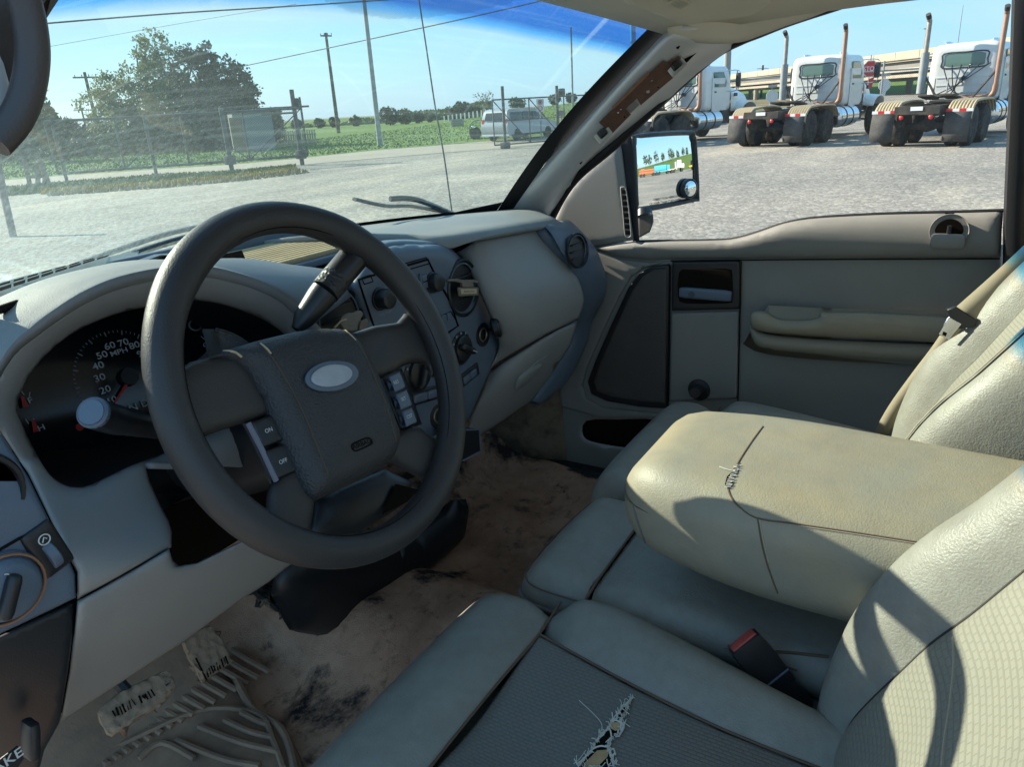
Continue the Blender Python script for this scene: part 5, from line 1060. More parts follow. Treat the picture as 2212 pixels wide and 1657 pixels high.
# ================================================================== pedals, floor mat
fmat = thing('floor_mat', 'brown ribbed rubber floor mat with raised chevrons, muddy, under the pedals', 'floor mat', (-.42, .9, .56))
def fl(px, py, dz=0):
    z = .58
    for _ in range(8): p = A(px, py, z=z+dz); z = floorz(p.x, p.y)
    return A(px, py, z=z+dz)
mo = [(20, 1640), (100, 1560), (250, 1475), (400, 1380), (470, 1440), (520, 1500), (570, 1545), (615, 1570), (650, 1640), (668, 1720), (-20, 1760)]
m3 = [fl(*p) for p in mo]
V, Fc = patch([(p.x, p.y) for p in m3], lambda u, v, d: Vector((u, v, floorz(u, v)+.010-roll(d, .02, .006))), .02); mt = obj('mat_sheet', V, Fc, M['mat_rubber'], fmat, solid=.006)
bord = cr([fl(px, py, .012) for px, py in ((505, 1460), (545, 1530), (590, 1560), (620, 1600), (640, 1680))], 4); obj('mat_border', *tube(bord, .007, 8), M['mat_rubber'], mt)
for k in range(16):
    t = k/15; a = (150+330*t, 1590-195*t); 
    p = [fl(a[0]-40+6*t, a[1]-24-6*t, .016), fl(a[0]+30, a[1]+26-10*t, .016), fl(a[0]+84+16*t, a[1]+62-6*t, .016)]
    obj('mat_rib', *tube(cr(p, 3), .0055, 6, flat=.8), M['mat_rubber'], mt)
for ln in ([(190, 1640), (290, 1596), (390, 1550), (470, 1530), (560, 1545), (590, 1600), (612, 1660)], [(420, 1640), (350, 1606), (300, 1640)], [(380, 1600), (480, 1640), (560, 1656)], [(430, 1570), (520, 1605), (598, 1624)], [(485, 1556), (540, 1582), (590, 1594)], [(520, 1540), (560, 1560), (582, 1566)]):
    obj('mat_chevron', *tube(cr([fl(px, py, .015) for px, py in ln], 4), .005, 6), M['mat_rubber'], mt)
def pedal(px, y0, tilt, name, label, mudm, ribs, arm_to):
    c = A(sum(p[0] for p in px)/len(px), sum(p[1] for p in px)/len(px), y=y0); N = Vector((0, -math.cos(tilt), math.sin(tilt)))
    def PP_(x, y, h=0):
        v = R_*((x-1106)/F)+U_*((828.5-y)/F)+_d; t = (c+N*h-CAM).dot(N)/v.dot(N); return CAM+v*t
    ex = Vector((1, 0, 0)); ey = N.cross(ex); q = lambda p: ((p-c).dot(ex), (p-c).dot(ey))
    t = thing(name, label, 'pedal', tuple(c))
    o = [q(PP_(*p)) for p in cr2(px, 2, True)]
    rnd = random.Random(3)
    pd_ = obj('pedal_pad', *patch(o, lambda u, v, d: c+ex*u+ey*v+N*(-roll(d, .008, .006)+rnd.uniform(-.0028, .0028)), .005), mudm, t, solid=.014, off=-1, smooth=70)
    for a, b in [q for q in ribs if rnd.random() < .8]: obj('pad_groove', *tube([PP_(a[0]+rnd.uniform(-1.5, 1.5), a[1]+rnd.uniform(-3, 3), .0012), PP_(b[0]+rnd.uniform(-1.5, 1.5), b[1]+rnd.uniform(-4, 3), .0012)], rnd.uniform(.0006, .0014), 6), M['hole'], pd_)
    obj('pedal_arm', *tube(cr([c-N*.012, c-N*.02+Vector(arm_to)*.4, c+Vector(arm_to)], 4), .009, 8), M['black_plastic'], t)
    return t
pedal([(396, 1388), (440, 1352), (470, 1362), (500, 1420), (504, 1430), (450, 1466), (438, 1474), (420, 1440)], .93, .62, 'brake_pedal', 'square brake pedal caked with dried mud, in the middle of the pedals', M['mud_pedal'], [((450+5.5*k, 1462-3.6*k), (446+5.2*k, 1446-3*k)) for k in range(9)]+[((424, 1420), (446, 1468))], (.02, .12, .22))
pedal([(213, 1538), (250, 1500), (330, 1460), (360, 1449), (376, 1462), (384, 1484), (350, 1524), (290, 1560), (245, 1590), (225, 1572)], .88, .75, 'parking_brake_pedal', 'wide parking brake pedal covered with tan mud, leftmost of the pedals', M['mud_pedal'], [((243+7*k, 1535-3.6*k), (250+7*k, 1551-4*k)) for k in range(13)], (-.03, .14, .2))
pedal([(548, 1262), (600, 1232), (640, 1240), (660, 1300), (670, 1328), (640, 1337), (560, 1296)], .98, .7, 'accelerator_pedal', 'ribbed black accelerator pedal with muddy edge beside the tunnel', pmat('pedal_dark', (.04, .036, .033), .8, .3, grain=(120, .6), dust=((.26, .19, .14), 24, .52, .6)), [((566+2*k, 1262+8*k), (610+3*k, 1276+8*k)) for k in range(4)], (.0, .1, .15))
# black engine cover piece that hangs beside the accelerator
tcov = [(610, 1235), (700, 1215), (880, 1190), (960, 1130), (985, 1090), (975, 1150), (880, 1230), (790, 1300), (730, 1336), (650, 1320)]
obj('column_boot', *patch([(A(*p, y=.93).x, A(*p, y=.93).z) for p in tcov], lambda u, v, d: Vector((u, .93+roll(d, .02, .015), v)), .015), M['black_plastic'], dash, solid=.04, off=1)
# ================================================================== the yard and everything beyond
def ground_mat():
    m = bpy.data.materials.new('gravel'); m.use_nodes = True; t = m.node_tree; L = t.links.new; b = t.nodes['Principled BSDF']; b.inputs['Roughness'].default_value = .95; b.inputs['Specular IOR Level'].default_value = .15
    g = nd(t, 'ShaderNodeNewGeometry'); P = g.outputs['Position']
    def vor(s):
        n = nd(t, 'ShaderNodeTexVoronoi', Scale=s); L(P, n.inputs[0]); return n
    def noi(s, d=6, r=.65, di=.5, v=None):
        n = nd(t, 'ShaderNodeTexNoise', Scale=s, Detail=d, Roughness=r, Distortion=di); L(v or P, n.inputs[0]); return n.outputs[0]
    def rp(f, pts):
        n = nd(t, 'ShaderNodeValToRGB'); e = n.color_ramp.elements; e[0].position, e[0].color = pts[0][0], (*pts[0][1], 1); e[1].position, e[1].color = pts[-1][0], (*pts[-1][1], 1)
        for p, c in pts[1:-1]: k = e.new(p); k.color = (*c, 1)
        L(f, n.inputs[0]); return n.outputs[0]
    def mix(a, b_, f, mode='MIX'):
        n = nd(t, 'ShaderNodeMix', data_type='RGBA', blend_type=mode); L(a, n.inputs[6]); L(b_, n.inputs[7])
        if isinstance(f, float): n.inputs[0].default_value = f
        else: L(f, n.inputs[0])
        return n.outputs[2]
    v1, v2 = vor(15), vor(40); sx = nd(t, 'ShaderNodeSeparateColor'); L(v1.outputs['Color'], sx.inputs[0]); sx2 = nd(t, 'ShaderNodeSeparateColor'); L(v2.outputs['Color'], sx2.inputs[0])
    c1 = rp(sx.outputs[0], [(0, (.075, .066, .06)), (.4, (.235, .21, .19)), (.75, (.38, .345, .31)), (1, (.75, .7, .65))]); c2 = rp(sx2.outputs[0], [(0, (.08, .075, .07)), (.5, (.28, .26, .237)), (1, (.7, .67, .62))])
    c = mix(c1, c2, .5); mp_ = nd(t, 'ShaderNodeMapping'); mp_.inputs['Scale'].default_value = (.22, .7, 1); mp_.inputs['Rotation'].default_value = (0, 0, .5); L(P, mp_.inputs[0])
    tr_ = rp(noi(.55, 7, .62, 1.2, mp_.outputs[0]), [(.35, (.15, .145, .138)), (.52, (.25, .232, .205)), (.7, (.42, .37, .29))]); c = mix(c, tr_, .58)
    n_ = noi(.16, 5); c = mix(c, rp(n_, [(.35, (.8, .8, .8)), (.7, (1.1, 1.05, .98))]), .9, 'MULTIPLY'); L(c, b.inputs['Base Color'])
    bp = nd(t, 'ShaderNodeBump'); bp.inputs['Strength'].default_value = .6; bp.inputs['Distance'].default_value = .012; bp.invert = True; L(v1.outputs['Distance'], bp.inputs['Height']); L(bp.outputs[0], b.inputs['Normal']); return m
M['gravel'] = ground_mat()
M['grass'] = pmat('grass', (.085, .15, .03), .9, .1, world=True, var=[(.22, (.14, .17, .05), .8), (1.6, (.06, .12, .022), .7), (7, (.15, .19, .06), .5)], grain=(9, 1.0))
M['dry_verge'] = pmat('dry_verge', (.24, .19, .11), .95, .1, world=True, var=[(1.4, (.13, .14, .05), .9), (5, (.3, .25, .17), .7)], grain=(20, 1.0))
M['road'] = pmat('road', (.30, .26, .21), .9, .2, world=True, var=[(.5, (.24, .21, .17), .8), (6, (.36, .32, .26), .5)], grain=(12, .6))
ground = obj('ground', *grid([[(x, y, 0) for x in (-900, -60, -6, 0, 12, 30, 60, 900)] for y in (-900, -80, -8, 0, 8, 30, 60, 900)]), M['gravel'], kind='structure')
near = [(-700, 560), (-300, 470), (12, 406), (127, 395), (336, 378), (500, 371), (640, 357), (800, 343), (950, 330), (1080, 321), (1250, 305), (1420, 292)]
far = [(-700, 500), (-300, 430), (12, 387), (131, 378), (385, 361), (500, 354), (640, 341), (800, 324), (950, 312), (1080, 301), (1250, 287), (1420, 276)]
rn, rf = [A(*p, z=.008) for p in near], [A(*p, z=.008) for p in far]
obj('road', *grid([cr(rn, 3), cr(rf, 3)]), M['road'], kind='structure')
vn = [A(*p, z=.004) for p in ((-700, 640), (-300, 520), (12, 424), (123, 414), (300, 402), (500, 386), (630, 370))]; vf = [A(*p, z=.004) for p in ((-700, 555), (-300, 468), (12, 405), (127, 394), (336, 377), (500, 370), (640, 356))]
obj('verge', *grid([cr(vn, 3), cr(vf, 3)]), M['dry_verge'], kind='structure')
def hill_y(px): return float(np.interp(px, [-800, 0, 400, 690, 800, 900, 1000, 1100, 1200, 1280, 1420, 1600, 1900, 2300], [385, 338, 315, 298, 286, 273, 257, 243, 226, 215, 203, 205, 190, 175]))
rows = []; pxs = list(range(-800, 1440, 40))
fe = [A(px, float(np.interp(px, [p[0] for p in far], [p[1] for p in far]))+1, z=.012) for px in pxs]; crest = [A(px, hill_y(px), d=float(np.interp(px, [690, 900, 1280], [55, 75, 95]))) for px in pxs]
for i in range(13):
    f = i/12; rows.append([a.lerp(b, f)+Vector((0, 0, (-(1-(f*2-1)**2)*.12 if f < 1 else 0)+.10*math.sin(a.x*.3+9*f)*f*(1-f))) for a, b in zip(fe, crest)])
rows.append([b+(b-CAM).normalized()*25-Vector((0, 0, .4)) for b in crest]); rows.append([b+(b-CAM).normalized()*600-Vector((0, 0, 3)) for b in crest])
for rw in rows:
    for p in rw: p.z = max(p.z, .012)
obj('grass_hill', *grid(rows), M['grass'], kind='structure')
HT = BVHTree.FromPolygons([tuple(v) for v in grid(rows)[0]], grid(rows)[1])
def drop(p):
    h = HT.ray_cast(Vector((p.x, p.y, 60)), Vector((0, 0, -1))); return Vector((p.x, p.y, max(0, h[0].z) if h[0] is not None else 0))
def gp(px, d): return drop(A(px, 260, d=d))
# grass tufts and yellow flowers on the verge
def tufts(n, pts_a, pts_b, hgt, wid, name, mat, seed):
    r = random.Random(seed); V, Fc = [], []
    for _ in range(n):
        t = r.random(); k = t*(len(pts_a)-1); i = min(int(k), len(pts_a)-2); f = k-i; a = pts_a[i].lerp(pts_a[i+1], f); b = pts_b[i].lerp(pts_b[i+1], f); p = a.lerp(b, r.random()); an = r.random()*math.pi; h = hgt*r.uniform(.4, 1.2); w = wid*r.uniform(.6, 1.3); dx = Vector((math.cos(an)*w, math.sin(an)*w, 0)); top = Vector((r.uniform(-.5, .5)*h, r.uniform(-.5, .5)*h, h)); m_ = len(V); V += [p-dx, p+dx, p+top]; Fc.append((m_, m_+1, m_+2))
    o = obj(name, V, Fc, mat, kind='stuff', smooth=0); return o
def island(name, cols, rough=.8, trans=.0):
    m = bpy.data.materials.new(name); m.use_nodes = True; t = m.node_tree; b = t.nodes['Principled BSDF']; b.inputs['Roughness'].default_value = rough; b.inputs['Specular IOR Level'].default_value = .25
    g = nd(t, 'ShaderNodeNewGeometry'); r = nd(t, 'ShaderNodeValToRGB'); e = r.color_ramp.elements; e[0].color = (*cols[0], 1); e[1].color = (*cols[-1], 1)
    for i, c in enumerate(cols[1:-1]): k = e.new((i+1)/(len(cols)-1)); k.color = (*c, 1)
    t.links.new(g.outputs['Random Per Island'], r.inputs[0]); t.links.new(r.outputs[0], b.inputs['Base Color'])
    if trans:
        o = t.nodes['Material Output']; tl = nd(t, 'ShaderNodeBsdfTranslucent'); t.links.new(r.outputs[0], tl.inputs[0]); mxs = nd(t, 'ShaderNodeMixShader'); mxs.inputs[0].default_value = trans; t.links.new(b.outputs[0], mxs.inputs[1]); t.links.new(tl.outputs[0], mxs.inputs[2]); t.links.new(mxs.outputs[0], o.inputs[0])
    return m
M['blade'] = island('blade', [(.06, .1, .02), (.11, .15, .035), (.17, .18, .07)]); M['flower'] = island('flower', [(.42, .27, .02), (.5, .36, .03), (.35, .25, .06)]); M['straw'] = island('straw', [(.25, .19, .1), (.34, .27, .16), (.17, .16, .07)])
tufts(14000, vn, vf, .075, .03, 'verge_grass', M['blade'], 1)
fl_a = [A(*p, z=.0) for p in ((90, 412), (200, 406), (340, 396), (500, 381), (640, 364))]; fl_b = [A(*p, z=.0) for p in ((90, 420), (200, 412), (340, 402), (500, 388), (640, 371))]
tufts(2600, fl_a, fl_b, .10, .05, 'yellow_wildflowers', M['flower'], 2); tufts(3500, fl_a, [p+Vector((-.3, -.9, 0)) for p in fl_b], .10, .03, 'dry_weeds', M['straw'], 3)
ga = [p.lerp(q, .02) for p, q in zip(fe, crest)]; gb_ = [p.lerp(q, .97) for p, q in zip(fe, crest)]
M['lawn'] = island('lawn', [(.07, .14, .025), (.12, .2, .045), (.17, .22, .07)])
tufts(26000, ga, gb_, .08, .05, 'meadow_grass', M['lawn'], 6)
# ------------------------------------------------------------------ trees
LEAF = {'pale': island('leaf_pale', [(.09, .13, .04), (.17, .21, .075), (.27, .28, .14)], .6, .3), 'dark': island('leaf_dark', [(.016, .028, .012), (.035, .052, .02), (.06, .08, .035)], .6, .25), 'mid': island('leaf_mid', [(.04, .07, .022), (.085, .12, .04), (.13, .165, .065)], .6, .25), 'bare': island('leaf_bare', [(.12, .10, .07), (.17, .15, .1), (.1, .1, .05)], .7, .2)}
M['bark'] = pmat('bark', (.15, .12, .09), .9, .1, grain=(14, 1.0), var=(5, (.09, .075, .06), .8)); M['bark_pale'] = pmat('bark_pale', (.3, .27, .22), .9, .1, grain=(14, .8), var=(5, (.2, .17, .13), .7))
def tree(name, label, base, h, lobes, n, leaf, kind, seed, trunk=.2, group=None, stems=1, fill=.5, bark='bark', crown_name='crown'):
    r = random.Random(seed); t = thing(name, label, 'tree', tuple(base), group); parts = []
    for s in range(stems):
        o = Vector((r.uniform(-1, 1), r.uniform(-1, 1), 0))*(.9*trunk*stems if stems > 1 else 0); top = base+Vector((r.uniform(-.12, .12)*h, r.uniform(-.12, .12)*h, h*.72))
        path = [base+o+Vector((0, 0, -.1)), base+o+(top-base)*.35+Vector((r.uniform(-.1, .1), r.uniform(-.1, .1), 0))*h*.15, base+o+(top-base)*.7, top]; parts.append(tube(cr(path, 3), [trunk*(1-.85*i/9) for i in range(10)], 7))
        for _ in range(int(5+h*.5)):
            k = r.uniform(.3, .95); p = base+o+(top-base)*k; lb = r.choice(lobes); e = base+Vector((lb[0]*h, lb[1]*h, lb[2]*h))+Vector([r.uniform(-.8, .8)*q*h for q in lb[3:6]]); mid_ = p.lerp(e, .5)+Vector((0, 0, .05*h))
            parts.append(tube([p, mid_, e], [trunk*.38*(1-k*.5), trunk*.2, trunk*.05], 5))
    obj('trunk', *joinm(*parts), M[bark], t, smooth=80)
    V, Fc = [], []; w = [lb[3]*lb[4]*lb[5] for lb in lobes]; tot = sum(w)
    for lb, wi in zip(lobes, w):
        c = base+Vector((lb[0]*h, lb[1]*h, lb[2]*h)); cl = []
        for _ in range(max(6, int(26*fill+34*wi/tot*len(lobes)))):
            while True:
                q = Vector((r.uniform(-1, 1), r.uniform(-1, 1), r.uniform(-1, 1)))
                if q.length < 1: break
            q = q.normalized()*(q.length**.45); cl.append(c+Vector((q.x*lb[3]*h, q.y*lb[4]*h, q.z*lb[5]*h)))
        cr_r = (wi*h**3/max(1, len(cl)))**(1/3)*1.15
        for _ in range(int(n*wi/tot)):
            p = r.choice(cl)+Vector((r.gauss(0, .42), r.gauss(0, .42), r.gauss(0, .36)))*cr_r; a = Vector((r.gauss(0, 1), r.gauss(0, 1), r.gauss(0, 1))).normalized(); b = a.cross(Vector((r.gauss(0, 1), r.gauss(0, 1), r.gauss(0, 1)))).normalized(); s = leaf*r.uniform(.5, 1.3); m_ = len(V)
            V += [p-a*s, p+b*s*.55, p+a*s, p-b*s*.55]; Fc.append((m_, m_+1, m_+2, m_+3))
    obj(crown_name, V, Fc, LEAF[kind], t, smooth=0); return t
def px_h(base, py): # height of the point above base that shows at image row py
    lo, hi = 0, 40
    for _ in range(40):
        md = (lo+hi)/2
        if proj(base+Vector((0, 0, md)))[1] > py: lo = md
        else: hi = md
    return lo
b = gp(372, 46); h = px_h(b, 62)
ex_ = Vector((_r.x, _r.y, 0)).normalized()
def L_(a, z, rx, rz, dep=0): v = ex_*a+Vector((_h.x, _h.y, 0))*dep; return (v.x, v.y, z, rx, rx, rz)
tree('bushy_tree', 'tall pale green leafy tree, its upright shoots highest of the roadside trees', b, h, [L_(-.05, .80, .15, .20), L_(-.16, .62, .2, .17), L_(.10, .66, .18, .2), L_(-.46, .5, .20, .16), L_(-.62, .42, .16, .14), L_(-.30, .42, .22, .18), L_(.05, .4, .26, .2), L_(-.06, .92, .07, .10), L_(-.02, .22, .3, .16), L_(-.4, .22, .3, .18)], 21000, .10, 'pale', 11, .24, stems=4, bark='bark_pale')
b2 = gp(452, 44); h2 = px_h(b2, 88)
tree('bushy_tree', 'dark green dense tree with rounded top right beside the tall pale roadside tree', b2, h2, [L_(.02, .86, .15, .13), L_(-.08, .7, .22, .2), L_(.22, .64, .22, .18), L_(.16, .45, .28, .2), L_(-.1, .42, .24, .2), L_(.36, .54, .16, .13), L_(.34, .32, .2, .16), L_(.05, .22, .36, .18)], 17000, .125, 'dark', 12, .26, stems=3)
b3 = gp(560, 47); h3 = px_h(b3, 248)
tree('shrub', 'low dark round bush at right end of roadside trees', b3, h3, [L_(-.2, .5, .5, .45), L_(.25, .42, .45, .4), L_(-.7, .45, .5, .45)], 4500, .17, 'dark', 13, .08)
b4 = gp(45, 40); h4 = px_h(b4, 150)
tree('bushy_tree', 'pale leafy tree half hidden by the left windshield pillar', b4, h4, [L_(.1, .72, .2, .22), L_(-.15, .6, .28, .25), L_(.22, .5, .16, .16), L_(.05, .35, .3, .22), L_(-.35, .4, .25, .3), L_(.3, .2, .2, .18)], 7000, .16, 'mid', 14, .2, stems=2)
for k, (px, d_, top, sc, kd, lb) in enumerate(((150, 52, 255, .5, 'dark', 'dark shrub under the left utility pole'), (250, 50, 262, .55, 'mid', 'green shrub in front of the leafy trees, left of tall pale tree'), (330, 48, 285, .6, 'dark', 'dark undergrowth bush at foot of tall pale tree'), (430, 47, 288, .6, 'dark', 'dark undergrowth bush at foot of dark dense tree'), (215, 42, 318, .6, 'pale', 'yellow-green low bush by the roadside behind the gate'))):
    b_ = gp(px, d_); h_ = px_h(b_, top); tree('shrub', lb, b_, h_, [L_(-.3, .45, .7*sc, .45), L_(.4, .42, .7*sc, .4), L_(0, .6, .6*sc, .4)], 2600, .15, kd, 20+k, .06)
far_trees = [(640, 110, 266, 'dark'), (690, 110, 268, 'mid'), (722, 110, 264, 'dark'), (768, 110, 260, 'mid'), (842, 100, 230, 'dark'), (876, 100, 234, 'mid'), (905, 105, 249, 'dark'), (928, 108, 243, 'mid'), (1003, 115, 217, 'dark'), (1120, 120, 208, 'mid'), (1200, 120, 203, 'mid'), (1235, 118, 200, 'dark'), (1275, 118, 197, 'mid'), (972, 112, 230, 'mid')]
fl_lab = ['small dark tree in the far line, nearest the roadside bushes', 'small tree in the far line, second from the roadside bushes', 'small dark tree in the far line left of the wooden utility pole', 'small tree in the far line right of the wooden utility pole', 'round dark tree on the slope just right of steel pole', 'taller round tree on the slope right of steel pole', 'dark tree on the slope, third right of steel pole', 'grey-green low tree left of the radio aerial', 'dark rounded tree on the hill right of the radio aerial', 'low tree above the silver van', 'low tree on the hilltop behind the parking sign', 'dark hilltop tree right of the parking sign', 'hilltop tree nearest the right windshield pillar', 'lighter tree on the hill next to dark rounded one']
for k, (px, d_, top, kd) in enumerate(far_trees):
    b_ = Vector((*A(px, 260, d=d_).xy, max(0, A(px, hill_y(px)+2, d=d_).z))); h_ = max(1.5, px_h(b_, top)); tree('far_tree', fl_lab[k], b_, h_, [L_(-.22, .6, .32, .35), L_(.2, .55, .34, .32), L_(0, .78, .24, .22), L_(0, .35, .42, .3)], 1500, .035*h_+.12, kd, 40+k, .12, group='trees of the far tree line')
b_ = Vector((*A(1048, 240, d=110).xy, max(0, A(1048, hill_y(1048)+1, d=110).z))); h_ = px_h(b_, 194)
tree('bare_tree', 'bare branching tree on the hill left of silver van', b_, h_, [L_(-.2, .7, .25, .25), L_(.15, .78, .22, .22), L_(0, .5, .25, .2)], 260, .12, 'bare', 61, .16, stems=3, bark='bark_pale')
# dense undergrowth along the far side of the road, below the single trees
V, Fc = [], []; r = random.Random(8)
for _ in range(16000):
    px = r.uniform(-260, 610); d_ = r.uniform(44, 54); b_ = gp(px, d_); hh_ = px_h(b_, 292-.03*px+16*math.sin(px*.021)+9*math.sin(px*.063)) if False else (2.0+.5*math.sin(px*.021)+.35*math.sin(px*.067)); p = b_+Vector((0, 0, hh_*r.random()**.8)); a = Vector((r.gauss(0, 1), r.gauss(0, 1), r.gauss(0, 1))).normalized(); b = a.cross(Vector((r.gauss(0, 1), r.gauss(0, 1), r.gauss(0, 1)))).normalized(); s = r.uniform(.09, .2); m_ = len(V); V += [p-a*s, p+b*s*.6, p+a*s, p-b*s*.6]; Fc.append((m_, m_+1, m_+2, m_+3))
obj('undergrowth', V, Fc, LEAF['dark'], kind='stuff', smooth=0)
# unbroken far wood below the single trees
V, Fc = [], []; r = random.Random(5)
for _ in range(9000):
    px = r.uniform(560, 1060); d_ = r.uniform(125, 150); p = A(px, hill_y(px)-12+r.uniform(-14, 10)-3*math.sin(px*.05), d=d_); a = Vector((r.gauss(0, 1), r.gauss(0, 1), r.gauss(0, 1))).normalized(); b = a.cross(Vector((r.gauss(0, 1), r.gauss(0, 1), r.gauss(0, 1)))).normalized(); s = r.uniform(.3, .7); m_ = len(V); V += [p-a*s, p+b*s, p+a*s, p-b*s]; Fc.append((m_, m_+1, m_+2, m_+3))
obj('distant_woods', V, Fc, LEAF['mid'], kind='stuff', smooth=0)
# ------------------------------------------------------------------ poles and wires
M['pole_wood'] = pmat('pole_wood', (.12, .10, .08), .9, .1, grain=(30, .5)); M['galv'] = pmat('galv', (.28, .30, .31), .55, .4, metal=.3, var=(6, (.2, .21, .22), .6)); M['gate_steel'] = pmat('gate_steel', (.05, .06, .065), .6, .4, var=(5, (.08, .08, .08), .5)); M['wire'] = pmat('wire', (.03, .03, .03), .7)
def pole(name, label, px, d_, top, r0, r1, mat, arm=None, group=None):
    b_ = gp(px, d_); h_ = px_h(b_, top); t = thing(name, label, 'pole', tuple(b_), group); obj('shaft', *tube([b_, b_+Vector((0, 0, h_))], [r0, r1], 12), mat, t)
    if arm:
        for k, (z, w) in enumerate(arm):
            c = b_+Vector((0, 0, h_-z)); ca = obj('crossarm', *box(c, (w, .12, .12), Matrix.Rotation(-TH+math.pi/2-.9, 3, 'Z') @ Matrix.Identity(3)), mat, t)
            for q in (-.45, -.15, .15, .45): obj('insulator', *cyl(c+ex_*(w*q)+Vector((0, 0, .05)), c+ex_*(w*q)+Vector((0, 0, .22)), .04, 8), M['galv'], ca)
    return t
pole('utility_pole', 'wooden utility pole with crossarm rising left of the leafy trees', 207, 62, 155, .16, .11, M['pole_wood'], [(.4, 1.9)])
pole('utility_pole', 'small distant utility pole low between the left trees', 182, 120, 232, .16, .12, M['pole_wood'], [(.4, 2.4)])
pole('utility_pole', 'tall bare wooden utility pole standing left of the steel pole', 728, 70, 70, .19, .12, M['pole_wood'], [(.25, 1.1)])
pole('steel_pole', 'tall grey steel pole standing at the road edge', 815, 36.5, -120, .13, .085, M['galv'])
pole('steel_pole', 'thin grey post behind the right gate, near the windshield pillar', 1238, 33, 58, .045, .04, M['galv'])
pole('utility_pole', 'dark pole with crossarm above the overpass, between two white trucks', 1978, 150, 52, .3, .25, M['pole_wood'], [(.8, 3.2)])
pole('utility_pole', 'small crossarm pole over the overpass, behind the middle white truck', 1641, 190, 140, .3, .25, M['pole_wood'], [(.8, 5)])
pole('radio_mast', 'thin lattice mast far behind the right truck', 2045, 210, 10, .16, .07, M['galv'])
pole('wide_pole', 'thick grey concrete pole behind the left white truck', 1566, 46, 96, .24, .2, pmat('pole_concrete', (.3, .29, .27), .8, .2))
def wire(pts, label, r=.02):
    o = obj('power_line', *tube(cr(pts, 8), r, 5), M['wire']); tag(o, label, 'cable')
wire([A(-120, 68, d=26), A(350, 30, d=30), A(700, 8, d=33), A(1100, -20, d=36)], 'thick black cable crossing top left of the windshield', .03)
wire([A(300, 190, d=50), A(620, 122, d=42), A(1000, 40, d=34), A(1300, -30, d=29)], 'slanting cable passing behind steel pole and aerial', .028)
wire([A(-50, 128, d=60), A(330, 60, d=55), A(640, 8, d=48)], 'faint thin cable, lower of the two at top left', .016)
# floodlight at far right
b_ = gp(2196, 60); t = thing('street_lamp', 'thin bent street lamp pole at far right behind the white truck', 'street lamp', tuple(b_)); hh = px_h(b_, 42)
obj('shaft', *tube(cr([b_, b_+Vector((0, 0, hh-1)), b_+Vector((0, 0, hh-.3))-ex_*-.2, b_+Vector((0, 0, hh+.4))+ex_*1.0], 5), .07, 8), M['galv'], t); obj('lamp_head', *rbox(b_+Vector((0, 0, hh+.45))+ex_*1.25, (.6, .3, .15), .05, 3), M['galv'], t)
# bent pipe seen through the upper right of the windshield
b_ = gp(1372, 30); pth = [A(1378, 160, d=30), A(1372, 135, d=30), A(1368, 118, d=30), A(1367, 80, d=30), A(1366, 30, d=30), A(1366, -40, d=30)]
st = thing('lamp_post', 'grey bent pipe rising behind the right corner of the windshield', 'pole', tuple(b_)); obj('shaft', *tube(cr([b_, b_+Vector((0, 0, 1.6))]+pth, 4), .12, 10), M['galv'], st)
# rusty post close to the pickup, rough timber frame by the road
b_ = A(28, 512, z=0); t = thing('rusty_post', 'leaning rust-brown steel post close to the pickup at far left', 'post', tuple(b_)); obj('shaft', *tube([b_-Vector((0, 0, .1)), A(10, 430, d=(b_-CAM).dot(_d)*1.01), A(-8, 340, d=(b_-CAM).dot(_d)*1.02)], .055, 12), pmat('post_rust', (.16, .085, .075), .85, .2, grain=(60, .8), var=(9, (.26, .2, .19), .8)), t)
b_ = A(75, 406, z=0); t = thing('timber_frame', 'rough brown timber frame standing on the grass at far left', 'timber frame', tuple(b_)); md = pmat('timber', (.2, .13, .09), .9, .1, grain=(40, .6), var=(8, (.3, .22, .15), .7)); dd = (b_-CAM).dot(_d)
for a, c in (((66, 404), (52, 345)), ((84, 404), (78, 352)), ((96, 400), (98, 372)), ((106, 398), (84, 340)), ((80, 405), (84, 368))): obj('timber_post', *tube([A(*a, d=dd), A(*c, d=dd)], .07, 6), md, t)
for a, c in (((56, 362), (74, 360)), ((62, 382), (104, 380))): obj('timber_rail', *tube([A(*a, d=dd), A(*c, d=dd)], .05, 6), md, t)
# ------------------------------------------------------------------ gates and fence
def veil(name, col, a):
    m = bpy.data.materials.new(name); m.use_nodes = True; t = m.node_tree; t.nodes.clear(); o = nd(t, 'ShaderNodeOutputMaterial'); tr = nd(t, 'ShaderNodeBsdfTransparent'); d = nd(t, 'ShaderNodeBsdfDiffuse'); d.inputs[0].default_value = (*col, 1); mx_ = nd(t, 'ShaderNodeMixShader')
    tcn = nd(t, 'ShaderNodeTexCoord'); prev = []
    for rot in (.785, -.785):
        mpn = nd(t, 'ShaderNodeMapping'); mpn.inputs['Rotation'].default_value = (0, 0, rot); t.links.new(tcn.outputs['UV'], mpn.inputs[0]); w = nd(t, 'ShaderNodeTexWave', Scale=5.5); w.bands_direction = 'X'; t.links.new(mpn.outputs[0], w.inputs[0]); mr = nd(t, 'ShaderNodeMapRange'); mr.inputs[1].default_value = .80; mr.inputs[2].default_value = .95; mr.inputs[4].default_value = a; t.links.new(w.outputs['Fac'], mr.inputs[0]); prev.append(mr.outputs[0])
    mxm = nd(t, 'ShaderNodeMath', operation='MAXIMUM'); t.links.new(prev[0], mxm.inputs[0]); t.links.new(prev[1], mxm.inputs[1]); t.links.new(mxm.outputs[0], mx_.inputs[0]); t.links.new(tr.outputs[0], mx_.inputs[1]); t.links.new(d.outputs[0], mx_.inputs[2]); t.links.new(mx_.outputs[0], o.inputs[0]); return m
M['chain_link'] = veil('chain_link', (.09, .1, .11), .4)
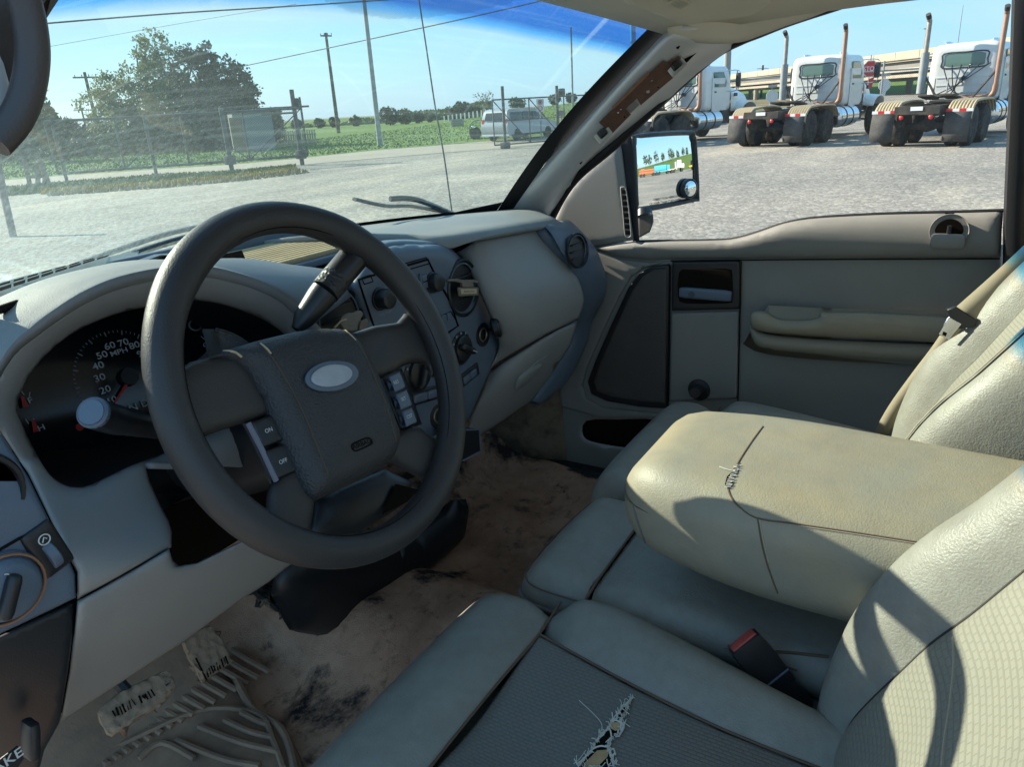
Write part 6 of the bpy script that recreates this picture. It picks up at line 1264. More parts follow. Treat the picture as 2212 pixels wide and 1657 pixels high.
def mesh_panel(a, b, z0, z1, parent, name='chain_link_mesh'):
    o = obj(name, [a+Vector((0, 0, z0)), b+Vector((0, 0, z0)), b+Vector((0, 0, z1)), a+Vector((0, 0, z1))], [(0, 1, 2, 3)], M['chain_link'], parent, smooth=0); uv = o.data.uv_layers.new(name='UVMap'); L = (b-a).length
    for lp, c in zip(o.data.loops, ((0, 0), (L, 0), (L, z1-z0), (0, z1-z0))): uv.data[lp.index].uv = c
    return o
gA, gB = A(131, 398, z=0), A(668, 356, z=0); gd = (gB-gA).normalized(); gL = (gB-gA).length; gnr = Vector((gd.y, -gd.x, 0))
gate = thing('sliding_gate', 'long dark steel sliding gate with chain link mesh, left of the road entrance', 'gate', tuple(gA)); GZ0, GZ1 = .32, 1.85
for nm, z in (('bottom_rail', GZ0), ('top_rail', GZ1)): obj(nm, *tube([gA+Vector((0, 0, z)), gB+Vector((0, 0, z))], .04, 8), M['gate_steel'], gate)
for k in range(5):
    p = gA.lerp(gB, k/4); obj('upright', *tube([p+Vector((0, 0, GZ0)), p+Vector((0, 0, GZ1+(.35 if k == 4 else .0)))], .035, 8), M['gate_steel'], gate)
    if k < 4: q = gA.lerp(gB, (k+1)/4); obj('brace', *tube([p+Vector((0, 0, GZ0)), q+Vector((0, 0, GZ1))] if k % 2 else [p+Vector((0, 0, GZ1)), q+Vector((0, 0, GZ0))], .022, 6), M['gate_steel'], gate)
mesh_panel(gA, gB, GZ0, GZ1, gate)
for k, (px, py, top, lab) in enumerate(((148, 396, 1.9, 'leftmost slim gate post standing on the grass'), (340, 383, 1.9, 'slim gate post in front of the tall pale tree'), (501, 369, 2.0, 'thick gate post with roller box at its foot'), (652, 356, 2.45, 'tall gate post with roller box and round lamp, at gate end'))):
    b_ = A(px, py, z=0)+gnr*.18; t = thing('gate_post', lab, 'post', tuple(b_), 'posts of the sliding gate'); obj('shaft', *tube([b_, b_+Vector((0, 0, top))], .05 if k < 2 else .075, 10), M['gate_steel'], t)
    if k >= 2: obj('roller_box', *rbox(b_+Vector((0, 0, .36)), (.3, .26, .3), .03, 3), M['gate_steel'], t)
    if k == 3:
        obj('guide_rail', *tube([b_+Vector((0, 0, 1.72)), b_-gd*1.1+Vector((0, 0, 1.72))], .035, 6), M['gate_steel'], t); obj('guide_rail', *tube([b_+Vector((0, 0, 1.9))+gd*.5, b_-gd*1.2+Vector((0, 0, 1.9))], .035, 6), M['gate_steel'], t); obj('post_lamp', *rbox(b_+gd*.12+Vector((0, 0, 2.05)), (.18, .18, .26), .08, 4), M['black_plastic'], t)
rA, rB = A(1069, 319, z=0), A(1300, 300, z=0); rd = (rB-rA).normalized(); rA2 = rA; rB2 = rA+rd*6.5
g2 = thing('swing_gate', 'grey steel gate leaf with chain link, in front of the silver van', 'gate', tuple(rA))
for nm, z in (('bottom_rail', .1), ('top_rail', 1.80), ('middle_rail', 1.0)): obj(nm, *tube([rA2+Vector((0, 0, z)), rB2+Vector((0, 0, z))], .028 if nm != 'middle_rail' else .016, 8), M['gate_steel'], g2)
for k in range(5):
    p = rA2.lerp(rB2, k/4); obj('upright', *tube([p+Vector((0, 0, .1)), p+Vector((0, 0, 1.8))], .028, 8), M['gate_steel'], g2)
    if k in (0, 1): q = rA2.lerp(rB2, (k+1)/4); obj('brace', *tube([p+Vector((0, 0, 1.8)), q+Vector((0, 0, .1))], .02, 6), M['gate_steel'], g2)
mesh_panel(rA2, rB2, .1, 1.8, g2)
for px, py, tp, lab in ((1092, 321, 2.25, 'grey gate post in front of the van, with flat foot'), (1206, 309, 2.2, 'dark gate post with lamp box near the windshield pillar')):
    b_ = A(px, py, z=0); t = thing('gate_post', lab, 'post', tuple(b_)); obj('shaft', *tube([b_, b_+Vector((0, 0, tp))], .06, 10), M['gate_steel'], t); obj('foot', *rbox(b_+Vector((0, 0, .12)), (.3, .3, .24), .03, 3), M['gate_steel'], t)
    if px > 1200: obj('lamp_box', *rbox(b_+ex_*.2+Vector((0, 0, 1.95)), (.3, .2, .28), .05, 3), M['black_plastic'], t)
def sign(pxc, pyc, d_, w, h_, name, label, mat, cat='sign', post=True):
    c = A(pxc, pyc, d=d_); t = thing(name, label, cat, (c.x, c.y, max(0, drop(c).z))); fw = Vector((_h.x, _h.y, 0)); n_ = -fw; ex = ex_; ez = Vector((0, 0, 1))
    pl = obj('panel', *prism([c+ex*a+ez*b for a, b in ((-w/2, -h_/2), (w/2, -h_/2), (w/2, h_/2), (-w/2, h_/2))], fw*.02), mat, t)
    if post:
        for k in ([-.42, .42] if w > 1.2 else [0]): obj('post', *tube([Vector((c.x, c.y, drop(c).z))+ex*w*k+fw*.05, c+ex*w*k+fw*.05+ez*h_*.3], .03, 6), M['galv'], t)
    return t, c, ex, ez, pl
M['sign_white'] = pmat('sign_white', (.62, .62, .6), .6); M['sign_red'] = pmat('sign_red', (.5, .03, .03), .5); M['sign_tan'] = pmat('sign_tan', (.36, .32, .25), .8, .2, var=(2, (.28, .24, .18), .6))
t, c, ex, ez, pl = sign(1167, 227, 34, .34, .55, 'parking_sign', 'white sign with two red symbols fixed above the right gate', M['sign_white'])
for dz in (.13, -.13):
    obj('red_ring', *tube([c+ex*.09*math.cos(a)+ez*(dz+.09*math.sin(a))-Vector((_h.x, _h.y, 0))*.01 for a in np.linspace(0, 2*math.pi, 17)[:-1]], .018, 5, closed=True), M['sign_red'], pl)
obj('black_letter', *box(c+ez*.13-Vector((_h.x, _h.y, 0))*.012, (.05, .05, .09)), M['seam'], pl)
sign(1212, 244, 32, .22, .22, 'small_sign', 'small grey notice hanging on the gate post by the pillar', pmat('sign_grey', (.2, .19, .2), .7))
t, c, ex, ez, pl = sign(988, 270, 62, 1.1, 1.0, 'notice_board', 'tan notice board with faded lines standing on the grass slope', M['sign_tan'])
for k in range(5): obj('faded_line', *box(c+ez*(.34-.16*k)-Vector((_h.x, _h.y, 0))*.02, (.5, .5, .04), Matrix.Rotation(.0, 3, 'Z')) if False else prism([c+ex*a+ez*(.34-.16*k+b)-Vector((_h.x, _h.y, 0))*.012 for a, b in ((-.4, -.03), (.4-.1*(k % 2), -.03), (.4-.1*(k % 2), .03), (-.4, .03))], Vector((_h.x, _h.y, 0))*.004), pmat('faded', (.2, .17, .14), .9) if k == 0 else bpy.data.materials['faded'], pl)
# row of little white stakes and the low white picket run
for k in range(12):
    p = gp(960+9*k, 88-.5*k)+Vector((0, 0, 0)); o = obj('marker_stake', *box(p+Vector((0, 0, .35)), (.12, .12, .7)), M['sign_white']); tag(o, 'short white stake in a row up the grass slope', 'stake', 'white stakes up the slope')
pk = thing('picket_fence', 'low weathered white picket fence behind the end of sliding gate', 'fence', tuple(gp(640, 45)))
for k in range(14):
    p = gp(608+5.2*k, 45); obj('picket', *box(p+Vector((0, 0, .45)), (.10, .04, .8)), M['sign_tan'], pk)
a, b_ = gp(606, 45), gp(680, 45); obj('picket_rail', *tube([a+Vector((0, .05, .6)), b_+Vector((0, .05, .6))], .03, 6), M['sign_tan'], pk)
# shed behind the gate
sh = gp(540, 40); t = thing('shed', 'small grey metal shed behind the sliding gate under the dark bush', 'shed', tuple(sh)); rz = Matrix.Rotation(math.radians(-32), 3, 'Z')
obj('wall', *box(sh+Vector((0, 0, 1.0)), (2.0, 1.8, 2.0), rz), pmat('shed_grey', (.2, .215, .22), .6, .3, wave=(3, .6, 'X')), t); obj('roof', *box(sh+Vector((0, 0, 2.05)), (2.2, 2.0, .08), rz), M['galv'], t)
obj('door', *box(sh+rz @ Vector((-.9, -.95, .9)), (.6, .06, 1.7), rz), pmat('shed_rust', (.24, .16, .1), .8), t)
# right hand chain link fence
fA, fB = A(1560, 286, z=0), A(2330, 240, z=0); fdv = Vector((fB.x-fA.x, fB.y-fA.y, 0)); fA = Vector((35, 16, 0)); fB = Vector((40, -8, 0)); fdv = (fB-fA).normalized(); fL = (fB-fA).length
fen = thing('chain_link_fence', 'tall chain link fence with steel posts running behind the white trucks', 'fence', tuple(fA))
obj('top_rail', *tube([fA+Vector((0, 0, 2.1)), fB+Vector((0, 0, 2.1))], .035, 8), M['galv'], fen)
for k in range(9): p = fA+fdv*(fL*k/8); obj('fence_post', *tube([p, p+Vector((0, 0, 2.5))], .04, 8), M['galv'], fen)
mesh_panel(fA, fB, .05, 2.1, fen)
# backs of octagonal road signs on the far side, red stop sign
def octo(px, py, d_, r, label, mat, name='road_sign'):
    c = A(px, py, d=d_); fw = Vector((_h.x, _h.y, 0)); g0 = Vector((c.x, c.y, 0)); t = thing(name, label, 'sign', tuple(g0))
    P = [c+ex_*(r*math.cos(a))+Vector((0, 0, r*math.sin(a))) for a in [math.pi/8+k*math.pi/4 for k in range(8)]]; pl = obj('panel', *prism(P, fw*.02), mat, t); obj('post', *tube([g0+fw*.06, c+fw*.06+Vector((0, 0, r+.25))], .035, 6), M['galv'], t)
    return t, c, pl, fw
for px, py, lb in ((1668, 207, 'white back of an octagonal road sign, left of middle truck exhaust'), (1911, 183, 'white back of an octagonal road sign, between middle and right trucks')):
    t, c, pl, fw = octo(px, py, 40, .34, lb, M['sign_white']); obj('lower_plate', *prism([c+ex_*a+Vector((0, 0, z)) for a, z in ((-.12, -.3), (.12, -.3), (.06, -.62), (-.06, -.62))], fw*.02), M['sign_white'], t); obj('upper_plate', *box(c+Vector((0, 0, .5)), (.1, .45, .12)), M['galv'], t)
t, c, pl, fw = octo(1880, 148, 42, .48, 'red stop sign with white border beyond the middle truck', M['sign_white'], 'stop_sign')
P = [c-fw*.006+ex_*(.43*math.cos(a))+Vector((0, 0, .43*math.sin(a))) for a in [math.pi/8+k*math.pi/4 for k in range(8)]]; obj('red_face', *prism(P, fw*.004), M['sign_red'], t)
text('STOP', c-fw*.008, ex_, Vector((0, 0, 1)), .34, M['sign_white'], t, bold=.01)
o = [c+Vector((.0, 0, -.75))+ex_*a+Vector((0, 0, z)) for a, z in ((-.05, .2), (.28, .32), (.20, -.25), (0.05, -.3))]; obj('marker_plate', *prism(o, fw*.02), M['sign_red'], t)
# ------------------------------------------------------------------ overpass
BA, BB = A(1480, 176, d=206), A(2330, 46, d=70); BA.z = BB.z = 5.6; bd = (BB-BA).normalized(); bL = (BB-BA).length; bn_ = Vector((-bd.y, bd.x, 0)); 
if bn_.dot(CAM-BA) > 0: bn_ = -bn_
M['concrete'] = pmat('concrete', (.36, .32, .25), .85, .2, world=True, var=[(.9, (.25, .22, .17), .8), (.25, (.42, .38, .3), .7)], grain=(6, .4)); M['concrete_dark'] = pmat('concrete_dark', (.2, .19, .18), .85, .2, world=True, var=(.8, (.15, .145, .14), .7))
ov = thing('overpass', 'concrete highway overpass with stained parapet crossing behind the white trucks', 'overpass', tuple(Vector((BA.x, BA.y, 0))))
def beam(nm, z0, z1, o0, o1, mat): a, b = Vector((BA.x, BA.y, 0))-bd*60, Vector((BB.x, BB.y, 0))+bd*40; return obj(nm, *prism([a+bn_*o0+Vector((0, 0, z0)), a+bn_*o1+Vector((0, 0, z0)), a+bn_*o1+Vector((0, 0, z1)), a+bn_*o0+Vector((0, 0, z1))], b-a), mat, ov)
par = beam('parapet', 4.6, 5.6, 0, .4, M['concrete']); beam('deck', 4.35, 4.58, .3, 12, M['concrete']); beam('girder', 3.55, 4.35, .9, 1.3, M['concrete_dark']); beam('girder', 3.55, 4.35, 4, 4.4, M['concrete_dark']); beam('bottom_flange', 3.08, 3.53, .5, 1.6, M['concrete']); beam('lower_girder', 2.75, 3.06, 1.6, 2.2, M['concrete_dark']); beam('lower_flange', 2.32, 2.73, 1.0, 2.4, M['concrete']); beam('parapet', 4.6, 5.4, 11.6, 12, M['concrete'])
nseg = int(bL/6)
for k in range(nseg+8):
    p = Vector((BA.x, BA.y, 0))+bd*(6*k-20); obj('parapet_joint', *box(p+Vector((0, 0, 5.1))-bn_*.003, (.06, .06, .96)), M['concrete_dark'], par)
for k in range(7):
    p = Vector((BA.x, BA.y, 0))+bd*(-20+24*k)
    for o_ in (2, 9): obj('column', *cyl(p+bn_*o_, p+bn_*o_+Vector((0, 0, 2.3)), .5, 14), M['concrete'], ov)
    obj('pier_cap', *prism([p+bn_*2.5+bd*-.6+Vector((0, 0, 1.9)), p+bn_*11+bd*-.6+Vector((0, 0, 1.9)), p+bn_*11+bd*-.6+Vector((0, 0, 2.7)), p+bn_*2.5+bd*-.6+Vector((0, 0, 2.7))], bd*1.2), M['concrete'], ov)
e0 = Vector((BA.x, BA.y, 0))+bn_*16
eb = [[e0+bd*s+bn_*o_+Vector((0, 0, z)) for s in np.linspace(-120, bL+80, 20)] for o_, z in ((-3, .0), (2, 1.2), (8, 2.4), (40, 2.8))]
obj('embankment', *grid(eb), M['grass'], kind='structure')
sl2 = [[A(px, yy, d=d_) for px in range(1400, 1760, 30)] for yy, d_ in ((250, 44), (232, 55), (215, 66))]
obj('dirt_bank', *grid([[Vector((p.x, p.y, max(0.01, p.z) if i else 0.01)) for p in r] for i, r in enumerate(sl2)]), pmat('dirt', (.26, .19, .12), .9, .1, world=True, var=(.4, (.12, .14, .04), .8)), kind='structure')
# ------------------------------------------------------------------ semi trucks
M['truck_white'] = pmat('truck_white', (.62, .64, .64), .32, .5, coat=.3, var=(1.2, (.52, .53, .52), .6), dust=((.42, .36, .28), 2.2, .52, .85, .55)); M['tyre'] = pmat('tyre', (.028, .028, .03), .85, .2, dust=((.16, .14, .11), 4, .45, .7, .5)); M['hubm'] = pmat('hub', (.34, .32, .29), .5, .4, metal=.3, var=(8, (.2, .14, .1), .7)); M['frame_black'] = pmat('frame_black', (.035, .033, .032), .7, .3, dust=((.17, .13, .09), 2, .45, .75, .6)); M['copper'] = pmat('copper', (.34, .21, .15), .55, .4, metal=.4, var=(3, (.3, .15, .09), .7)); M['fender'] = pmat('fender', (.5, .4, .25), .6, .4, var=(4, (.4, .31, .2), .6)); M['truck_glass'] = pmat('truck_glass', (.10, .17, .145), .06, .5, coat=.2); M['tank'] = pmat('tank', (.7, .72, .75), .15, .5, metal=1); M['flap'] = pmat('flap', (.045, .045, .047), .8, .3, dust=((.16, .14, .12), 1.5, .45, .8, .6)); M['lamp_red'] = pmat('lamp_red', (.55, .02, .02), .3); M['lamp_white'] = pmat('lamp_white', (.7, .7, .7), .4)
def wheelset(parent, x, y, r, w, rim_in, name='wheel'):
    s = 1 if y > 0 else -1; o = obj(name, *lathe([(r*.58, -w/2), (r*.92, -w/2), (r, -w/2+.04), (r, w/2-.04), (r*.92, w/2), (r*.58, w/2)], (x, y, r), (0, 1, 0), 28), M['tyre'], parent, smooth=50)
    obj('wheel_rim', *lathe([(r*.6, w/2-.01), (r*.55, w/2-.02), (r*.5, w/2-rim_in), (r*.22, w/2-rim_in*.8), (r*.2, w/2-.02), (0, w/2-.01)], (x, y, r), (0, s, 0), 24), M['hubm'], o); return o
def semi(label, loc, yaw):
    t = thing('semi_truck', label, 'truck', (0, 0, 0), 'white semi tractors parked in a row')
    for s in (-1, 1): obj('frame_rail', *box((2.9, s*.43, .95), (8.0, .09, .26)), M['frame_black'], t)
    for x in (-.9, -.1, .7, 1.5, 2.4): obj('crossmember', *box((x, 0, .95), (.12, .8, .2)), M['frame_black'], t)
    obj('rear_crossmember', *box((-1.12, 0, .98), (.08, 1.1, .20)), M['frame_black'], t)
    for x in (0, 1.35):
        obj('axle', *tube([(x, -.95, .52), (x, -.25, .52), (x, 0, .56), (x, .25, .52), (x, .95, .52)], [.07, .08, .2, .08, .07], 12), M['frame_black'], t)
        for s in (-1, 1):
            for y in (.66, 1.0): wheelset(t, x, s*y, .52, .27, .15 if y > .8 else .05)
    for s in (-1, 1):
        prof = [(-.70, .72), (-.68, .86), (-.58, 1.0), (-.42, 1.10), (-.2, 1.15), (.6, 1.17), (1.5, 1.15), (1.75, 1.08), (1.92, .94), (1.97, .8)]
        rows = [[(x, s*(.60+.62*j/24), z+(.030 if j % 3 else -.022)) for j in range(25)] for x, z in cr2(prof, 3)]
        obj('fender', *grid(rows), M['fender'], t, solid=.012, smooth=30)
        obj('mud_flap', *grid([[(-.78-.10*math.sin(v*2.2), s*(.62+.6*u), .90-.74*v) for u in (0, .5, 1)] for v in (0, .33, .66, 1)]), M['flap'], t, solid=.015)
        lb_ = obj('light_bar', *box((-.74, s*.92, .94), (.05, .64, .08)), M['galv'], t)
        for k in range(4): obj('reflector', *box((-.77, s*(.68+.16*k), .94), (.012, .155, .075)), M['lamp_red'] if k % 2 == 0 else M['lamp_white'], lb_)
        obj('tail_lamp', *lathe([(.055, 0), (.055, .03), (.04, .04), (0, .045)], (-1.13, s*.36, .80), (-1, 0, 0), 16), M['lamp_red'], t)
        # tank, steps, exhaust, brace, mirror, door, glass on each side
        tk = obj('fuel_tank', *lathe([(0, 0), (.30, 0), (.34, .03), (.34, 1.57), (.30, 1.6), (0, 1.6)], (2.35, s*.88, .74), (1, 0, 0), 28), M['tank'], t)
        for x in (2.75, 3.35): obj('tank_strap', *lathe([(.345, 0), (.35, .0), (.35, .06), (.345, .06)], (x, s*.88, .74), (1, 0, 0), 28), M['frame_black'], tk)
        obj('cab_step', *box((4.15, s*.95, .55), (.55, .35, .06)), M['galv'], t); obj('step_box', *box((4.35, s*.85, .82), (.5, .4, .5)), M['frame_black'], t)
        st_ = obj('exhaust_stack', *tube(cr([(2.62, s*.98, 1.35), (2.62, s*.98, 2.4), (2.62, s*.98, 3.22), (2.60, s*.98, 3.36), (2.48, s*(.98+.02), 3.5)], 3), .068, 14), M['copper'] if s < 0 else M['hubm'], t); obj('stack_tip', *tube([(2.54, s*.985, 3.43), (2.45, s*1.0, 3.53)], .072, 12), M['frame_black'], st_)
        if s > 0: obj('heat_shield', *tube([(2.6, .98, 1.35), (2.6, .98, 2.5)], .12, 16), M['galv'], st_)
        else: obj('exhaust_elbow', *tube(cr([(2.62, -.98, 1.5), (2.62, -.95, 1.26), (2.62, -.75, 1.16), (2.62, -.1, 1.14)], 4), .085, 12), M['copper'], st_)
        obj('stack_brace', *tube([(2.62, s*.95, 1.9), (2.45, s*.42, 1.1)], .035, 6), M['frame_black'], t)
        obj('door', *rbox((4.02, s*.955, 1.65), (1.05, .05, 1.2), .04, 3), M['truck_white'], t)
        obj('door_window', *prism([(3.62, s*.975, 1.92), (4.45, s*.975, 1.92), (4.50, s*.972, 2.1), (4.3, s*.94, 2.46), (3.62, s*.94, 2.46)], (0, s*.012, 0)), M['truck_glass'], t)
        obj('door_handle', *box((3.7, s*.985, 1.75), (.12, .03, .05)), M['black_plastic'], t)
        mr_ = obj('mirror_bracket', *tube(cr([(4.5, s*.96, 2.5), (4.55, s*1.45, 2.48), (4.55, s*1.5, 2.2), (4.55, s*1.45, 1.8), (4.5, s*.96, 1.75)], 3), .018, 6), M['chrome'], t); obj('mirror_head', *rbox((4.52, s*1.46, 2.15), (.1, .2, .5), .04, 3), M['black_plastic'], mr_)
        wheelset(t, 6.0, s*1.02, .52, .3, .03); obj('front_fender', *loft([[(5.35, s*.55, 1.05), (5.35, s*1.18, .98)], [(5.55, s*.55, 1.32), (5.55, s*1.2, 1.24)], [(6.0, s*.5, 1.42), (6.0, s*1.22, 1.34)], [(6.5, s*.45, 1.3), (6.5, s*1.18, 1.2)], [(6.75, s*.4, 1.05), (6.75, s*1.05, .9)], [(6.8, s*.4, .7), (6.8, s*1.0, .65)]], 3, 3), M['truck_white'], t, solid=.03, smooth=70)
    def cabw(p):
        q = Vector(p); f = max(0, q.z); q.y *= 1-.07*(f/1.0)**2; q.x = q.x-(max(0, q.x)*.30*(f/1.0)**1.5 if q.x > 0 else 0); q.z -= .06*(q.y/1.1)**2 if q.z > 0 else 0
        return q
    obj('cab', *rbox((4.0, 0, 1.88), (1.95, 1.88, 1.66), .16, 9, None, cabw), M['truck_white'], t, smooth=70)
    for z in (1.32, 1.54, 1.76): obj('cab_rib', *box((3.018, 0, z), (.02, 1.4, .03)), M['truck_white'], t)
    obj('rear_window', *rbox((3.045, 0, 2.23), (.05, 1.14, .40), .02, 4), M['truck_glass'], t); obj('window_gasket', *tube(cr([(3.02, y, z) for y, z in ((-.57, 2.03), (0, 2.02), (.57, 2.03), (.59, 2.23), (.57, 2.43), (0, 2.44), (-.57, 2.43), (-.59, 2.23))], 3, True), .022, 6, closed=True), M['frame_black'], t)
    obj('rear_lamp', *lathe([(.07, 0), (.06, .1), (0, .12)], (3.0, -.05, 1.72), (-1, 0, 0), 14), M['black_plastic'], t)
    for y in (-.62, .62): obj('air_horn', *rbox((3.6, y, 2.72), (.35, .16, .12), .05, 3), M['chrome'], t)
    obj('hood', *loft([[(4.9, -.98, 1.0), (4.9, -.95, 1.75), (4.9, -.6, 2.0), (4.9, 0, 2.04), (4.9, .6, 2.0), (4.9, .95, 1.75), (4.9, .98, 1.0)], [(5.9, -.72, 1.0), (5.9, -.70, 1.6), (5.9, -.45, 1.86), (5.9, 0, 1.9), (5.9, .45, 1.86), (5.9, .70, 1.6), (5.9, .72, 1.0)], [(6.75, -.58, .9), (6.75, -.56, 1.45), (6.75, -.36, 1.66), (6.75, 0, 1.7), (6.75, .36, 1.66), (6.75, .56, 1.45), (6.75, .58, .9)], [(6.9, -.5, .8), (6.9, -.5, 1.3), (6.9, -.3, 1.5), (6.9, 0, 1.52), (6.9, .3, 1.5), (6.9, .5, 1.3), (6.9, .5, .8)]], 4, 3), M['truck_white'], t, solid=.03, off=1, smooth=60)
    obj('hood_vent', *box((5.25, -.955, 1.62), (.3, .06, .12), Matrix.Rotation(.24, 3, 'Z')), M['frame_black'], t)
    obj('bumper', *rbox((6.95, 0, .62), (.18, 2.2, .36), .06, 4), M['chrome'], t)
    fw = obj('fifth_wheel', *joinm(rbox((.85, .28, 1.26), (.9, .34, .07), .02, 3, Matrix.Rotation(.12, 3, 'Y')), rbox((.85, -.28, 1.26), (.9, .34, .07), .02, 3, Matrix.Rotation(.12, 3, 'Y')), box((1.15, 0, 1.27), (.35, .6, .06), Matrix.Rotation(.12, 3, 'Y'))), M['frame_black'], t)
    obj('deck_plate', *box((2.3, 0, 1.12), (.8, 1.0, .05)), M['frame_black'], t)
    obj('licence_plate', *box((-1.17, .0, 1.02), (.012, .3, .1)), M['lamp_white'], t)
    hs = []
    for k in range(6):
        y0, y1 = -.7+.25*k, .6-.22*k; hs.append(tube(cr([(2.95, y0, 2.1), (2.75, (y0+y1)/2+.1, 1.55-.04*k), (2.5, y1, 1.25)], 4), .016, 5))
    obj('air_hose', *joinm(*hs), M['black_plastic'], t)
    for y in (.25, .6): obj('hose_post', *tube([(2.55, y, 1.1), (2.55, y, 1.75)], .02, 6), M['galv'], t)
    if loc is not None: t.location = loc; t.rotation_euler = (0, 0, yaw)
    return t
s2 = semi('white semi tractor parked in the middle, hazard strips on its ribbed tan fenders', (22.95, 5.2, 0), -.2); s2.scale = (.92, .92, .92)
s1 = copy_tree(s2); s1['label'] = 'white semi tractor at the left, seen side on above the door mirror'; s1.location = (24.0, 10.0, 0); s1.rotation_euler = (0, 0, -.26)
s3 = copy_tree(s2); s3['label'] = 'white semi tractor at the right, cut off by the door post'; s3.location = (21.7, 1.2, 0); s3.rotation_euler = (0, 0, -.2)
# ------------------------------------------------------------------ silver van and the car behind it
M['van_silver'] = pmat('van_silver', (.40, .43, .46), .35, .5, metal=.25, coat=.4); M['car_glass'] = pmat('car_glass', (.03, .04, .045), .06, .5)
def van(label, loc, yaw):
    t = thing('van', label, 'van', (0, 0, 0)); prof = [(-2.4, .42), (-2.48, .8), (-2.44, 1.1), (-2.36, 1.45), (-2.2, 1.72), (-1.7, 1.79), (-.3, 1.80), (.5, 1.74), (.95, 1.5), (1.45, 1.12), (2.2, .98), (2.55, .8), (2.6, .5), (2.5, .32), (0, .28), (-2.2, .3)]
    P = cr2(prof, 3, True); rows = []
    for y, ins in ((-.96, .10), (-.99, .0), (-.93, 0), (-.5, 0), (0, 0), (.5, 0), (.93, 0), (.99, 0), (.96, .1)):
        r = []
        for x, z in P:
            tw_ = max(0, (z-1.0)/.8); yy = y*(1-.17*tw_) if abs(y) > .6 else y
            r.append(Vector((x*(1-ins*.3), yy, z if ins == 0 else .3+(z-.3)*(1-ins))))
        rows.append(r+[r[0]])
    obj('body', *joinm(grid(rows), (rows[0], [tuple(range(len(P)))]), (rows[-1], [tuple(range(len(P)))[::-1]])), M['van_silver'], t, smooth=50)
    for s in (-1, 1):
        for a in ([(-2.05, 1.12), (-.95, 1.12), (-.95, 1.6), (-1.95, 1.6)], [(-.85, 1.12), (.02, 1.12), (.02, 1.6), (-.85, 1.6)], [(.12, 1.12), (1.2, 1.12), (.75, 1.45), (.45, 1.58), (.12, 1.6)]):
            obj('side_window', *prism([(x, s*(.995-.168*max(0, z-1.0)/.8), z) for x, z in a], (0, s*.008, 0)), M['car_glass'], t)
        for x in (-1.5, 1.65): wheelset(t, x, s*.88, .34, .22, .02)
        obj('tail_lamp', *box((-2.42, s*.85, 1.05), (.08, .14, .4)), M['lamp_red'], t); obj('wheel_arch', *box((0, s*.985, .34), (4.2, .03, .08)), M['black_plastic'], t)
    obj('rear_window', *prism([(-2.46, -.7, 1.18), (-2.46, .7, 1.18), (-2.34, .64, 1.6), (-2.34, -.64, 1.6)], (-.02, 0, 0)), M['car_glass'], t); obj('windshield', *prism([(1.45, -.75, 1.16), (1.45, .75, 1.16), (.9, .66, 1.58), (.9, -.66, 1.58)], (.03, 0, .02)), M['car_glass'], t)
    t.location = loc; t.rotation_euler = (0, 0, yaw); return t
vc = A(1145, 301, z=0); vd = (A(1205, 298, z=0)-A(1121, 306, z=0)); vd.z = 0; van('silver van parked by the road beyond the right gate', (vc.x+.6, vc.y+.9, 0), math.radians(-6)); bpy.data.objects['van'].scale = (.80, .80, .80)
cb = A(1048, 300, z=0); cr_t = thing('car', 'dark grey car nose showing behind the tail of the silver van', 'car', tuple(cb)); fw = Vector((_h.x, _h.y, 0))
obj('body', *loft([[cb+ex_*a+Vector((0, 0, z))+fw*o_ for a, z in ((-.75, .25), (-.8, .55), (-.7, .8), (-.4, .95), (.4, 1.0), (.9, .95))] for o_ in (0, .4, 1.2)], 3, 3), pmat('car_grey', (.09, .1, .11), .35, .5, coat=.4), cr_t, solid=.03); obj('headlight', *rbox(cb+ex_*-.55+Vector((0, 0, .62))-fw*.03, (.2, .2, .16), .06, 3), M['chrome'], cr_t)
for a in (-.5, .5): obj('wheel', *lathe([(.0, 0), (.3, 0), (.32, .04), (.32, .18), (.0, .2)], cb+ex_*a+Vector((0, 0, .32)), fw, 20), M['tyre'], cr_t)
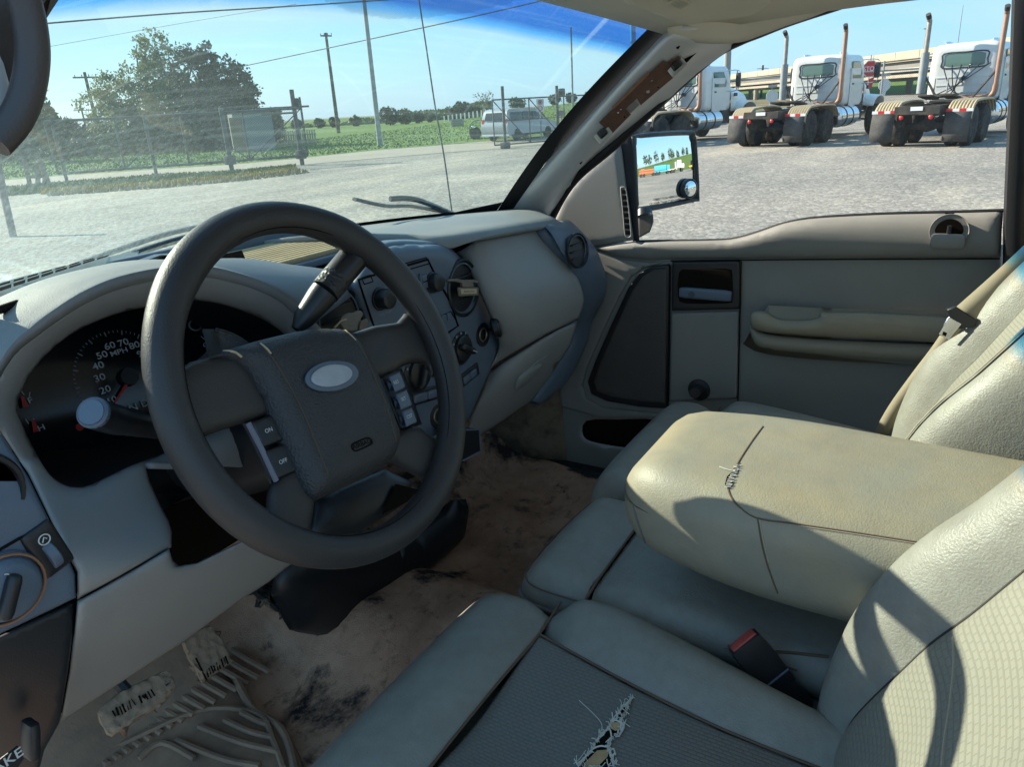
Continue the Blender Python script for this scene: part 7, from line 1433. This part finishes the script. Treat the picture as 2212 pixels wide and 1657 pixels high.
# ------------------------------------------------------------------ what the door mirror shows behind
hr = [[(x, y, z) for x in np.linspace(-60, 160, 12)] for y, z in ((-75, .02), (-100, 3.2), (-140, 8), (-220, 11), (-500, 12))]
hr = [[Vector((x, y, z*(.35+.75*max(0, min(1, (x+20)/90))))) for x, y, z in r] for r in hr]
obj('rear_hill', *grid(hr), M['grass'], kind='structure')
for k in range(22):
    x = -22+6*k+random.uniform(-2, 2); z = 8*(.35+.75*max(0, min(1, (x+20)/90))); b_ = Vector((x, -140+random.uniform(-8, 8), z-.3))
    o = tree('hill_tree', 'dark tree on the hill behind, seen in the door mirror', b_, random.uniform(5, 9), [L_(0, .6, .22, .36), L_(.1, .45, .25, .3)], 260, .5, 'mid', 90+k, .15, group='trees reflected in the door mirror')
def machine(name, label, cat, loc, body, col, cabm=None):
    t = thing(name, label, cat, loc); x0, y0, _ = loc; m_ = pmat(name+'_paint', col, .5)
    for p_, (c, s) in body.items(): obj(p_.split('.')[0], *rbox((x0+c[0], y0+c[1], c[2]), s, .08, 3), cabm if (cabm and p_.startswith('cab')) else m_, t)
    for wx in (-2.2, -1.1, 2.4):
        for s in (-1, 1): obj('wheel', *lathe([(0, -.14), (.5, -.14), (.5, .14), (0, .14)], (x0+wx, y0+s, .5), (0, 1, 0), 16), M['tyre'], t)
    return t
orange = (.5, .07, .02); 
machine('orange_machine', 'orange machine reflected at the left of the door mirror', 'machine', (4.6, -56, 0), {'boom': ((0, 0, 1.7), (5.5, .7, .5)), 'base': ((0, 0, 1.0), (5.6, 2.1, .6)), 'cabin': ((-1.6, .3, 1.6), (1.3, 1.2, 1.2))}, orange)
machine('blue_truck', 'blue tanker truck reflected in middle of the door mirror', 'truck', (10.6, -57, 0), {'tank': ((-.6, 0, 1.9), (5, 2.0, 1.3)), 'base': ((0, 0, .9), (6, 2.0, .4)), 'cab': ((2.7, 0, 1.6), (1.2, 2.1, 1.6))}, (.03, .3, .5))
machine('white_truck', 'white tractor truck reflected in the door mirror beside the blue tanker', 'truck', (16.6, -56, 0), {'cab': ((1.2, 0, 2.1), (1.8, 2.2, 2.0)), 'hood': ((2.7, 0, 1.5), (1.6, 1.7, 1.1)), 'frame': ((-1.2, 0, .95), (5, 1.0, .3)), 'cab_back': ((-.4, 0, 1.9), (.5, 2.2, 1.8))}, (.6, .6, .6))
machine('yellow_truck', 'yellow dump truck reflected at the right of the door mirror', 'truck', (24.5, -50, 0), {'dump_body': ((1.0, 0, 2.3), (4.2, 2.3, 1.7)), 'frame': ((-1.2, 0, 1.0), (6, 1.0, .4)), 'cab': ((-2.3, 0, 1.7), (1.4, 2.2, 1.3))}, (.55, .33, .02), M['frame_black'])
